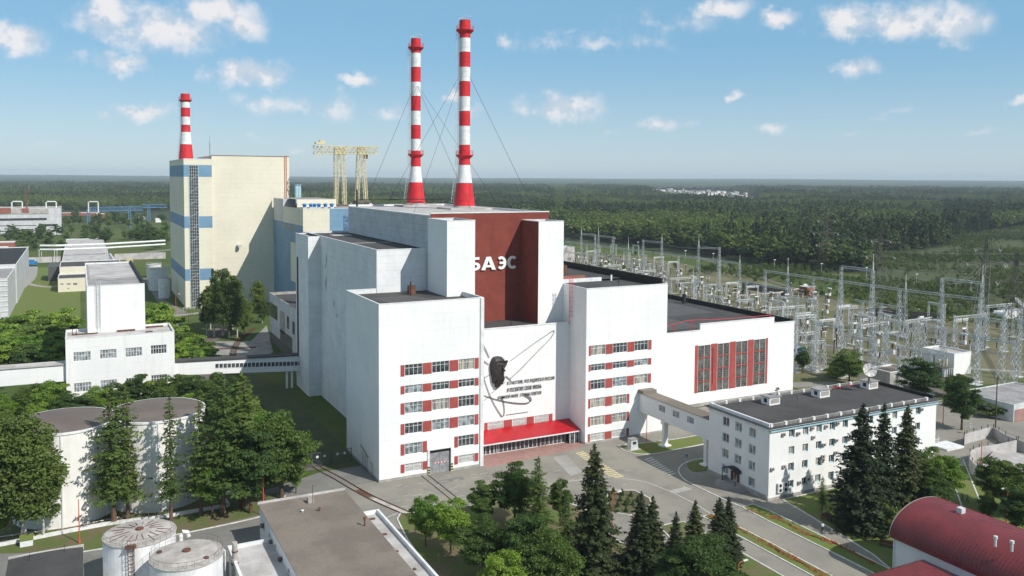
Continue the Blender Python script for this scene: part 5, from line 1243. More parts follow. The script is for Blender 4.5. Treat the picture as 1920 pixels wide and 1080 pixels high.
dk = thing('pipe_duct', 'low whitewashed concrete duct winding along the feet of the round tanks', 'duct', at(0, 1024, z=0))
P_ = [p - at(0, 1024, z=0) for p in pix((-30, 1030), (60, 1012), (140, 996), (205, 984), (300, 972), (380, 958), (428, 950), (414, 932), (440, 922))]; b_ = MB().mat('trim')
for i in range(len(P_) - 1): b_.bar(P_[i] + Vector((0, 0, .3)), P_[i+1] + Vector((0, 0, .3)), .75, .5)
b_.obj('casing', dk)
def brown_roof_building():
    t = thing('flat_roofed_workshop', 'workshop with broad brown bitumen roof and white low annexes at the bottom edge', 'building', (28, 100, 0)); X = lambda v: v - 28; Y = lambda v: v - 100
    hs = []
    for k in range(9): y = 148 - k*4.9; hs.append((Y(y - 1.2), 3.4, Y(y), 5.1))
    b = MB(); walls(b, 0, Y(88), X(43.6), Y(151), 0, 6.9, 'white_plain', west=hs, depth=.2); b.obj('wall', t)
    for h in hs: window(t, 0, h[0], h[1], h[2] - h[0], h[3] - h[1], 2, 1, 'glass', face='W', depth=.18, fw=.1)
    r = MB().mat('roofbrown').poly([(-.25, Y(88), 7.02), (X(43.75), Y(88), 7.02), (X(43.75), Y(151.1), 7.02), (-.25, Y(151.1), 7.02)]).poly([(-.25, Y(88), 6.9), (-.25, Y(88), 7.02), (-.25, Y(151.1), 7.02), (-.25, Y(151.1), 6.9)]).poly([(X(43.75), Y(88), 6.8), (X(43.75), Y(88), 7.02), (X(43.75), Y(151.1), 7.02), (X(43.75), Y(151.1), 6.8)])
    r.mat('rooflight').box(-.35, Y(151.1), 6.7, X(43.8), Y(151.45), 7.35)
    r.mat('roofgrey')
    r.obj('roof', t)
    MB().mat('roofbrown').poly([(X(37), Y(98), 7.03), (X(41), Y(98), 7.03), (X(40.5), Y(136), 7.03), (X(38), Y(139), 7.03)]).obj('roof_patch', t)
    # right hand low strip with white parapet
    b = MB().mat('white_plain').facade('X', X(46.9), Y(88), Y(141), 0, 6.2, [], inward=-1); b.obj('side_wall', t)
    b = MB().mat('rooflight').poly([(X(43.78), Y(88), 5.8), (X(46.8), Y(88), 5.8), (X(46.8), Y(140.8), 5.8), (X(43.78), Y(140.8), 5.8)]); b.mat('trim').box(X(46.6), Y(88), 5.7, X(47.0), Y(141), 6.5).box(X(43.6), Y(140.8), 5.7, X(46.6), Y(141.1), 6.45)
    b.obj('side_roof', t)
    # left annex
    b = MB(); walls(b, X(21), Y(88), -.02, Y(140.6), 0, 4.6, 'white_plain'); b.obj('annex_wall', t)
    r = MB().mat('rooflight').poly([(X(21.2), Y(88), 4.35), (-.03, Y(88), 4.35), (-.03, Y(140.4), 4.35), (X(21.2), Y(140.4), 4.35)]); r.mat('trim').box(X(20.8), Y(88), 4.3, X(21.25), Y(140.8), 4.95).box(X(21.25), Y(140.4), 4.3, -.02, Y(140.8), 4.93); r.obj('annex_roof', t)
    for (px, py, w) in ((582, 942, 0),): 
        q = at(px, py, z=7.03); MB().mat('concrete').box(-.5, -.5, 0, .5, .5, 1.0).obj('vent_box', t, (X(q.x), Y(q.y), 7.03)); MB().mat('rust').bar((0, 0, 0), (0, 0, 3.4), .09).obj('mast', t, (X(q.x + .3), Y(q.y - .5), 7.03))
    for (px, py, h, m) in ((567, 960, .4, 'trim'), (599, 958, .7, 'rust'), (684, 986, 1.6, 'rust')):
        q = at(px, py, z=7.03); MB().mat(m).lathe((0, 0, 0), [(.14, 0), (.14, h*.75), (.3, h*.75), (.25, h*.95), (.1, h)], 10).obj('roof_vent', t, (X(q.x), Y(q.y), 7.03))
    for k in range(5): y = 147 - k*7.3; MB().mat('galvd').box(-.55, Y(y), 4.2 - k*.02, -.02, Y(y + .8), 4.8).obj('air_conditioner', t)
    rr = random.Random(8)
    for k in range(7): MB().mat('rust').box(X(44.2 + rr.random()), Y(139 - k*7), 5.81, X(44.6 + rr.random()), Y(138.4 - k*7), 5.95).obj('roof_debris', t)
brown_roof_building()
def corner_shed():
    t = thing('dark_roofed_shed', 'low shed with dark grey felt roof at the bottom left corner', 'building', (-11, 120, 0))
    q0, q1 = at(10, 1052, z=6), at(151, 1026, z=6); w = q1.x - q0.x; y1 = q1.y - 120
    b = MB(); walls(b, 0, 0, w, y1, 0, 5.9, 'white_plain'); b.obj('wall', t)
    r = MB().mat('roof'); n = 8
    for k in range(n): a, c = k/n, (k+1)/n; f = lambda s: 6.0 + .25*math.sin(math.pi*s); r.poly([(w*a, 0, f(a)), (w*c, 0, f(c)), (w*c, y1, f(c)), (w*a, y1, f(a))])
    r.mat('rooflight').box(0, y1, 5.6, w + .1, y1 + .3, 6.35); r.obj('roof', t)
    for (x, y) in ((3, y1 - 2.5), (7.8, y1 - 1.2)): MB().mat('black').bar((x, y, 6), (x, y, 7.5), .06).bar((x - .4, y, 7.0), (x + .4, y, 7.1), .05).obj('aerial', t)
corner_shed()

def red_vault():
    t = thing('red_vaulted_hall', 'hall with a dark red barrel vaulted metal roof at the bottom right', 'building', (124, 90, 0))
    q = at(1672, 1000, z=7.0); xl = q.x - 124; yb = q.y - 90 ; half = 8.2; cx_ = xl + half; zc, rise = 6.6, 4.9; Yn = -70
    b = MB().mat('white_plain').facade('X', xl + .5, Yn, yb, 0, zc + .3, []); b.facade('X', xl + 2*half - .5, Yn, yb, 0, zc + .3, [], inward=-1)
    n = 28; arc = [(cx_ - half*math.cos(math.pi*i/n), zc + rise*math.sin(math.pi*i/n)) for i in range(n + 1)]
    b.poly([(xl + .5, yb - .3, 0)] + [(x*.96 + cx_*.04, yb - .3, z - .15) for x, z in arc] + [(xl + 2*half - .5, yb - .3, 0)])
    b.obj('wall', t)
    r = MB().mat('sheetred')
    for i in range(n): (xa, za), (xb, zb_) = arc[i], arc[i+1]; r.poly([(xa, Yn, za), (xb, Yn, zb_), (xb, yb + .4, zb_), (xa, yb + .4, za)])
    # raised seams over the vault
    y = yb + .3
    while y > Yn:
        if y > -25:
            for i in range(n): (xa, za), (xb, zb_) = arc[i], arc[i+1]; r.bar((xa, y, za + .03), (xb, y, zb_ + .03), .07)
        y -= .62
    r.obj('roof', t)
    s = MB().mat('rooflight')
    for i in range(n): (xa, za), (xb, zb_) = arc[i], arc[i+1]; s.bar((xa, yb + .42, za), (xb, yb + .42, zb_), .12)
    s.obj('roof_edge', t)
    p = at(1757, 975, z=zc + rise - .1); MB().mat('galv').box(-.5, -.45, -.1, .5, .45, .9).obj('roof_fan', t, (cx_ - .2, p.y - 90, zc + rise))
    for (px, py, dx) in ((1866, 1024, .5), (1897, 1033, .3)):
        p = at(px, py, z=zc + rise - .3); MB().mat('galv').lathe((0, 0, 0), [(.2, 0), (.2, 1.2), (.32, 1.2), (.3, 1.6), (.1, 1.65)], 10).obj('vent_pipe', t, (p.x - 124, p.y - 90, zc + rise - .35))
    MB().mat('sheetred').box(xl - .05, Yn, zc - .35, xl + .2, yb + .4, zc + .02).obj('gutter', t); MB().mat('trim').bar((xl + .4, yb - .2, 0), (xl + .4, yb - .2, zc), .2).obj('downpipe', t)
red_vault()
def red_hip():
    z = 5.2; a, c, d = at(1700, 1046, z=z), at(1590, 1079, z=z - 1.2), at(1792, 1064, z=z + .2)
    t = thing('red_roofed_pavilion', 'low pavilion with ribbed dark red metal roof below the vaulted hall', 'building', (c.x, c.y, 0))
    X1, Y1 = a.x - c.x, a.y - c.y; xr = 17; 
    r = MB().mat('sheetred'); P = lambda x, y, zz: (x, y, zz)
    r.poly([P(0, Y1 + .3, z - 1.2), P(0, -30, z - 1.2), P(xr*.55, -30, z + .8), P(xr*.55, Y1 - 3, z + .8)]); r.poly([P(0, Y1 + .3, z - 1.2), P(xr*.55, Y1 - 3, z + .8), P(xr, Y1 + .3, z - 1.2)]); r.poly([P(xr, Y1 + .3, z - 1.2), P(xr*.55, Y1 - 3, z + .8), P(xr*.55, -30, z + .8), P(xr, -30, z - 1.2)])
    k = 0
    while k < 30: y = Y1 - k; r.bar((0, y, z - 1.17), (xr*.55*min(1, (k + .3)/3.3), y, z - 1.2 + 2*min(1, (k + .3)/3.3) + .03), .07); k += .5
    r.obj('roof', t)
    b = MB(); walls(b, .5, -30, xr - .5, Y1 - .2, 0, z - 1.25, 'white_plain'); b.obj('wall', t)
red_hip()

# ---------------------------------------------------------------- right side: concrete yard walls, plinth, garage, brick huts
def panel_wall(label, pts, h, m='rooflight', post='blackpl', topz=True):
    P = smoothpts(pts, 4); t = thing('concrete_fence', label, 'fence', P[0]); o = P[0]
    b = MB().mat(m)
    for i in range(len(P) - 1):
        p, q = P[i] - o, P[i+1] - o; d = (q - p).normalized(); n = Vector((-d.y, d.x, 0))*.1
        for s in (1, -1): b.poly([tuple(p + n*s), tuple(q + n*s), (q.x + n.x*s, q.y + n.y*s, h), (p.x + n.x*s, p.y + n.y*s, h)])
        b.poly([(p.x + n.x, p.y + n.y, h), (q.x + n.x, q.y + n.y, h), (q.x - n.x, q.y - n.y, h), (p.x - n.x, p.y - n.y, h)])
    b.obj('panel', t)
    for i in range(0, len(P), 2): p = P[i] - o; MB().mat(post).bar((p.x, p.y, h - .6), (p.x, p.y, h + .9), .12).obj('post', t)
    MB().mat('galvd').tube([(p.x - o.x, p.y - o.y, h + .7) for p in P], .025, 4).obj('wire', t)
panel_wall('pale concrete fence with dark wire posts curving beside the footpath', pix((1905, 848), (1870, 856), (1835, 862), (1818, 872), (1822, 890), (1845, 905), (1880, 915), (1940, 925)), 3.0)
panel_wall('pale concrete fence with dark posts north of the brown shelter', pix((1807, 836), (1812, 832), (1840, 824), (1862, 820), (1885, 834), (1930, 852)), 2.6)
sl = thing('concrete_slab_roof', 'pale cracked concrete slab roof lying behind the curved fence', 'roof slab', (0, 0, 0))
q = [at(x, y, z=1.6) for x, y in ((1842, 872), (1868, 838), (1935, 858), (1990, 890), (1930, 905), (1880, 895))]; b = MB().mat('rooflight').poly([tuple(p) for p in q]); b.poly([(p.x, p.y, 0) for p in q][::-1])
for i in range(6): p, r_ = q[i], q[(i+1) % 6]; b.poly([(p.x, p.y, 0), (r_.x, r_.y, 0), tuple(r_), tuple(p)])
b.obj('slab', sl)
pl = thing('stone_plinth', 'low white stone plinth with pale frame stand beside the office end', 'plinth', at(1775, 838, z=0))
MB().mat('trim').box(-3.2, -2.4, 0, 3.2, 2.4, .5).obj('slab', pl); q_ = MB().mat('galv')
for x in (-2.2, -.6): q_.bar((x, 2.0, .5), (x, 2.0, 2.6), .15)
q_.bar((-2.8, 2, 1.5), (0, 2, 1.5), .12).bar((-2.6, 2, 1.0), (-.2, 2, 1.0), .1); q_.obj('frame', pl)
g0, g1, g2 = at(1875, 790, z=0), at(1945, 775, z=0), at(1900, 792, z=0)
ga_ = simple_building('metal_garage', 'grey blue metal garage with reddish doors at the right edge', 'garage', g2.x, g2.y, g2.x + 26, g2.y + 16, 4.8, 'galv', 'roofgrey', pm='galv', par=.1)
for k in range(4): MB().mat('porchred').box(-12.6 + k*6.4, -.12, .1, -7.4 + k*6.4, -.01, 3.4).obj('door', ga_)
b0 = at(1676, 733, z=0); simple_building('brick_substation_hut', 'small beige brick hut with rusty flat roof behind the office', 'hut', b0.x - 2, b0.y, b0.x + 9, b0.y + 8, 6, 'concrete', 'roofbrown')
b0 = at(1788, 705, z=0); simple_building('white_transformer_shelter', 'white walled shelter around transformers among the gantries', 'shelter', b0.x, b0.y, b0.x + 9, b0.y + 12, 7.5, 'white_plain', 'rooflight')
b0 = at(1775, 708, z=0); tr = thing('power_transformer', 'yellow and grey power transformer beside the white shelter', 'transformer', b0)
MB().mat('galvd').box(-2.5, 0, 0, 2.5, 3, 3.5).obj('tank', tr)
for k in range(3): MB().mat('paintY').bar((-1.6 + k*1.6, 1.5, 3.5), (-2 + k*2, 1.5, 6), .45).obj('bushing', tr)
for k in range(5): MB().mat('galv').box(-2.4 + k*1.1, -.9, .6, -2.0 + k*1.1, -.02, 3).obj('radiator', tr)
b0 = at(1500, 553, z=0); simple_building('far_brick_hut', 'orange brick hut among trees behind the gantries', 'hut', at(1513, 555, z=0).x, at(1513, 555, z=0).y, at(1513, 555, z=0).x + 7, at(1513, 555, z=0).y + 6, 5, 'brickred', 'roofgrey')
b0 = at(1063, 492, z=0); simple_building('far_white_hut', 'pale block house just beyond the tall white pylon', 'hut', b0.x - 10, b0.y, b0.x + 7, b0.y + 12, 12, 'rooflight', 'rooflight')
wt = at(1885, 608, z=0)
for k in range(7):
    q = at(1876 + k*6.2, 596 - k*.6, z=0); o = MB().mat('whitepaint').bar((0, -3, 1.6), (0, 3, 1.6), 2.4, n=10).box(-.8, -2, 0, .8, 2, .6).obj('horizontal_tank'); o.location = q; tag(o, 'small white horizontal tank in a row at the far fence', 'tank', 'row of small white horizontal tanks')

# yard gate beside the left tower
gt = thing('yard_gate', 'dark mesh double gate with round white signs across the tracks beside the tower', 'gate', (47, 186, 0))
for (x0, x1) in ((-5.6, -1.1), (-.9, 3.6), (3.8, 8.4)):
    q = MB().mat('mesh'); q.bar((x0, 0, 0), (x0, 0, 3.2), .14).bar((x1, 0, 0), (x1, 0, 3.2), .14).bar((x0, 0, .2), (x1, 0, .2), .1).bar((x0, 0, 3.1), (x1, 0, 3.1), .1)
    k = x0 + .25
    while k < x1: q.bar((k, 0, .2), (k, 0, 3.1), .03); k += .25
    q.obj('leaf', gt)
    for dx in (1.3, 3.0): o = MB().mat('whitepaint').lathe((0, 0, 0), [(.3, 0), (.3, .03)], 14).obj('sign', gt, (x0 + dx, -.12, 2.2)); o.rotation_euler = (math.pi/2, 0, 0)
MB().mat('rooflight').box(-12.5, 0, 0, -5.8, .25, 3).obj('wall_panel', gt)
# wall pipework on the tower flank
wp = thing('wall_pipework', 'thin dark pipes and a step rail fixed low on the shaded tower flank', 'pipework', (56.8, 178, 0))
w_ = MB().mat('galvd')
for k in range(4): w_.bar((-.35, 3 - k*1.2, 0), (-.35, 3 - k*1.2, 3.6), .08)
w_.bar((-.35, 4.2, 4.8), (-.35, -1.2, 3.6), .14).bar((-.35, -4.2, 0), (-.35, -4.2, 3.0), .1).bar((-.35, -4.2, 3), (-.35, -2.6, 3.0), .08); w_.obj('pipes', wp)

# street lamps
def lamp(x, y, ty, label, arm=1, head=True, first=[None]):
    p = at(x, y, z=0); h = hgt(p, ty); t = thing('street_lamp', label, 'street lamp', p, group='orange street lamps')
    MB().mat('orange').lathe((0, 0, 0), [(.22, 0), (.22, .4), (.11, .45), (.07, h - .1)], 8).obj('post', t)
    if head:
        MB().mat('orange').tube([(0, 0, h - .15), (.2*arm, 0, h + .05), (1.1*arm, 0, h + .2)], .05, 5).obj('arm', t)
        MB().mat('trim').box(min(arm*1.0, arm*1.9), -.14, h + .12, max(arm*1.0, arm*1.9), .14, h + .28).obj('lamp_head', t)
    return t
for a in ((1147, 1028, 926, 'orange street lamp with white head by the round flower bed'), (494, 967, 876, 'orange lamp post between the leafy tree and the brown roof'), (149, 1018, 935, 'orange lamp post in front of the big round tanks', 1, False), (1887, 983, 916, 'orange street lamp with head on the lawn right of the footpath', -1),
          (1212, 842, 778, 'thin orange lamp post on the lawn beside the bridge leg', 1, False), (1838, 905, 826, 'orange post beside the curved concrete fence', 1, False), (1384, 1100, 1056, 'orange lamp with white head rising at the bottom edge', 1), (330, 588, 552, 'orange lamp post at the foot of the cream tower'), (354, 620, 590, 'orange lamp post on the lawn left of the birches'), (1768, 795, 728, 'orange lamp post behind the office end', 1, False)):
    lamp(*a)
def wood_pole(x, y, ty, label):
    p = at(x, y, z=0); h = hgt(p, ty); t = thing('wooden_pole', label, 'pole', p); MB().mat('bark').lathe((0, 0, 0), [(.18, 0), (.12, h)], 7).obj('post', t); MB().mat('bark').bar((-.7, 0, h - .6), (.7, 0, h - .6), .12).obj('crossarm', t)
wood_pole(1866, 812, 708, 'dark wooden pole beside the road at the right'); wood_pole(1903, 705, 600, 'dark thin pole at the right edge of the substation lawn')
# crossing signs
for (x, y, ty, rz, lb) in ((1286, 873, 851, 0, 'yellow bordered crossing sign at the curved kerb by the bridge leg'), (1249, 832, 818, 0, 'blue crossing sign on the lawn under the covered bridge'), (1819, 814, 794, 0, 'blue crossing sign on the road behind the office')):
    p = at(x, y, z=0); h = max(2.6, hgt(p, ty)); t = thing('crossing_sign', lb, 'road sign', p); MB().mat('galv').bar((0, 0, 0), (0, 0, h), .07).obj('post', t)
    s = MB().mat('paintY').box(-.5, -.09, h - 1.0, .5, -.05, h).mat('brightblue').box(-.4, -.11, h - .9, .4, -.093, h - .1); s.mat('trim').poly([(-.28, -.115, h - .75), (.28, -.115, h - .75), (0, -.115, h - .2)]); s.obj('board', t)
    MB().mat('blackpl').bar((0, -.125, h - .68), (.05, -.125, h - .42), .06).obj('pictogram', t)
# guard cabin, benches, small shrine-like white kiosk
p = at(1186, 842, z=0); t = thing('sentry_box', 'small grey metal cabin on a pale base at the corner of the lawn', 'cabin', p)
MB().mat('tankroof').box(-1.7, -1.4, 0, 1.7, 1.4, .15).obj('base', t)
b = MB().mat('galv'); P = [(-1.1, -.9), (1.1, -.9), (1.1, .9), (-1.1, .9)]; lo = [(x, y, .15) for x, y in P]; hi = [(x*.78, y*.78, 2.5) for x, y in P]
for i in range(4): b.poly([lo[i], lo[(i+1) % 4], hi[(i+1) % 4], hi[i]])
b.poly(hi); b.obj('cabin_wall', t); MB().mat('glass').box(-.5, -.85, 1.4, .5, -.78, 2.1).obj('window', t); MB().mat('roofgrey').box(-1.05, -.9, 2.51, 1.05, .9, 2.65).obj('roof', t)
p = at(1631, 984, z=0); t = thing('white_kiosk', 'little white plaster kiosk under the tall spruces', 'kiosk', p); MB().mat('white_plain').box(-1.0, -.8, 0, 1.0, .8, 2.2).obj('wall', t); MB().mat('trim').poly([(-1.1, -.9, 2.2), (1.1, -.9, 2.2), (0, -.9, 3.0)]).poly([(-1.1, .9, 2.2), (1.1, .9, 2.2), (0, .9, 3.0)]).poly([(-1.1, -.9, 2.2), (0, -.9, 3.0), (0, .9, 3.0), (-1.1, .9, 2.2)]).poly([(1.1, -.9, 2.2), (0, -.9, 3.0), (0, .9, 3.0), (1.1, .9, 2.2)]).obj('roof', t); MB().mat('blackpl').box(-.3, -.86, .8, .3, -.81, 1.5).obj('opening', t)
p = at(1683, 945, z=0); t = thing('white_bust_plinth', 'small white column shaped monument behind the right spruce', 'monument', p); MB().mat('trim').box(-.7, -.7, 0, .7, .7, .4).box(-.4, -.4, .4, .4, .4, 2.4).lathe((0, 0, 2.4), [(.3, 0), (.42, .3), (.25, .8), (.05, .95)], 10).obj('column', t)
for i, (x, y, lb) in enumerate(((1551, 976, 'rust brown bench on the lawn nearest the office corner'), (1610, 1003, 'rust brown bench below the tall spruces'), (1662, 1026, 'rust brown bench nearest the red vaulted hall'))):
    p = at(x, y, z=0); t = thing('park_bench', lb, 'bench', p, R(-62), 'brown park benches'); MB().mat('rust').box(-1.2, -.3, .42, 1.2, .3, .5).obj('seat', t); MB().mat('rust').box(-1.2, .3, .55, 1.2, .38, 1.15).obj('backrest', t)
    for sx in (-1, 1): MB().mat('galvd').box(sx*1.0 - .06, -.28, 0, sx*1.0 + .06, .34, .42).obj('leg', t)
p = at(50, 1022, z=0); t = thing('green_hutch', 'small green roofed grating hutch on the worn lawn by the tank', 'hutch', p); MB().mat('lawn').poly([(-1.1, -.8, 1.1), (1.1, -.8, 1.1), (1.1, .6, 1.8), (-1.1, .6, 1.8)]).obj('roof', t); MB().mat('trim').box(-1, -.7, 0, 1, .5, 1.05).obj('wall', t)
p = at(48, 1022, z=0); MB()
bv = at(61, 498, z=0); t = thing('blue_van', 'bright blue box van parked by the pale yard wall', 'van', bv); MB().mat('brightblue').box(-2.8, -1.2, .9, 1.4, 1.2, 4.3).obj('cargo_box', t); MB().mat('brightblue').box(1.5, -1.1, .6, 3.3, 1.1, 3.0).obj('cab', t); MB().mat('glass').box(2.2, -1.13, 1.9, 3.33, 1.13, 2.7).obj('windscreen', t)
for x in (-1.8, 2.2):
    for y in (-1.0, .8): MB().mat('blackpl').lathe((0, 0, 0), [(.45, 0), (.45, .25)], 12).obj('wheel', t, (x, y, .45)).rotation_euler = (-math.pi/2, 0, 0)

# ---------------------------------------------------------------- people
def person(x, y, heading, shirt, trousers, label, scale=1.0, stride=.3):
    J = [(0, 0, .95), (0, .01, 1.15), (0, .02, 1.42), (0, .02, 1.52), (0, .04, 1.6), (0, .03, 1.7),
         (.11, 0, .92), (.12, stride*.5, .5), (.12, stride, .09), (.12, stride + .16, .05), (-.11, 0, .92), (-.12, -stride*.35, .5), (-.12, -stride, .10), (-.12, -stride + .15, .05),
         (.19, .02, 1.42), (.25, -.06, 1.15), (.25, .05, .9), (.25, .1, .82), (-.19, .02, 1.42), (-.25, .08, 1.15), (-.25, .02, .9), (-.25, .03, .82)]
    E = [(0, 1), (1, 2), (2, 3), (3, 4), (4, 5), (0, 6), (6, 7), (7, 8), (8, 9), (0, 10), (10, 11), (11, 12), (12, 13), (2, 14), (14, 15), (15, 16), (16, 17), (2, 18), (18, 19), (19, 20), (20, 21)]
    Rd = [.15, .14, .16, .06, .10, .09, .10, .075, .05, .04, .10, .075, .05, .04, .065, .048, .035, .03, .065, .048, .035, .03]
    me = bpy.data.meshes.new('body'); me.from_pydata(J, E, []); o = bpy.data.objects.new('tmp', me); col.objects.link(o)
    o.modifiers.new('s', 'SKIN'); me.skin_vertices[0].data[0].use_root = True
    for v, r_ in zip(me.skin_vertices[0].data, Rd): v.radius = (r_, r_)
    ss = o.modifiers.new('u', 'SUBSURF'); ss.levels = 1; bpy.context.view_layer.update()
    m2 = bpy.data.meshes.new_from_object(o.evaluated_get(bpy.context.evaluated_depsgraph_get())); col.objects.unlink(o); bpy.data.objects.remove(o)
    m2.materials.clear()
    for m in (trousers, shirt, 'skin', 'blackpl'): m2.materials.append(M[m])
    for p in m2.polygons:
        z = p.center.z; ax = abs(p.center.x)
        p.material_index = 3 if z < .1 else (2 if (z > 1.48 and z < 1.64) or (ax > .2 and z < 1.12) else (3 if z >= 1.64 else (0 if z < .97 else 1)))
    b = bpy.data.objects.new('person', m2); col.objects.link(b); b.location = at(x, y, z=0) + Vector((0, 0, .03)); b.rotation_euler = (0, 0, heading); b.scale = (scale,)*3
    tag(b, label, 'person')
person(1542, 997, R(150), 'white_plain', 'black', 'person in white shirt and dark trousers walking on the paved strip', 1.02)
person(1804, 941, R(20), 'blackpl', 'black', 'person in dark clothes, left one of the two on the footpath')
person(1814, 942, R(25), 'doorgrey', 'black', 'person in grey top and dark trousers, right one on the footpath', .98)

# ---------------------------------------------------------------- trees
def np_mesh(name, V, F4, m, F3=None):
    me = bpy.data.meshes.new(name); n = len(V); me.vertices.add(n); me.vertices.foreach_set('co', V.astype(np.float32).ravel())
    k = F4.shape[1]; me.loops.add(F4.size); me.loops.foreach_set('vertex_index', F4.astype(np.int32).ravel())
    me.polygons.add(len(F4)); me.polygons.foreach_set('loop_start', np.arange(0, F4.size, k, dtype=np.int32)); me.polygons.foreach_set('loop_total', np.full(len(F4), k, dtype=np.int32))
    me.materials.append(m); me.update(calc_edges=True); return me
def leaf_quads(C, N, size, g, aspect=.6):
    """one quad per centre C with normal N"""
    n = len(C); N = N/np.linalg.norm(N, axis=1, keepdims=True); r = g.normal(size=(n, 3)); A = np.cross(N, r); A /= np.linalg.norm(A, axis=1, keepdims=True); B = np.cross(N, A)
    s = size*(g.uniform(.6, 1.4, (n, 1))); A = A*s; B = B*s*aspect
    V = np.stack([C - A, C - B*.9, C + A, C + B*.9], 1).reshape(-1, 3); return V, np.arange(4*n).reshape(-1, 4)
def crown_broad(seed, h, r, clumps, per, leaf, base=.25, squash=1.0, droop=0.0, lean=0):
    g = np.random.default_rng(seed); zc = h*(base + (1 - base)/2); rz = h*(1 - base)/2; Cs = []
    # lobes on an uneven ellipsoid, then smaller sprays on each lobe
    L = []
    for i in range(clumps):
        d = g.normal(size=3); d /= np.linalg.norm(d); d[2] = d[2]*.9 + .12; th = math.atan2(d[1], d[0]); rad = g.uniform(.35, 1.0)**.6*(1 + .2*math.sin(3*th + seed) + .22*math.sin(2*th + 5*d[2] + 2*seed) + .14*math.sin(7*d[2] - 4*th)); rad = min(rad, 1.02)
        L.append((np.array([d[0]*r*rad*.86, d[1]*r*rad*.86, zc + d[2]*rz*rad*.9]), g.uniform(.14, .30)*r*(1 if clumps > 80 else 1.2)))
    for c, lr in L:
        k = int(per*g.uniform(.6, 1.3)); d = g.normal(size=(k, 3)); d /= np.linalg.norm(d, axis=1, keepdims=True); d[:, 2] = np.abs(d[:, 2])*.75 - .15*g.uniform(size=k)*2
        P = c + d*lr*g.uniform(.5, 1.08, (k, 1))*np.array([1.15, 1.15, .85]); 
        if droop: P[:, 2] -= droop*g.uniform(0, 1, k)**2*lr*2
        Cs.append((P, d))
    P = np.concatenate([a for a, _ in Cs]); D = np.concatenate([b for _, b in Cs]); N = D + g.normal(size=D.shape)*.7 + np.array([0, 0, .5])
    return leaf_quads(P, N, leaf, g, .62)
def crown_spruce(seed, h, r, layers, leaf, base=.06, dens=1.0, droop=.28, irregular=.25, power=.85):
    g = np.random.default_rng(seed); P = []; N = []
    for i in range(layers):
        f = (i + g.uniform(-.3, .3))/layers; f = min(max(f, 0), .995); z = h*(base + (1 - base)*f); R_ = r*(1 - f)**power*g.uniform(1 - irregular, 1 + irregular*.4) + .12
        nb = int(5 + 9*(1 - f)*dens)
        for b in range(nb):
            a = g.uniform(0, 2*math.pi); L = R_*g.uniform(.6, 1.1); n = max(3, int(L*9*dens)); t = np.sort(g.uniform(.12, 1, n)); w = (1 - t)*.30*L + .10*r*.4
            lat = g.uniform(-1, 1, n)*w; x = t*L; zz = z - droop*L*t**1.3 + .16*L*np.maximum(0, t - .72)*2 - np.abs(lat)*.35 + g.normal(size=n)*.05
            P.append(np.stack([x*math.cos(a) - lat*math.sin(a), x*math.sin(a) + lat*math.cos(a), zz], 1)); nn = np.stack([np.full(n, math.cos(a)*.35), np.full(n, math.sin(a)*.35), np.ones(n)], 1) + g.normal(size=(n, 3))*.45; N.append(nn)
    k = 14; P.append(np.stack([g.normal(size=k)*.06, g.normal(size=k)*.06, h*np.linspace(.96, 1.01, k)], 1)); N.append(g.normal(size=(k, 3)))
    P = np.concatenate(P); N = np.concatenate(N); return leaf_quads(P, N, leaf, g, .5)
def trunk_mesh(seed, h, r0, limbs, spread, m, fork=.35, top=.8):
    g = random.Random(seed); b = MB().mat(m); n = 7; lx, ly = g.uniform(-.03, .03), g.uniform(-.03, .03)
    pts = [(lx*h*(k/n)**2, ly*h*(k/n)**2, h*top*k/n) for k in range(n + 1)]; b.tube(pts, [r0*(1.25 if k == 0 else 1 - .82*k/n) for k in range(n + 1)], 8)
    for i in range(limbs):
        f = g.uniform(fork, .9); z = h*top*f; a = g.uniform(0, 6.28); L = spread*g.uniform(.5, .95)*(1.1 - f*.5); p = Vector((lx*h*f*f, ly*h*f*f, z)); e = p + Vector((math.cos(a)*L, math.sin(a)*L, L*g.uniform(.35, .9))); mid = p.lerp(e, .5) + Vector((0, 0, -.08*L)); b.tube([p, mid, e], [r0*.34*(1.1 - f), r0*.2*(1.1 - f) + .02, .02], 5)
    return b
TREES = {}
def proto_tree(key, name, crown, leafm, trunk):
    r = bpy.data.objects.new(name, None)
    V, F = crown; cm = np_mesh('crown', V, F, leafm); co = bpy.data.objects.new('crown', cm); co.parent = r
    me = trunk.obj('trunk').data; o = [q for q in col.objects if q.data is me][0]; o.parent = r; col.objects.unlink(o)
    TREES[key] = (r, co, o)
GS = 1.0
proto_tree('spruce1', 'spruce_tree', crown_spruce(1, 20, 4.0, 62, .30, dens=1.25), L_spr, trunk_mesh(1, 20, .30, 0, 1, 'bark', top=.98))
proto_tree('spruce2', 'spruce_tree', crown_spruce(2, 20, 4.7, 60, .29, dens=1.35, droop=.34, irregular=.3, power=.68), L_spr, trunk_mesh(2, 20, .32, 0, 1, 'bark', top=.98))
proto_tree('spruce3', 'spruce_tree', crown_spruce(3, 20, 3.8, 60, .28, dens=1.25, droop=.26, power=.7), L_spr, trunk_mesh(3, 20, .26, 0, 1, 'bark', top=.98))
proto_tree('larch1', 'larch_tree', crown_spruce(4, 20, 3.9, 38, .24, base=.2, dens=1.05, droop=.2, irregular=.6, power=.55), L_pine, trunk_mesh(4, 20, .32, 16, 3.2, 'redbark', fork=.15, top=.98))
proto_tree('larch2', 'larch_tree', crown_spruce(5, 20, 3.4, 32, .24, base=.22, dens=1.0, droop=.28, irregular=.6, power=.55), L_pine, trunk_mesh(5, 20, .30, 14, 2.8, 'redbark', fork=.15, top=.98))
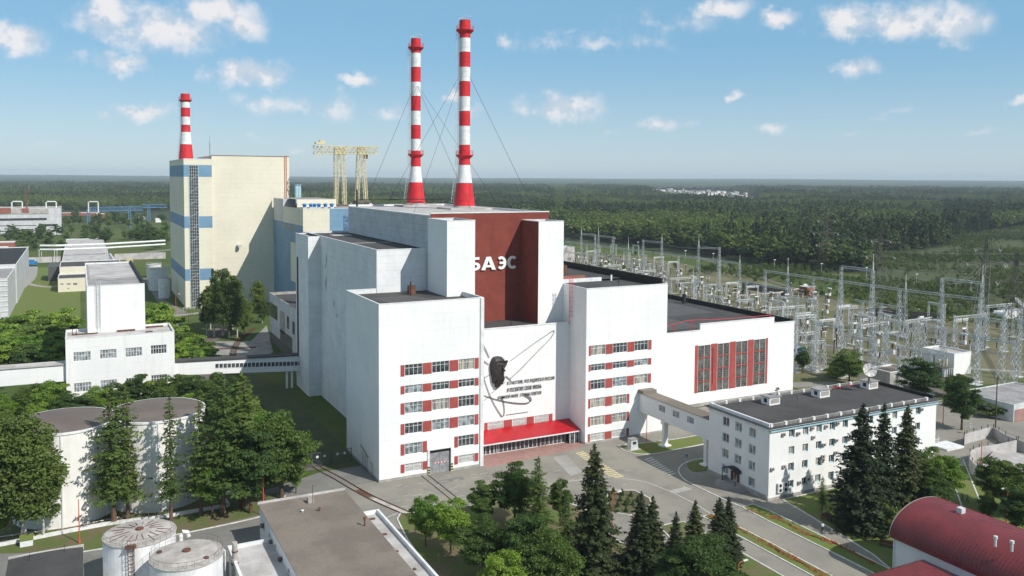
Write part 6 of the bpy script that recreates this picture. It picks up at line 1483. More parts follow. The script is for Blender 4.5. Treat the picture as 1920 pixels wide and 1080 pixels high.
proto_tree('broad1', 'broadleaf_tree', crown_broad(11, 12, 5.0, 120, 210, .19, base=.1), L_dec, trunk_mesh(11, 12, .30, 14, 3.8, 'bark'))
proto_tree('broad2', 'broadleaf_tree', crown_broad(12, 12, 4.4, 110, 210, .18, base=.1), L_decd, trunk_mesh(12, 12, .28, 14, 3.4, 'bark'))
proto_tree('broad3', 'broadleaf_tree', crown_broad(13, 12, 4.8, 90, 190, .19, base=.14, droop=.3), L_decl, trunk_mesh(13, 12, .26, 16, 3.8, 'bark'))
proto_tree('birch1', 'birch_tree', crown_broad(14, 16, 3.3, 100, 190, .19, base=.1, droop=.7), L_birch, trunk_mesh(14, 16, .22, 14, 2.6, 'birchbark', fork=.2, top=.95))
proto_tree('birch2', 'birch_tree', crown_broad(15, 16, 4.4, 110, 210, .19, base=.06, droop=.9), L_birch, trunk_mesh(15, 16, .24, 14, 3.2, 'birchbark', fork=.2, top=.95))
proto_tree('bush1', 'leafy_bush', crown_broad(16, 4, 2.9, 30, 120, .22, base=-.1), L_decl, trunk_mesh(16, 4, .10, 8, 1.6, 'bark', fork=.1))
proto_tree('bush2', 'leafy_bush', crown_broad(17, 4, 2.5, 26, 120, .21, base=-.1), L_dec, trunk_mesh(17, 4, .10, 8, 1.6, 'bark', fork=.1))
# lighter versions for trees far from the camera
proto_tree('far1', 'broadleaf_tree', crown_broad(21, 14, 5.2, 34, 46, .62, base=.08), L_decd, trunk_mesh(21, 14, .3, 4, 3, 'bark'))
proto_tree('far2', 'broadleaf_tree', crown_broad(22, 14, 4.2, 30, 44, .58, base=.08), L_dec, trunk_mesh(22, 14, .3, 4, 3, 'bark'))
proto_tree('far3', 'broadleaf_tree', crown_broad(23, 14, 4.8, 30, 44, .6, base=.06), L_birch, trunk_mesh(23, 14, .3, 4, 3, 'birchbark'))
proto_tree('farc', 'conifer_tree', crown_spruce(24, 18, 3.4, 26, .62, dens=.5), L_sprl, trunk_mesh(24, 18, .3, 0, 1, 'bark', top=.97))
proto_tree('seed', 'young_spruce', crown_spruce(25, 2, .85, 16, .13, base=.03, dens=2.2), L_sprl, trunk_mesh(25, 2, .05, 0, 1, 'bark', top=.95))
HT = {'spruce1': 20, 'spruce2': 20, 'spruce3': 20, 'larch1': 20, 'larch2': 20, 'broad1': 12, 'broad2': 12, 'broad3': 12, 'birch1': 16, 'birch2': 16, 'bush1': 4, 'bush2': 4, 'far1': 14, 'far2': 14, 'far3': 14, 'farc': 18, 'seed': 2}
tr_rnd = random.Random(99)
def tree(key, p, h, label, cat='tree', group=None, wide=1.0, name=None):
    r, c, t = TREES[key]; o = r.copy(); col.objects.link(o); s = h/HT[key]; o.location = p; o.rotation_euler = (0, 0, tr_rnd.uniform(0, 6.28)); o.scale = (s*wide, s*wide, s)
    if name: o.name = name
    for k in (c, t): d = k.copy(); col.objects.link(d); d.parent = o; d.matrix_parent_inverse = Matrix.Identity(4)
    return tag(o, label, cat, group)
def ptree(key, x, y, ty, label, **k):
    """tree standing at ground pixel x, y whose tip reaches row ty"""
    p = at(x, y, z=0); return tree(key, p, hgt(p, ty), label, **k)
def atree(key, p, label, ty=None, h=None, **k):
    p = Vector((p[0], p[1], 0)); return tree(key, p, h or hgt(p, ty), label, **k)
# foreground spruces
ptree('spruce2', 1112, 1072, 835, 'tallest dark spruce at the front centre of the plaza', wide=1.1)
ptree('spruce1', 1200, 1072, 924, 'dark spruce left one of the touching pair in front of the flower bed', wide=1.6)
ptree('spruce3', 1222, 1070, 931, 'slimmer dark spruce right one of the touching pair', wide=1.45)
ptree('spruce3', 1266, 1076, 960, 'small slim spruce between the pair and the right spruces', wide=1.25)
ptree('spruce1', 1302, 1062, 938, 'pointed spruce standing alone left of the double spruce', wide=1.45)
ptree('spruce2', 1347, 1062, 934, 'left half of the double spruce by the flower strips', wide=1.25)
ptree('spruce1', 1364, 1058, 932, 'right half of the double spruce by the flower strips', wide=1.4)
ptree('spruce2', 1612, 992, 758, 'tall dark spruce leftmost in front of the office facade', wide=1.15)
ptree('spruce3', 1652, 972, 757, 'tall spruce in the middle of the three before the office', wide=1.05)
ptree('spruce2', 1696, 962, 762, 'tall spruce rightmost of the three before the office', wide=1.05)
ptree('larch2', 1541, 958, 894, 'small pale conifer at the office foot', wide=1.3)
# foreground broadleaf
ptree('larch1', 1008, 1010, 856, 'tall sparse brown green conifer left of the tallest spruce', wide=1.2)
ptree('broad1', 965, 985, 868, 'leafy tree at the left of the sparse conifer', wide=.9)
ptree('broad2', 1050, 985, 898, 'leafy tree squeezed between sparse conifer and tallest spruce', wide=.7)
ptree('broad2', 905, 985, 903, 'dark rounded tree standing by the white road line', wide=.95)
ptree('broad3', 798, 1024, 926, 'small thin crowned tree with bare trunk nearest the brown roof', wide=.85)
ptree('broad3', 845, 1040, 934, 'bright green tree beside the thin crowned one', wide=1.0)
ptree('broad1', 905, 1085, 968, 'olive green tree at the bottom left of the front grove', wide=1.05)
ptree('broad2', 985, 1100, 965, 'dark green tree in the middle of the front grove', wide=1.1)
ptree('broad1', 1030, 1125, 1000, 'big leafy tree at the bottom of the front grove', wide=1.15)
ptree('broad3', 945, 1135, 1030, 'lighter tree cut by the bottom edge of the grove', wide=1.1)
ptree('larch1', 1062, 1080, 930, 'shaggy conifer tucked against the tallest spruce', wide=1.1)
ptree('broad1', 1318, 1140, 1008, 'wide leafy tree at the bottom edge below the double spruce', wide=1.35)
ptree('broad2', 1265, 1135, 1035, 'dark leafy tree at the bottom edge left of the wide one', wide=1.1)
ptree('broad3', 1770, 948, 850, 'leafy tree beside the start of the footpath', wide=.9)
ptree('broad1', 1737, 940, 838, 'leafy tree behind the rightmost of three spruces', wide=.95)
ptree('broad2', 1752, 972, 880, 'low dark leafy tree in front of the footpath tree', wide=.9)
ptree('bush2', 1668, 1000, 945, 'leafy shrub in front of the red vaulted roof', cat='bush', wide=.8)
for i, (k, x, y, ty, w, lb) in enumerate((('broad2', 1862, 950, 858, 1.1, 'brownish leafy tree beside the curved fence'), ('broad1', 1905, 965, 866, 1.1, 'leafy tree at the right edge over the slab roof'), ('broad2', 1905, 1002, 915, 1.0, 'leafy tree by the right lamp post'), ('broad1', 1850, 985, 920, .6, 'small leafy tree on the lawn right of the footpath'), ('broad3', 1945, 1010, 920, 1.0, 'leafy tree cut by the right edge'))): ptree(k, x, y, ty, lb, wide=w)
# trees behind the office
ptree('broad1', 1592, 722, 655, 'round crowned tree behind the middle of the office roof', wide=1.15)
ptree('broad2', 1505, 700, 652, 'dark small tree at the corner of the turbine hall', wide=.8)
ptree('broad2', 1722, 760, 672, 'broad dark tree behind the satellite dish', wide=1.25)
ptree('broad1', 1790, 745, 700, 'leafy tree between the office and the substation lawn', wide=1.2)
ptree('broad2', 1803, 806, 706, 'dark leaning tree with visible trunk beside the road', wide=.85)
ptree('bush2', 1855, 780, 750, 'dark bush beside the metal garage', cat='bush', wide=1.6)
ptree('bush1', 1565, 708, 680, 'rusty green bush behind the office roof', cat='bush')
# bush and conifers at the left
ptree('birch2', 45, 1012, 768, 'broad drooping birch at the left edge before the round tank', wide=1.2)
ptree('birch2', -10, 1030, 775, 'drooping birch cut by the left edge', wide=1.1)
ptree('birch1', 82, 1008, 855, 'short leafy birch right beside the broad birch', wide=1.0)
ptree('larch1', 214, 982, 722, 'tall sparse conifer with bare trunk, leftmost in front of the tanks', wide=1.05)
ptree('larch2', 240, 974, 728, 'tall sparse conifer touching the leftmost one', wide=1.0)
ptree('larch2', 321, 977, 742, 'slender conifer in front of the right round tank', wide=.85)
ptree('larch1', 377, 966, 738, 'dense conifer at the right edge of the round tank', wide=.85)
ptree('larch1', 418, 965, 700, 'dark tall conifer right of the dense conifer', wide=1.25)
ptree('larch2', 455, 950, 700, 'tallest conifer in the dense clump above the worn lawn', wide=1.6)
ptree('broad2', 470, 962, 800, 'dark leafy tree under the tallest conifer of the clump', wide=.9)
ptree('broad2', 495, 945, 790, 'dark leafy tree behind the orange lamp post', wide=.9)
ptree('broad1', 528, 935, 772, 'full leafy tree with trunk beside the railway yard', wide=.95)
ptree('broad3', 555, 925, 858, 'low bright green boughed tree beside the yard surface', wide=.8)
ptree('broad3', 398, 968, 865, 'low leafy tree under the dense conifer', wide=.8)
gr = 'shrubs and young trees behind the round tanks'
for i, (k, x, y, ty, w) in enumerate((('broad3', 20, 800, 735, 1.2), ('broad1', 58, 792, 720, 1.3), ('broad3', 98, 790, 712, 1.2), ('broad1', 128, 800, 735, 1.1), ('broad2', 160, 800, 742, 1.2), ('broad3', 185, 790, 722, 1.1), ('broad1', 222, 780, 716, 1.1), ('broad2', 262, 775, 702, 1.1), ('broad3', 296, 775, 708, 1.0), ('broad1', 330, 778, 700, 1.1), ('broad2', 366, 785, 706, 1.0), ('broad3', 352, 800, 735, .9), ('broad1', 395, 800, 712, .9), ('broad2', 425, 815, 716, .9), ('broad1', 455, 840, 730, .9), ('broad3', 240, 800, 745, 1.0), ('broad2', -20, 800, 725, 1.2), ('broad3', 70, 815, 752, 1.0), ('broad1', 10, 840, 770, 1.1), ('broad1', 478, 850, 752, 1.0), ('broad2', 440, 800, 705, 1.0), ('broad3', 500, 870, 770, 1.0), ('broad1', 410, 775, 698, 1.0), ('broad1', 545, 900, 800, .9))):
    ptree(k, x, y, ty, 'leafy young tree in the dense row behind the round tanks', wide=w, group=gr)
gb = 'bushes on the bank behind the left covered bridge'
for i in range(26):
    x, y = tr_rnd.uniform(-20, 128), tr_rnd.uniform(618, 690); ptree(tr_rnd.choice(['bush1', 'bush1', 'bush2']), x, y, y - tr_rnd.uniform(30, 44), 'bright green bush on the bank left of the machine house', cat='bush', group=gb, wide=1.35)
gb2 = 'bright bushes right of the machine house'
for (x, y) in ((285, 612), (298, 602), (308, 620), (338, 655), (352, 668), (365, 662), (378, 672), (340, 678), (358, 684), (335, 640), (372, 684), (390, 686)):
    ptree(tr_rnd.choice(['bush1', 'bush1', 'bush2']), x, y, y - tr_rnd.uniform(30, 38), 'bright green bush on the slope right of the machine house', cat='bush', group=gb2, wide=1.3)
for (x, y) in ((300, 520),): pass
# birch clump before the cream block
gc = 'birch clump in front of the cream block'
for (k, x, y, ty) in (('birch1', 388, 628, 540), ('birch1', 402, 632, 528), ('birch1', 418, 630, 500), ('birch2', 430, 634, 520), ('birch1', 445, 632, 545), ('birch2', 458, 628, 555), ('birch1', 395, 618, 533), ('birch1', 436, 618, 512)):
    ptree(k, x, y, ty, 'slender birch in the clump before the cream block', group=gc, wide=.95)
ptree('birch1', 484, 602, 524, 'single birch in the shade between cream block and white wing', wide=.9)
ptree('birch2', 492, 606, 560, 'lower leafy tree beside the shaded single birch', wide=.9)
# young spruces in the round bed and shrubs
for (x, y) in ((1150, 927), (1166, 929), (1183, 931), (1143, 937), (1163, 940), (1178, 942), (1158, 950), (1174, 948), (1142, 955), (1156, 960), (1174, 960), (1187, 948), (1196, 940)):
    ptree('seed', x, y, y - 10 - tr_rnd.uniform(0, 4), 'small round young spruce in the soil bed', group='young spruces in the soil bed', cat='shrub', wide=1.1)
# flowers of the strips
def flowers():
    V = []; g = np.random.default_rng(3)
    def band(pts, w, n):
        P = smoothpts(pix(*pts), 8)
        for i in range(n):
            k = g.integers(0, len(P) - 1); q = P[k].lerp(P[k+1], g.uniform()); ww = w*(1 + .9*math.sin(i*0 + k*.55)); V.append((q.x + g.normal()*ww, q.y + g.normal()*ww, .18 + g.uniform()*.16))
    band(((1450, 970), (1480, 985), (1505, 1000), (1545, 1013), (1570, 1022), (1600, 1038), (1640, 1060)), .28, 620)
    band(((1400, 957), (1425, 965), (1450, 973)), .2, 100)
    band(((1330, 968), (1370, 985), (1440, 1022), (1470, 1040), (1505, 1058), (1560, 1090)), .38, 800)
    C = np.array(V); N = g.normal(size=C.shape)*.5 + np.array([0, 0, 1]); Vv, F = leaf_quads(C, N, .13, g, .8)
    o = bpy.data.objects.new('flower_ribbon', np_mesh('flower_ribbon', Vv, F, M['flower'])); col.objects.link(o); tag(o, 'winding ribbons of orange red flowers in the grass strips', 'flowers', kind='stuff')
flowers()
# tree belts beyond the left yards
gf = 'trees of the belt beyond the left yards'
def scatter(n, x0, x1, y0, y1, hmin, hmax, keys, label, group, avoid=()):
    k = 0
    while k < n:
        x, y = tr_rnd.uniform(x0, x1), tr_rnd.uniform(y0, y1)
        if any(a <= x <= c and b <= y <= d for a, b, c, d in avoid): continue
        p = at(x, y, z=0); tree(tr_rnd.choice(keys), p, tr_rnd.uniform(hmin, hmax), label, group=group, wide=tr_rnd.uniform(.9, 1.3)); k += 1
scatter(95, -30, 312, 412, 458, 10, 16, ['far1', 'far1', 'far2', 'far3'], 'bushy tree in the belt beyond the left pipe racks', gf, [(205, 424, 228, 458), (258, 412, 280, 430), (-30, 412, 120, 434)])
scatter(14, 0, 120, 462, 474, 7, 12, ['far1', 'far2', 'far3'], 'bushy tree close behind the white pipelines', 'trees close behind the white pipelines')
scatter(16, 245, 312, 440, 470, 8, 13, ['far1', 'far1', 'far2'], 'dark bushy tree left of the cream block', 'trees left of the cream block')
scatter(35, 100, 330, 396, 425, 9, 14, ['far1', 'far2', 'far3'], 'tree around the blue conveyor gantry', 'trees around the blue conveyor gantry', [(150, 408, 180, 424), (205, 404, 240, 424), (285, 404, 312, 425)])
# edge of the big wood and shrubs of the clearing
scatter(35, 1380, 1650, 508, 560, 3, 6, ['far2', 'far3'], 'low green shrub in the scrub behind the gantries', 'shrubs behind the gantries')
scatter(20, 1060, 1400, 462, 520, 3, 5, ['far2', 'far1'], 'low dark shrub among the far gantries', 'shrubs among the far gantries', [(1060, 470, 1120, 520)])
scatter(40, 1640, 1960, 500, 600, 3, 7, ['far2', 'far3', 'far2'], 'green shrub in the overgrown clearing behind the substation', 'shrubs of the overgrown clearing')

# ---------------------------------------------------------------- substation
MESH = {}
def lattice_mesh(H, w0=2.0, w1=.9, spire=0, seg=1.9, m='galv', t=.13):
    key = ('col', H, w0, w1, spire, m)
    if key not in MESH:
        b = MB().mat(m); n = max(4, int(H/seg)); W = lambda z: (w0 + (w1 - w0)*min(1, z/H*1.15))/2
        cs = ((-1, -1), (1, -1), (1, 1), (-1, 1))
        for k in range(n):
            z0, z1 = H*k/n, H*(k+1)/n; a, c = W(z0), W(z1)
            for i in range(4):
                p, q = cs[i], cs[(i+1) % 4]
                b.bar((p[0]*a, p[1]*a, z0), (p[0]*c, p[1]*c, z1), t, n=3); b.bar((p[0]*a, p[1]*a, z0), (q[0]*c, q[1]*c, z1), t*.6, n=3)
                if k % 2 == 0: b.bar((q[0]*a, q[1]*a, z0), (p[0]*c, p[1]*c, z1), t*.6, n=3)
        if spire: b.bar((0, 0, H - .2), (0, 0, H + spire*.45), .38, n=4).bar((0, 0, H + spire*.45), (0, 0, H + spire), .14, n=4)
        b.box(-w0*.7, -w0*.7, 0, w0*.7, w0*.7, .12)
        o = b.obj('column'); MESH[key] = o.data; col.objects.unlink(o); bpy.data.objects.remove(o)
    return MESH[key]
def beam_mb(p, q, m='galv', s=.85, t=.11, stubs=True):
    b = MB().mat(m); d = q - p; L = d.length; n = max(4, int(L/1.8)); x = d.normalized(); y = Vector((-x.y, x.x, 0)).normalized()*s/2; z = Vector((0, 0, s/2))
    C4 = [y - z, y + z, -y + z, -y - z]
    for c in C4: b.bar(p + c, q + c, t, n=3)
    for k in range(n):
        a, e = p + d*(k/n), p + d*((k+1)/n)
        for i in range(4): b.bar(a + C4[i], e + C4[(i+1) % 4], t*.65, n=3)
        b.bar(a + C4[1], a + C4[2], t*.6, n=3)
    return b
def place_mesh(name, me, parent, loc, rz=0):
    o = bpy.data.objects.new(name, me); col.objects.link(o); o.parent = parent; o.location = loc; o.rotation_euler = (0, 0, rz); return o
def ins_mesh():
    if 'ins' not in MESH:
        b = MB().mat('porcelain').bar((0, 0, 0), (0, 0, -2.2), .22, n=6); o = b.obj('x'); MESH['ins'] = o.data; col.objects.unlink(o); bpy.data.objects.remove(o)
    return MESH['ins']
SAG = []
def gantry(cols_, beams, label, w0=2.0, group=None, m='galv'):
    """cols_: (px, py, top row, spire metres); beams: (i, j, metres below the top)"""
    P = [(at(c[0], c[1], z=0)) for c in cols_]; t = thing('steel_gantry', label, 'gantry', P[0], group=group); o = P[0]; Hs = []
    for c, p in zip(cols_, P):
        sp = c[3] if len(c) > 3 else 0; H = hgt(p, c[2]); H = max(6, round((H - sp)/2)*2); Hs.append(H)
        place_mesh('column', lattice_mesh(H, w0 if H < 24 else w0*1.25, spire=sp, m=m), t, p - o)
    for (i, j, dz) in beams:
        h = min(Hs[i], Hs[j]) - .6 - dz; a, c = P[i] - o + Vector((0, 0, h)), P[j] - o + Vector((0, 0, h)); beam_mb(a, c, m).obj('beam', t); SAG.append((a + o, c + o))
        for k in (1, 2, 3): q = a.lerp(c, k/4); place_mesh('insulator', ins_mesh(), t, q - Vector((0, 0, .5)))
    return t
gg = 'lattice gantries of the substation'
G = lambda *a, **k: gantry(*a, group=gg, **k)
def row(a, c, z, xs, label, xz=None, spires=(), both=True):
    """a lattice beam seen between photo points a and c at height z, on columns below the given columns of the picture"""
    p, q = at(*a, z=z), at(*c, z=z); base = Vector((p.x, p.y, 0)); t = thing('steel_gantry', label, 'gantry', base, group=gg)
    beam_mb(p - base, q - base).obj('beam', t); SAG.append((p, q))
    for x in xs:
        f = (x - a[0])/(c[0] - a[0]); lo, hi = -.05, 1.05
        for _ in range(30):
            m = (lo + hi)/2; w = p.lerp(q, m)
            if (proj(w.x, w.y, z)[0] < x) == (c[0] > a[0]): lo = m
            else: hi = m
        w = p.lerp(q, lo); sp = dict(spires).get(x, 0); place_mesh('column', lattice_mesh(round(z + .5), 1.9 if z < 22 else 2.5, w1=.95, spire=sp), t, (w.x - base.x, w.y - base.y, 0))
    n = max(2, int((q - p).length/9))
    for k in range(n): e = (p - base).lerp(q - base, (k + .5)/n); place_mesh('insulator', ins_mesh(), t, e - Vector((0, 0, .4)))
    return t
row((1433, 508), (1690, 543), 20, (1435, 1477, 1525, 1577, 1636, 1687), 'long beam gantry running across the middle of the substation', spires=((1477, 8), (1525, 0)))
row((1692, 543.5), (1838, 561), 20, (1698, 1767, 1838), 'long beam gantry under the high spired portal at the right', spires=((1698, 7),))
row((1578, 500), (1638, 507), 28, (1578, 1637), 'high portal with a spire in the middle of the substation', spires=((1637, 7),))
row((1767, 522), (1842, 531), 26, (1767, 1842), 'high portal with a spire in the right part of the substation', spires=((1842, 7),))
row((1205, 452), (1242, 454), 25, (1206, 1241), 'high portal in the left half of the substation', spires=((1241, 4),))
row((1310, 464), (1349, 466), 25, (1310, 1349), 'high portal behind the turbine hall roof', spires=((1310, 7),))
row((1089, 439), (1117, 440), 24, (1090, 1116), 'leftmost high portal beside the tall white pylon', spires=((1090, 6),))
row((1122, 442), (1151, 445), 24, (1122, 1149), 'second high portal from the tall white pylon', spires=((1122, 7),))
row((1060, 453), (1387, 494), 16, (1100, 1178, 1207, 1272, 1348, 1387), 'longest thin beam gantry at the far side of the substation', spires=((1178, 9), (1387, 5)))
row((1060, 472), (1250, 500), 12, (1112, 1185, 1218, 1250), 'low long beam gantry behind the tall right tower')
row((1380, 527), (1483, 543), 11, (1400, 1434, 1483), 'low beam gantry before the long dark wall')
row((1603, 563), (1687, 577), 12, (1617, 1652, 1687), 'low beam gantry before the right dark wall')
row((1298, 528), (1355, 537), 18, (1300, 1324, 1353), 'middle height gantry above the turbine hall roof edge', spires=((1300, 6),))
row((1455, 556), (1532, 566), 19, (1457, 1495, 1531), 'upper gantry frame beside the turbine hall corner')
row((1492, 595), (1528, 592), 19, (1493, 1528), 'cross beam gantry beside the turbine hall corner')
row((1492, 627), (1528, 624), 12, (1493, 1510, 1528), 'lower cross beam gantry beside the turbine hall corner')
row((1440, 579), (1508, 574), 15, (1442, 1475, 1507), 'cross beam gantry just above the turbine hall roof')
row((1570, 578), (1608, 575), 15, (1572, 1597), 'cross beam gantry left of the middle spire')
row((1613, 612), (1662, 605), 15, (1614, 1640, 1661), 'white cross beam gantry in the middle rows')
row((1697, 603), (1746, 597), 14, (1716, 1735), 'white cross beam gantry in the right rows')
row((1611, 588), (1637, 598), 17, (1613, 1636), 'short beam gantry left of the white cross beam')
row((1662, 598), (1702, 609), 17, (1664, 1700), 'short beam gantry in the middle of the right rows')
row((1724, 607), (1772, 618), 16, (1725, 1770), 'short beam gantry behind the transformer shelter')
row((1771, 618), (1905, 645), 15, (1772, 1835, 1903), 'near long beam gantry over the substation lawn')
row((1830, 594), (1883, 603), 22, (1832, 1881), 'big near portal with thick columns at the right')
row((1583, 628), (1643, 640), 14, (1583, 1641), 'low near gantry behind the round tree')
row((1686, 650), (1775, 668), 13, (1687, 1716, 1745), 'near gantry beside the satellite dish')
row((1520, 641), (1547, 640), 10, (1522, 1545), 'small square gantry frame near the round tree')
row((1382, 564), (1412, 562), 9, (1386, 1410), 'small low gantry above the turbine hall roof')
row((1870, 575), (1960, 588), 17, (1885, 1948), 'far right gantry cut by the picture edge')
row((1905, 560), (1990, 640), 15, (1915,), 'gantry leaving the picture at the far right')
row((1905, 600), (1990, 618), 19, (1912, 1960), 'tall near gantry cut by the right picture edge')
row((1850, 575), (1900, 570), 14, (1852, 1898), 'pale cross beam gantry in the far right rows')
row((1790, 596), (1850, 590), 13, (1792, 1848), 'low cross beam gantry under the right spired portal')
row((1530, 605), (1580, 614), 17, (1532, 1578), 'beam gantry right of the turbine hall corner')
row((1415, 590), (1490, 602), 14, (1470, 1488), 'long beam gantry just over the end of the turbine hall roof')
row((1255, 523), (1307, 520), 12, (1258, 1304), 'pale cross beam gantry left of the middle height gantry')
row((1130, 499), (1165, 497), 10, (1132, 1163), 'pale low cross beam gantry at the left of the substation')
row((1190, 510), (1230, 507), 10, (1192, 1228), 'pale low cross beam gantry behind the right tower roof')
# rows of equipment: posts, disconnectors, breakers, transformers
def eq_protos():
    out = []
    r = bpy.data.objects.new('disconnector', None)
    f = MB().mat('galv').bar((-1.6, 0, 0), (-1.6, 0, 2.4), .3).bar((1.6, 0, 0), (1.6, 0, 2.4), .3).bar((-2.2, 0, 2.4), (2.2, 0, 2.4), .35).obj('frame')
    i_ = MB().mat('porcelain')
    for x in (-1.8, 0, 1.8): i_.lathe((x, 0, 2.5), [(.2, 0), (.28, .3), (.2, .6), (.28, .9), (.2, 1.2), (.26, 1.5), (.14, 1.8)], 7)
    i_ = i_.obj('insulator'); a_ = MB().mat('galv').bar((-2.4, 0, 4.4), (2.4, 0, 4.4), .2).obj('arm'); out.append((r, (f, i_, a_), 'grey and brown disconnector on a low steel frame'))
    r = bpy.data.objects.new('circuit_breaker', None)
    f = MB().mat('trim').box(-.9, -.6, 0, .9, .6, 1.6).obj('cabinet'); i_ = MB().mat('porcelain').lathe((0, 0, 1.6), [(.35, 0), (.45, .5), (.33, 1), (.45, 1.5), (.3, 2.2)], 8).obj('insulator'); a_ = MB().mat('trim').bar((-1.4, 0, 4.1), (1.4, 0, 4.1), .6, n=8).obj('interrupter'); out.append((r, (f, i_, a_), 'white topped circuit breaker on a pale cabinet'))
    r = bpy.data.objects.new('post_insulator', None)
    f = MB().mat('galvd').bar((0, 0, 0), (0, 0, 2.8), .4).obj('post'); i_ = MB().mat('porcelain').lathe((0, 0, 2.8), [(.22, 0), (.32, .5), (.2, 1), (.32, 1.5), (.2, 2.6)], 7).obj('insulator'); a_ = MB().mat('galv').lathe((0, 0, 5.4), [(.3, 0), (.45, .2), (.3, .45)], 8).obj('cap'); out.append((r, (f, i_, a_), 'brown post insulator on a steel post'))
    r = bpy.data.objects.new('small_gantry', None)
    f = MB().mat('galv'); 
    for x in (-4, 4):
        for dx in (-.5, .5): f.bar((x + dx, 0, 0), (x + dx*.6, 0, 9), .17)
        for k in range(7): f.bar((x - .5, 0, 9*k/7), (x + .4, 0, 9*(k+1)/7), .1)
    f = f.obj('legs'); a_ = MB().mat('galv').bar((-4.6, 0, 9), (4.6, 0, 9), .5).bar((-4.6, 0, 8.3), (4.6, 0, 8.3), .2).obj('beam'); out.append((r, (f, a_), 'low portal frame with a bright cross beam'))
    for (r, ps, _) in out:
        for p in ps: p.parent = r; col.objects.unlink(p)
    return out
EQ = eq_protos(); er = random.Random(21)
def equip(kind, loc, rz):
    r, ps, lb = EQ[kind]; o = r.copy(); col.objects.link(o); o.location = loc; o.rotation_euler = (0, 0, rz)
    for p in ps: d = p.copy(); col.objects.link(d); d.parent = o; d.matrix_parent_inverse = Matrix.Identity(4)
    tag(o, lb + ' in the substation rows', ('disconnector', 'circuit breaker', 'insulator post', 'portal frame')[kind], ('disconnectors of the substation', 'circuit breakers of the substation', 'post insulators of the substation', 'low portal frames of the substation')[kind])
nE = 0
for iy in range(46):
    for ix in range(17):
        X = 214 + ix*10.5; Y = 196 + iy*9.0
        if X > 236 + (Y - 170)*.50 + 70 or X < 206 + (Y - 190)*.02: continue
        px, py, _ = proj(X, Y, 0)
        if not (1050 < px < 1935): continue
        if py > 690 or (px > 1700 and py > 660) : continue
        if py < 468 or (px > 1330 and py < 545) or (px > 1560 and py < 585): continue
        if er.random() < .30: continue
        k = er.choice([0, 0, 1, 2, 2, 0, 1]); equip(k, (X + er.uniform(-1, 1), Y + er.uniform(-1, 1), 0), R(90) if iy % 3 else 0); nE += 1
for (x, y) in ((1120, 482), (1150, 478), (1175, 495), (1205, 500), (1235, 505), (1262, 515), (1290, 560), (1330, 565), (1372, 560), (1410, 568), (1345, 590), (1455, 600), (1480, 612), (1505, 626), (1550, 640), (1580, 610), (1625, 638), (1662, 628), (1668, 668), (1738, 640), (1755, 605), (1800, 640), (1108, 492), (1192, 480)):
    equip(3, at(x, y, z=0), er.choice([0, R(90)]))
# busbar wires between gantries
wr_ = thing('overhead_busbars', 'thin sagging wires strung between the substation gantries', 'power line')
def sag_wire(b, p, q, s, r_=.035):
    b.tube([p.lerp(q, k/8) - Vector((0, 0, 4*s*(k/8)*(1 - k/8))) for k in range(9)], r_, 3)
for i in range(0, len(SAG) - 1):
    (a, b_), (c, d) = SAG[i], SAG[(i + 1) % len(SAG)]
    if (a - c).length > 60: continue
    w = MB().mat('wire')
    for f in (.2, .5, .8): sag_wire(w, a.lerp(b_, f), c.lerp(d, f), 1.6)
    w.obj('wire_bundle', wr_)
# transmission pylons
def pylon(x, y, ty, label, m, arms, rz=0):
    p = at(x, y, z=0); H = hgt(p, ty); t = thing('transmission_pylon', label, 'pylon', p, rz)
    place_mesh('tower', lattice_mesh(round(H), w0=H*.19, w1=.8, seg=3.0, m=m, t=.2), t, (0, 0, 0))
    for (f, L) in arms:
        b = MB().mat(m)
        for s in (-1, 1): b.bar((0, 0, H*f + 1.2), (s*L, 0, H*f + .2), .2).bar((0, 0, H*f - .2), (s*L, 0, H*f), .25)
        b.obj('crossarm', t); q = MB().mat('whitepaint')
        for s in (-1, 1): q.tube([(s*L, 0, H*f), (s*L + .2, -1.6, H*f - 1.4), (s*(L - .2), -2.6, H*f - .3)], .13, 4)
        q.obj('insulator_string', t)
    return p, H
A1 = pylon(1546, 508, 390, 'brown grey lattice pylon with three crossarm pairs standing before the wood', 'tankgrey', ((.80, 6.0), (.60, 8.5), (.42, 6.5)), R(-30))
A2 = pylon(1647, 560, 432, 'dark lattice pylon with crossarms almost hidden against the wood', 'galvd', ((.85, 5), (.62, 7.5)), R(-30))
A3 = pylon(1845, 585, 445, 'dark lattice pylon with wide crossarm in the right clearing', 'galvd', ((.85, 6), (.66, 9.5)), R(-30))
A4 = pylon(1900, 640, 470, 'tall thin lattice pylon near the right edge', 'galvd', ((.85, 5), (.66, 8)), R(-30))
tl = thing('transmission_line', 'thin dark power lines crossing the clearing toward the wood', 'power line'); w = MB().mat('wire')
for (pa, ha), (pb, hb), fr in ((A1, A2, (.6, .8)), (A2, A3, (.62, .85)), (A3, A4, (.66, .85)), (A2, (at(2100, 520, z=0), 30), (.7,)), (A3, (at(2200, 560, z=0), 30), (.7,))):
    for f in fr:
        for s in (-6, 6): sag_wire(w, pa + Vector((s*.8, -s*.4, ha*f)), pb + Vector((s*.8, -s*.4, hb*f)), 3, .05)
for (x, y, z) in ((1640, 500, 20), (1770, 530, 22), (1835, 600, 20)):
    q = at(x, y, z=z)
    for s in (-4, 0, 4): sag_wire(w, q + Vector((s, 0, 0)), A3[0] + Vector((s, 0, A3[1]*.66)), 4, .05)
w.obj('conductors', tl)
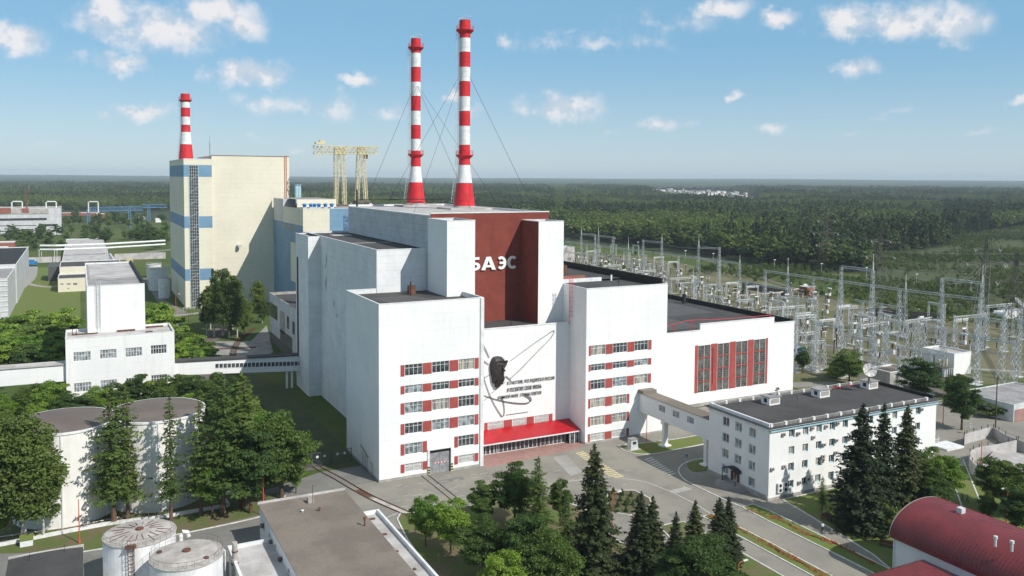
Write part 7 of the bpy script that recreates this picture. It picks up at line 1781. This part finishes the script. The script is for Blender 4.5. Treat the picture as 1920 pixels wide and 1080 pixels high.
for (x, y) in ((1152, 452), (1196, 460), (1285, 478), (1337, 484), (1452, 497), (1540, 505), (1624, 513), (1718, 527), (1820, 545)):
    p = at(x, y + 8, z=0); t = thing('perimeter_lamp', 'thin perimeter lamp post with a white head before the wood', 'lamp post', p, group='perimeter lamps before the wood'); MB().mat('galv').bar((0, 0, 0), (0, 0, 7), .15).obj('post', t); MB().mat('whitepaint').box(-.9, -.4, 6.9, .9, .4, 7.3).obj('lamp_head', t)
# long low cable duct, pipe lines
pipe_rack('pipe_rack', 'brown pipeline on low supports behind the turbine hall end', [at(1385, 562, z=0), at(1460, 556, z=0), at(1500, 548, z=0)], 2.2, 'tankroof', .45, 14)
cd = thing('dark_screen_wall', 'long dark wall behind the middle gantries', 'wall'); a_, b_ = at(1392, 540, z=0), at(1480, 556, z=0); MB().mat('galvd').poly([(a_.x, a_.y, 0), (b_.x, b_.y, 0), (b_.x, b_.y, 4), (a_.x, a_.y, 4)]).poly([(a_.x + .3, a_.y + .3, 0), (b_.x + .3, b_.y + .3, 0), (b_.x + .3, b_.y + .3, 4), (a_.x + .3, a_.y + .3, 4)]).poly([(a_.x, a_.y, 4), (b_.x, b_.y, 4), (b_.x + .3, b_.y + .3, 4), (a_.x + .3, a_.y + .3, 4)]).obj('panel', cd)
cd = thing('dark_screen_wall', 'long dark wall behind the right gantries under the clearing', 'wall'); a_, b_ = at(1630, 592, z=0), at(1770, 605, z=0); MB().mat('galvd').poly([(a_.x, a_.y, 0), (b_.x, b_.y, 0), (b_.x, b_.y, 4), (a_.x, a_.y, 4)]).poly([(a_.x, a_.y, 4), (b_.x, b_.y, 4), (b_.x + .3, b_.y + .4, 4), (a_.x + .3, a_.y + .4, 4)]).poly([(a_.x + .3, a_.y + .4, 0), (b_.x + .3, b_.y + .4, 0), (b_.x + .3, b_.y + .4, 4), (a_.x + .3, a_.y + .4, 4)]).obj('panel', cd)

# ---------------------------------------------------------------- the wood
def forest():
    g = np.random.default_rng(77)
    protos = bpy.data.collections.new('wood_tree_kinds')   # kept out of the scene, used by the wood below
    kinds = []
    def addp(crown, m):
        V, F = crown; o = bpy.data.objects.new('wood_tree', np_mesh('wood_tree', V, F, m)); protos.objects.link(o); kinds.append(o)
    addp(crown_broad(31, 15, 4.6, 18, 34, .74, base=.12), L_fd); addp(crown_broad(32, 17, 4.0, 18, 34, .7, base=.15), L_fd); addp(crown_broad(33, 14, 5.0, 16, 34, .76, base=.1), L_fd)
    addp(crown_spruce(34, 19, 3.6, 13, 1.05, dens=.26, base=.12), L_fc); addp(crown_broad(35, 19, 3.2, 11, 18, .95, base=.42), L_fc)
    protos.objects.foreach_get  # no-op
    clear = [[(q.x, q.y) for q in pix(*pp)] for pp in (
        ((1630, 505), (1660, 478), (1720, 470), (1778, 462), (1800, 440), (1850, 436), (1905, 428), (1990, 424), (1990, 640), (1700, 600), (1560, 540)),
        ((1205, 356), (1260, 348), (1345, 356), (1430, 370), (1425, 388), (1330, 388), (1230, 372)),
        ((1740, 385), (1850, 382), (1875, 396), (1760, 397)), ((1600, 374), (1720, 378), (1800, 383), (1790, 394), (1660, 388)), ((1560, 408), (1700, 404), (1830, 412), (1820, 424), (1690, 414)), ((1000, 376), (1100, 374), (1150, 378), (1100, 384)))]
    def inside(P, poly):
        x, y = P[:, 0], P[:, 1]; r = np.zeros(len(P), bool); n = len(poly)
        for i in range(n):
            (x1, y1), (x2, y2) = poly[i], poly[(i+1) % n]; c = ((y1 > y) != (y2 > y)) & (x < (x2 - x1)*(y - y1)/((y2 - y1) + 1e-9) + x1); r ^= c
        return r
    def ring(r0, r1, dens):
        a0_, a1_ = YAW - R(38), YAW + R(38); n = int((a1_ - a0_)*(r1*r1 - r0*r0)/2*dens); rr = np.sqrt(g.uniform(r0*r0, r1*r1, n)); a = g.uniform(a0_, a1_, n); return np.stack([rr*np.sin(a), rr*np.cos(a)], 1)
    P = np.concatenate([ring(430, 1100, 1/40), ring(1100, 2400, 1/55), ring(2400, 5200, 1/105)])
    # pixel position of the foot of every tree, to keep the plant's grounds clear
    Q = np.stack([P[:, 0], P[:, 1], np.full(len(P), -CH)], 1); w = Q @ vF; px = CX + CF*(Q @ vR)/w; py = CY - CF*(Q @ vU)/w
    edge = np.interp(px, [-400, 0, 310, 330, 560, 700, 1040, 1070, 1200, 1300, 1440, 1560, 1640, 1700, 1780, 1990, 2200], [392, 392, 396, 392, 392, 392, 430, 446, 462, 474, 497, 510, 512, 500, 520, 545, 560])
    ok = (w > 0) & (py < edge + g.normal(size=len(P))*1.2)
    ok &= ~((px < 620) & (py > 386) & (px > 330))
    ok &= ~((px < 330) & (py > 388) & (g.uniform(size=len(P)) < .25))
    for c in clear: ok &= ~inside(P, c)
    P = P[ok]; px = px[ok]; py = py[ok]; d = np.hypot(P[:, 0], P[:, 1]); n = len(P)
    # patches of conifer and broadleaf
    f1 = np.sin(P[:, 0]*.011 + 1.3*np.sin(P[:, 1]*.006)) + np.sin(P[:, 1]*.009 + P[:, 0]*.004 + 1) + g.normal(size=n)*.7
    con = (f1 > .75) | ((px > 1770) & (px < 1860) & (py > 400) & (py < 505)) | ((px < 330) & (py < 352)); con &= ~((px < 1060) & (px > 1040))
    kind = np.where(con, g.integers(3, 5, n), g.integers(0, 3, n)); far = d > 2400
    sc_ = g.uniform(.85, 1.55, n)*(1 + .15*np.sin(P[:, 0]*.02)*np.sin(P[:, 1]*.017)); sc_ = np.where(far, sc_*1.2, sc_)
    # young growth in the clearing
    S = np.concatenate([ring(300, 1500, 1/16)]); Q = np.stack([S[:, 0], S[:, 1], np.full(len(S), -CH)], 1); w = Q @ vF; sx = CX + CF*(Q @ vR)/w; sy = CY - CF*(Q @ vU)/w
    bushy = np.sin(S[:, 0]*.05 + 2*np.sin(S[:, 1]*.03)) + np.sin(S[:, 1]*.045) + g.normal(size=len(S))*.6 > -.3
    m = inside(S, clear[0]) & bushy | ((sx > 1300) & (sx < 1640) & (sy > 502) & (sy < np.interp(sx, [1300, 1400, 1500, 1640], [515, 522, 548, 575])) & bushy)
    S = S[m]; k2 = g.integers(0, 3, len(S)); s2 = g.uniform(.16, .36, len(S))
    P = np.concatenate([P, S]); kind = np.concatenate([kind, k2]); sc_ = np.concatenate([sc_, s2]); n = len(P)
    me = bpy.data.meshes.new('wood'); me.vertices.add(n); me.vertices.foreach_set('co', np.stack([P[:, 0], P[:, 1], np.zeros(n)], 1).astype(np.float32).ravel())
    a = me.attributes.new('kind', 'INT', 'POINT'); a.data.foreach_set('value', kind.astype(np.int32))
    a = me.attributes.new('size', 'FLOAT', 'POINT'); a.data.foreach_set('value', sc_.astype(np.float32))
    a = me.attributes.new('turn', 'FLOAT', 'POINT'); a.data.foreach_set('value', g.uniform(0, 6.28, n).astype(np.float32))
    o = bpy.data.objects.new('wood', me); col.objects.link(o); tag(o, 'mixed green wood stretching from behind the substation to the far plain', 'woodland', kind='stuff')
    gt_ = bpy.data.node_groups.new('wood_planting', 'GeometryNodeTree'); gt_.interface.new_socket('Geometry', in_out='INPUT', socket_type='NodeSocketGeometry'); gt_.interface.new_socket('Geometry', in_out='OUTPUT', socket_type='NodeSocketGeometry')
    N_ = gt_.nodes; Lk = gt_.links; i_, o_ = N_.new('NodeGroupInput'), N_.new('NodeGroupOutput'); ip = N_.new('GeometryNodeInstanceOnPoints'); ci = N_.new('GeometryNodeCollectionInfo')
    ci.inputs['Collection'].default_value = protos; ci.inputs['Separate Children'].default_value = True; ci.inputs['Reset Children'].default_value = True
    def attr(nm, ty): q = N_.new('GeometryNodeInputNamedAttribute'); q.data_type = ty; q.inputs['Name'].default_value = nm; return [s for s in q.outputs if s.enabled and s.name == 'Attribute'][0]
    Lk.new(i_.outputs[0], ip.inputs['Points']); Lk.new(ci.outputs[0], ip.inputs['Instance']); ip.inputs['Pick Instance'].default_value = True
    Lk.new(attr('kind', 'INT'), ip.inputs['Instance Index']); Lk.new(attr('size', 'FLOAT'), ip.inputs['Scale']); cx_ = N_.new('ShaderNodeCombineXYZ'); Lk.new(attr('turn', 'FLOAT'), cx_.inputs[2]); Lk.new(cx_.outputs[0], ip.inputs['Rotation']); Lk.new(ip.outputs[0], o_.inputs[0])
    md_ = o.modifiers.new('planting', 'NODES'); md_.node_group = gt_
    # dark floor under the trees, and the far canopy as one rough sheet
    az = np.linspace(YAW - R(40), YAW + R(40), 900); rr = np.concatenate([np.linspace(5000, 9000, 150), np.linspace(9040, 14500, 110)]); A, Rr = np.meshgrid(az, rr)
    hills = 26*np.sin(A*9 + Rr*.0005) + 18*np.sin(A*23 + Rr*.0011) + 14*np.sin(A*5.3 - Rr*.00021)
    rise = np.clip((Rr - 6500)/7600, 0, 1)**1.25; Z = 15 + g.uniform(-5, 7, A.shape) + rise*(50 + hills*.16) - np.clip((Rr - 14000)/500, 0, 1)*60
    V = np.stack([Rr*np.sin(A), Rr*np.cos(A), Z], 2).reshape(-1, 3); nr, na = A.shape; idx = np.arange(nr*na).reshape(nr, na); F = np.stack([idx[:-1, :-1], idx[:-1, 1:], idx[1:, 1:], idx[1:, :-1]], 2).reshape(-1, 4)
    o = bpy.data.objects.new('far_wood', np_mesh('far_wood', V, F, L_fs)); col.objects.link(o); tag(o, 'flat wooded plain fading blue green at the horizon', 'woodland', kind='stuff')
    return n
def farmat():
    m = bpy.data.materials.new('far_canopy'); m.use_nodes = True; w = NT(m.node_tree); P = w.n('ShaderNodeNewGeometry').outputs['Position']
    a = w.n('ShaderNodeTexNoise', {'Vector': P, 'Scale': .0012, 'Detail': 8.0, 'Roughness': .65}).outputs['Fac']; b = w.n('ShaderNodeTexNoise', {'Vector': P, 'Scale': .03, 'Detail': 4.0, 'Roughness': .7}).outputs['Fac']
    c = w.mix(w.ss(a, .42, .58), (.036, .062, .028), (.078, .115, .042)); c = w.mix(w.ss(b, .3, .7), (.018, .034, .015), c)
    d = w.n('ShaderNodeBsdfPrincipled', {'Base Color': c, 'Roughness': .9, 'Specular IOR Level': .05}); w.n('ShaderNodeOutputMaterial', {0: d.outputs[0]}); return m
L_fs = farmat()
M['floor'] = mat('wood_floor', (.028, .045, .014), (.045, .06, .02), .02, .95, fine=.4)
nF = forest()
fl = [at(x, y, z=0) for x, y in ((1040, 452), (1200, 470), (1440, 503), (1560, 512), (1640, 515))]
far_ = [(6200*math.sin(YAW + R(a)), 6200*math.cos(YAW + R(a))) for a in (39, 20, 0, -20, -39)]
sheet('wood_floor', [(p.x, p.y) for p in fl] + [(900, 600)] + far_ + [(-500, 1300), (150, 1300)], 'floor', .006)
sheet('clearing', pix((1600, 540), (1640, 505), (1700, 475), (1780, 462), (1850, 436), (1990, 424), (2100, 500), (1990, 640)), 'bank', .012)
# village in the far clearing
vr = random.Random(6); sheet('far_clearing', pix((1215, 355), (1262, 349), (1350, 360), (1425, 371), (1400, 378), (1290, 372)), 'lawnd', .012); sheet('far_clearing', pix((1760, 386), (1850, 384), (1872, 389), (1790, 392)), 'lawnd', .012)
for k in range(60):
    t_ = vr.random(); x = 1225 + t_*175 + vr.uniform(-12, 12); y = 353 + t_*15 + vr.uniform(-3, 5); p = at(x, y, z=0); w, l, h = vr.uniform(9, 26), vr.uniform(9, 20), vr.uniform(5, 10)
    t = thing('village_house', 'tiny pale house of the village in the far clearing', 'house', p, vr.uniform(-.3, .3), 'houses of the far village'); MB().mat(vr.choice(['tankroof', 'white_plain', 'rooflight', 'concrete'])).box(-w/2, 0, 0, w/2, l, h).obj('wall', t)
    MB().mat(vr.choice(['rooflight', 'tankroof', 'roofgrey', 'brickred', 'roofgrey'])).poly([(-w/2 - .5, -.5, h), (w/2 + .5, -.5, h), (w/2, l/2, h + 3), (-w/2, l/2, h + 3)]).poly([(-w/2, l/2, h + 3), (w/2, l/2, h + 3), (w/2 + .5, l + .5, h), (-w/2 - .5, l + .5, h)]).obj('roof', t)

# ---------------------------------------------------------------- air
def haze():
    b = MB(); b.box(-15500, -2000, -1.5, 15500, 15500, 150); o = b.obj('haze'); m = bpy.data.materials.new('haze_air'); m.use_nodes = True; w = NT(m.node_tree)
    v = w.n('ShaderNodeVolumePrincipled', {'Color': (.74, .86, .96, 1), 'Density': HAZE_D, 'Anisotropy': .0}); w.n('ShaderNodeOutputMaterial', {1: v.outputs[0]}); o.data.materials.append(m)
    tag(o, 'thin pale air over the whole site', 'haze', kind='stuff')
HAZE_D = 7.5e-5
haze()
print('trees in the wood', nF, 'equipment', nE)
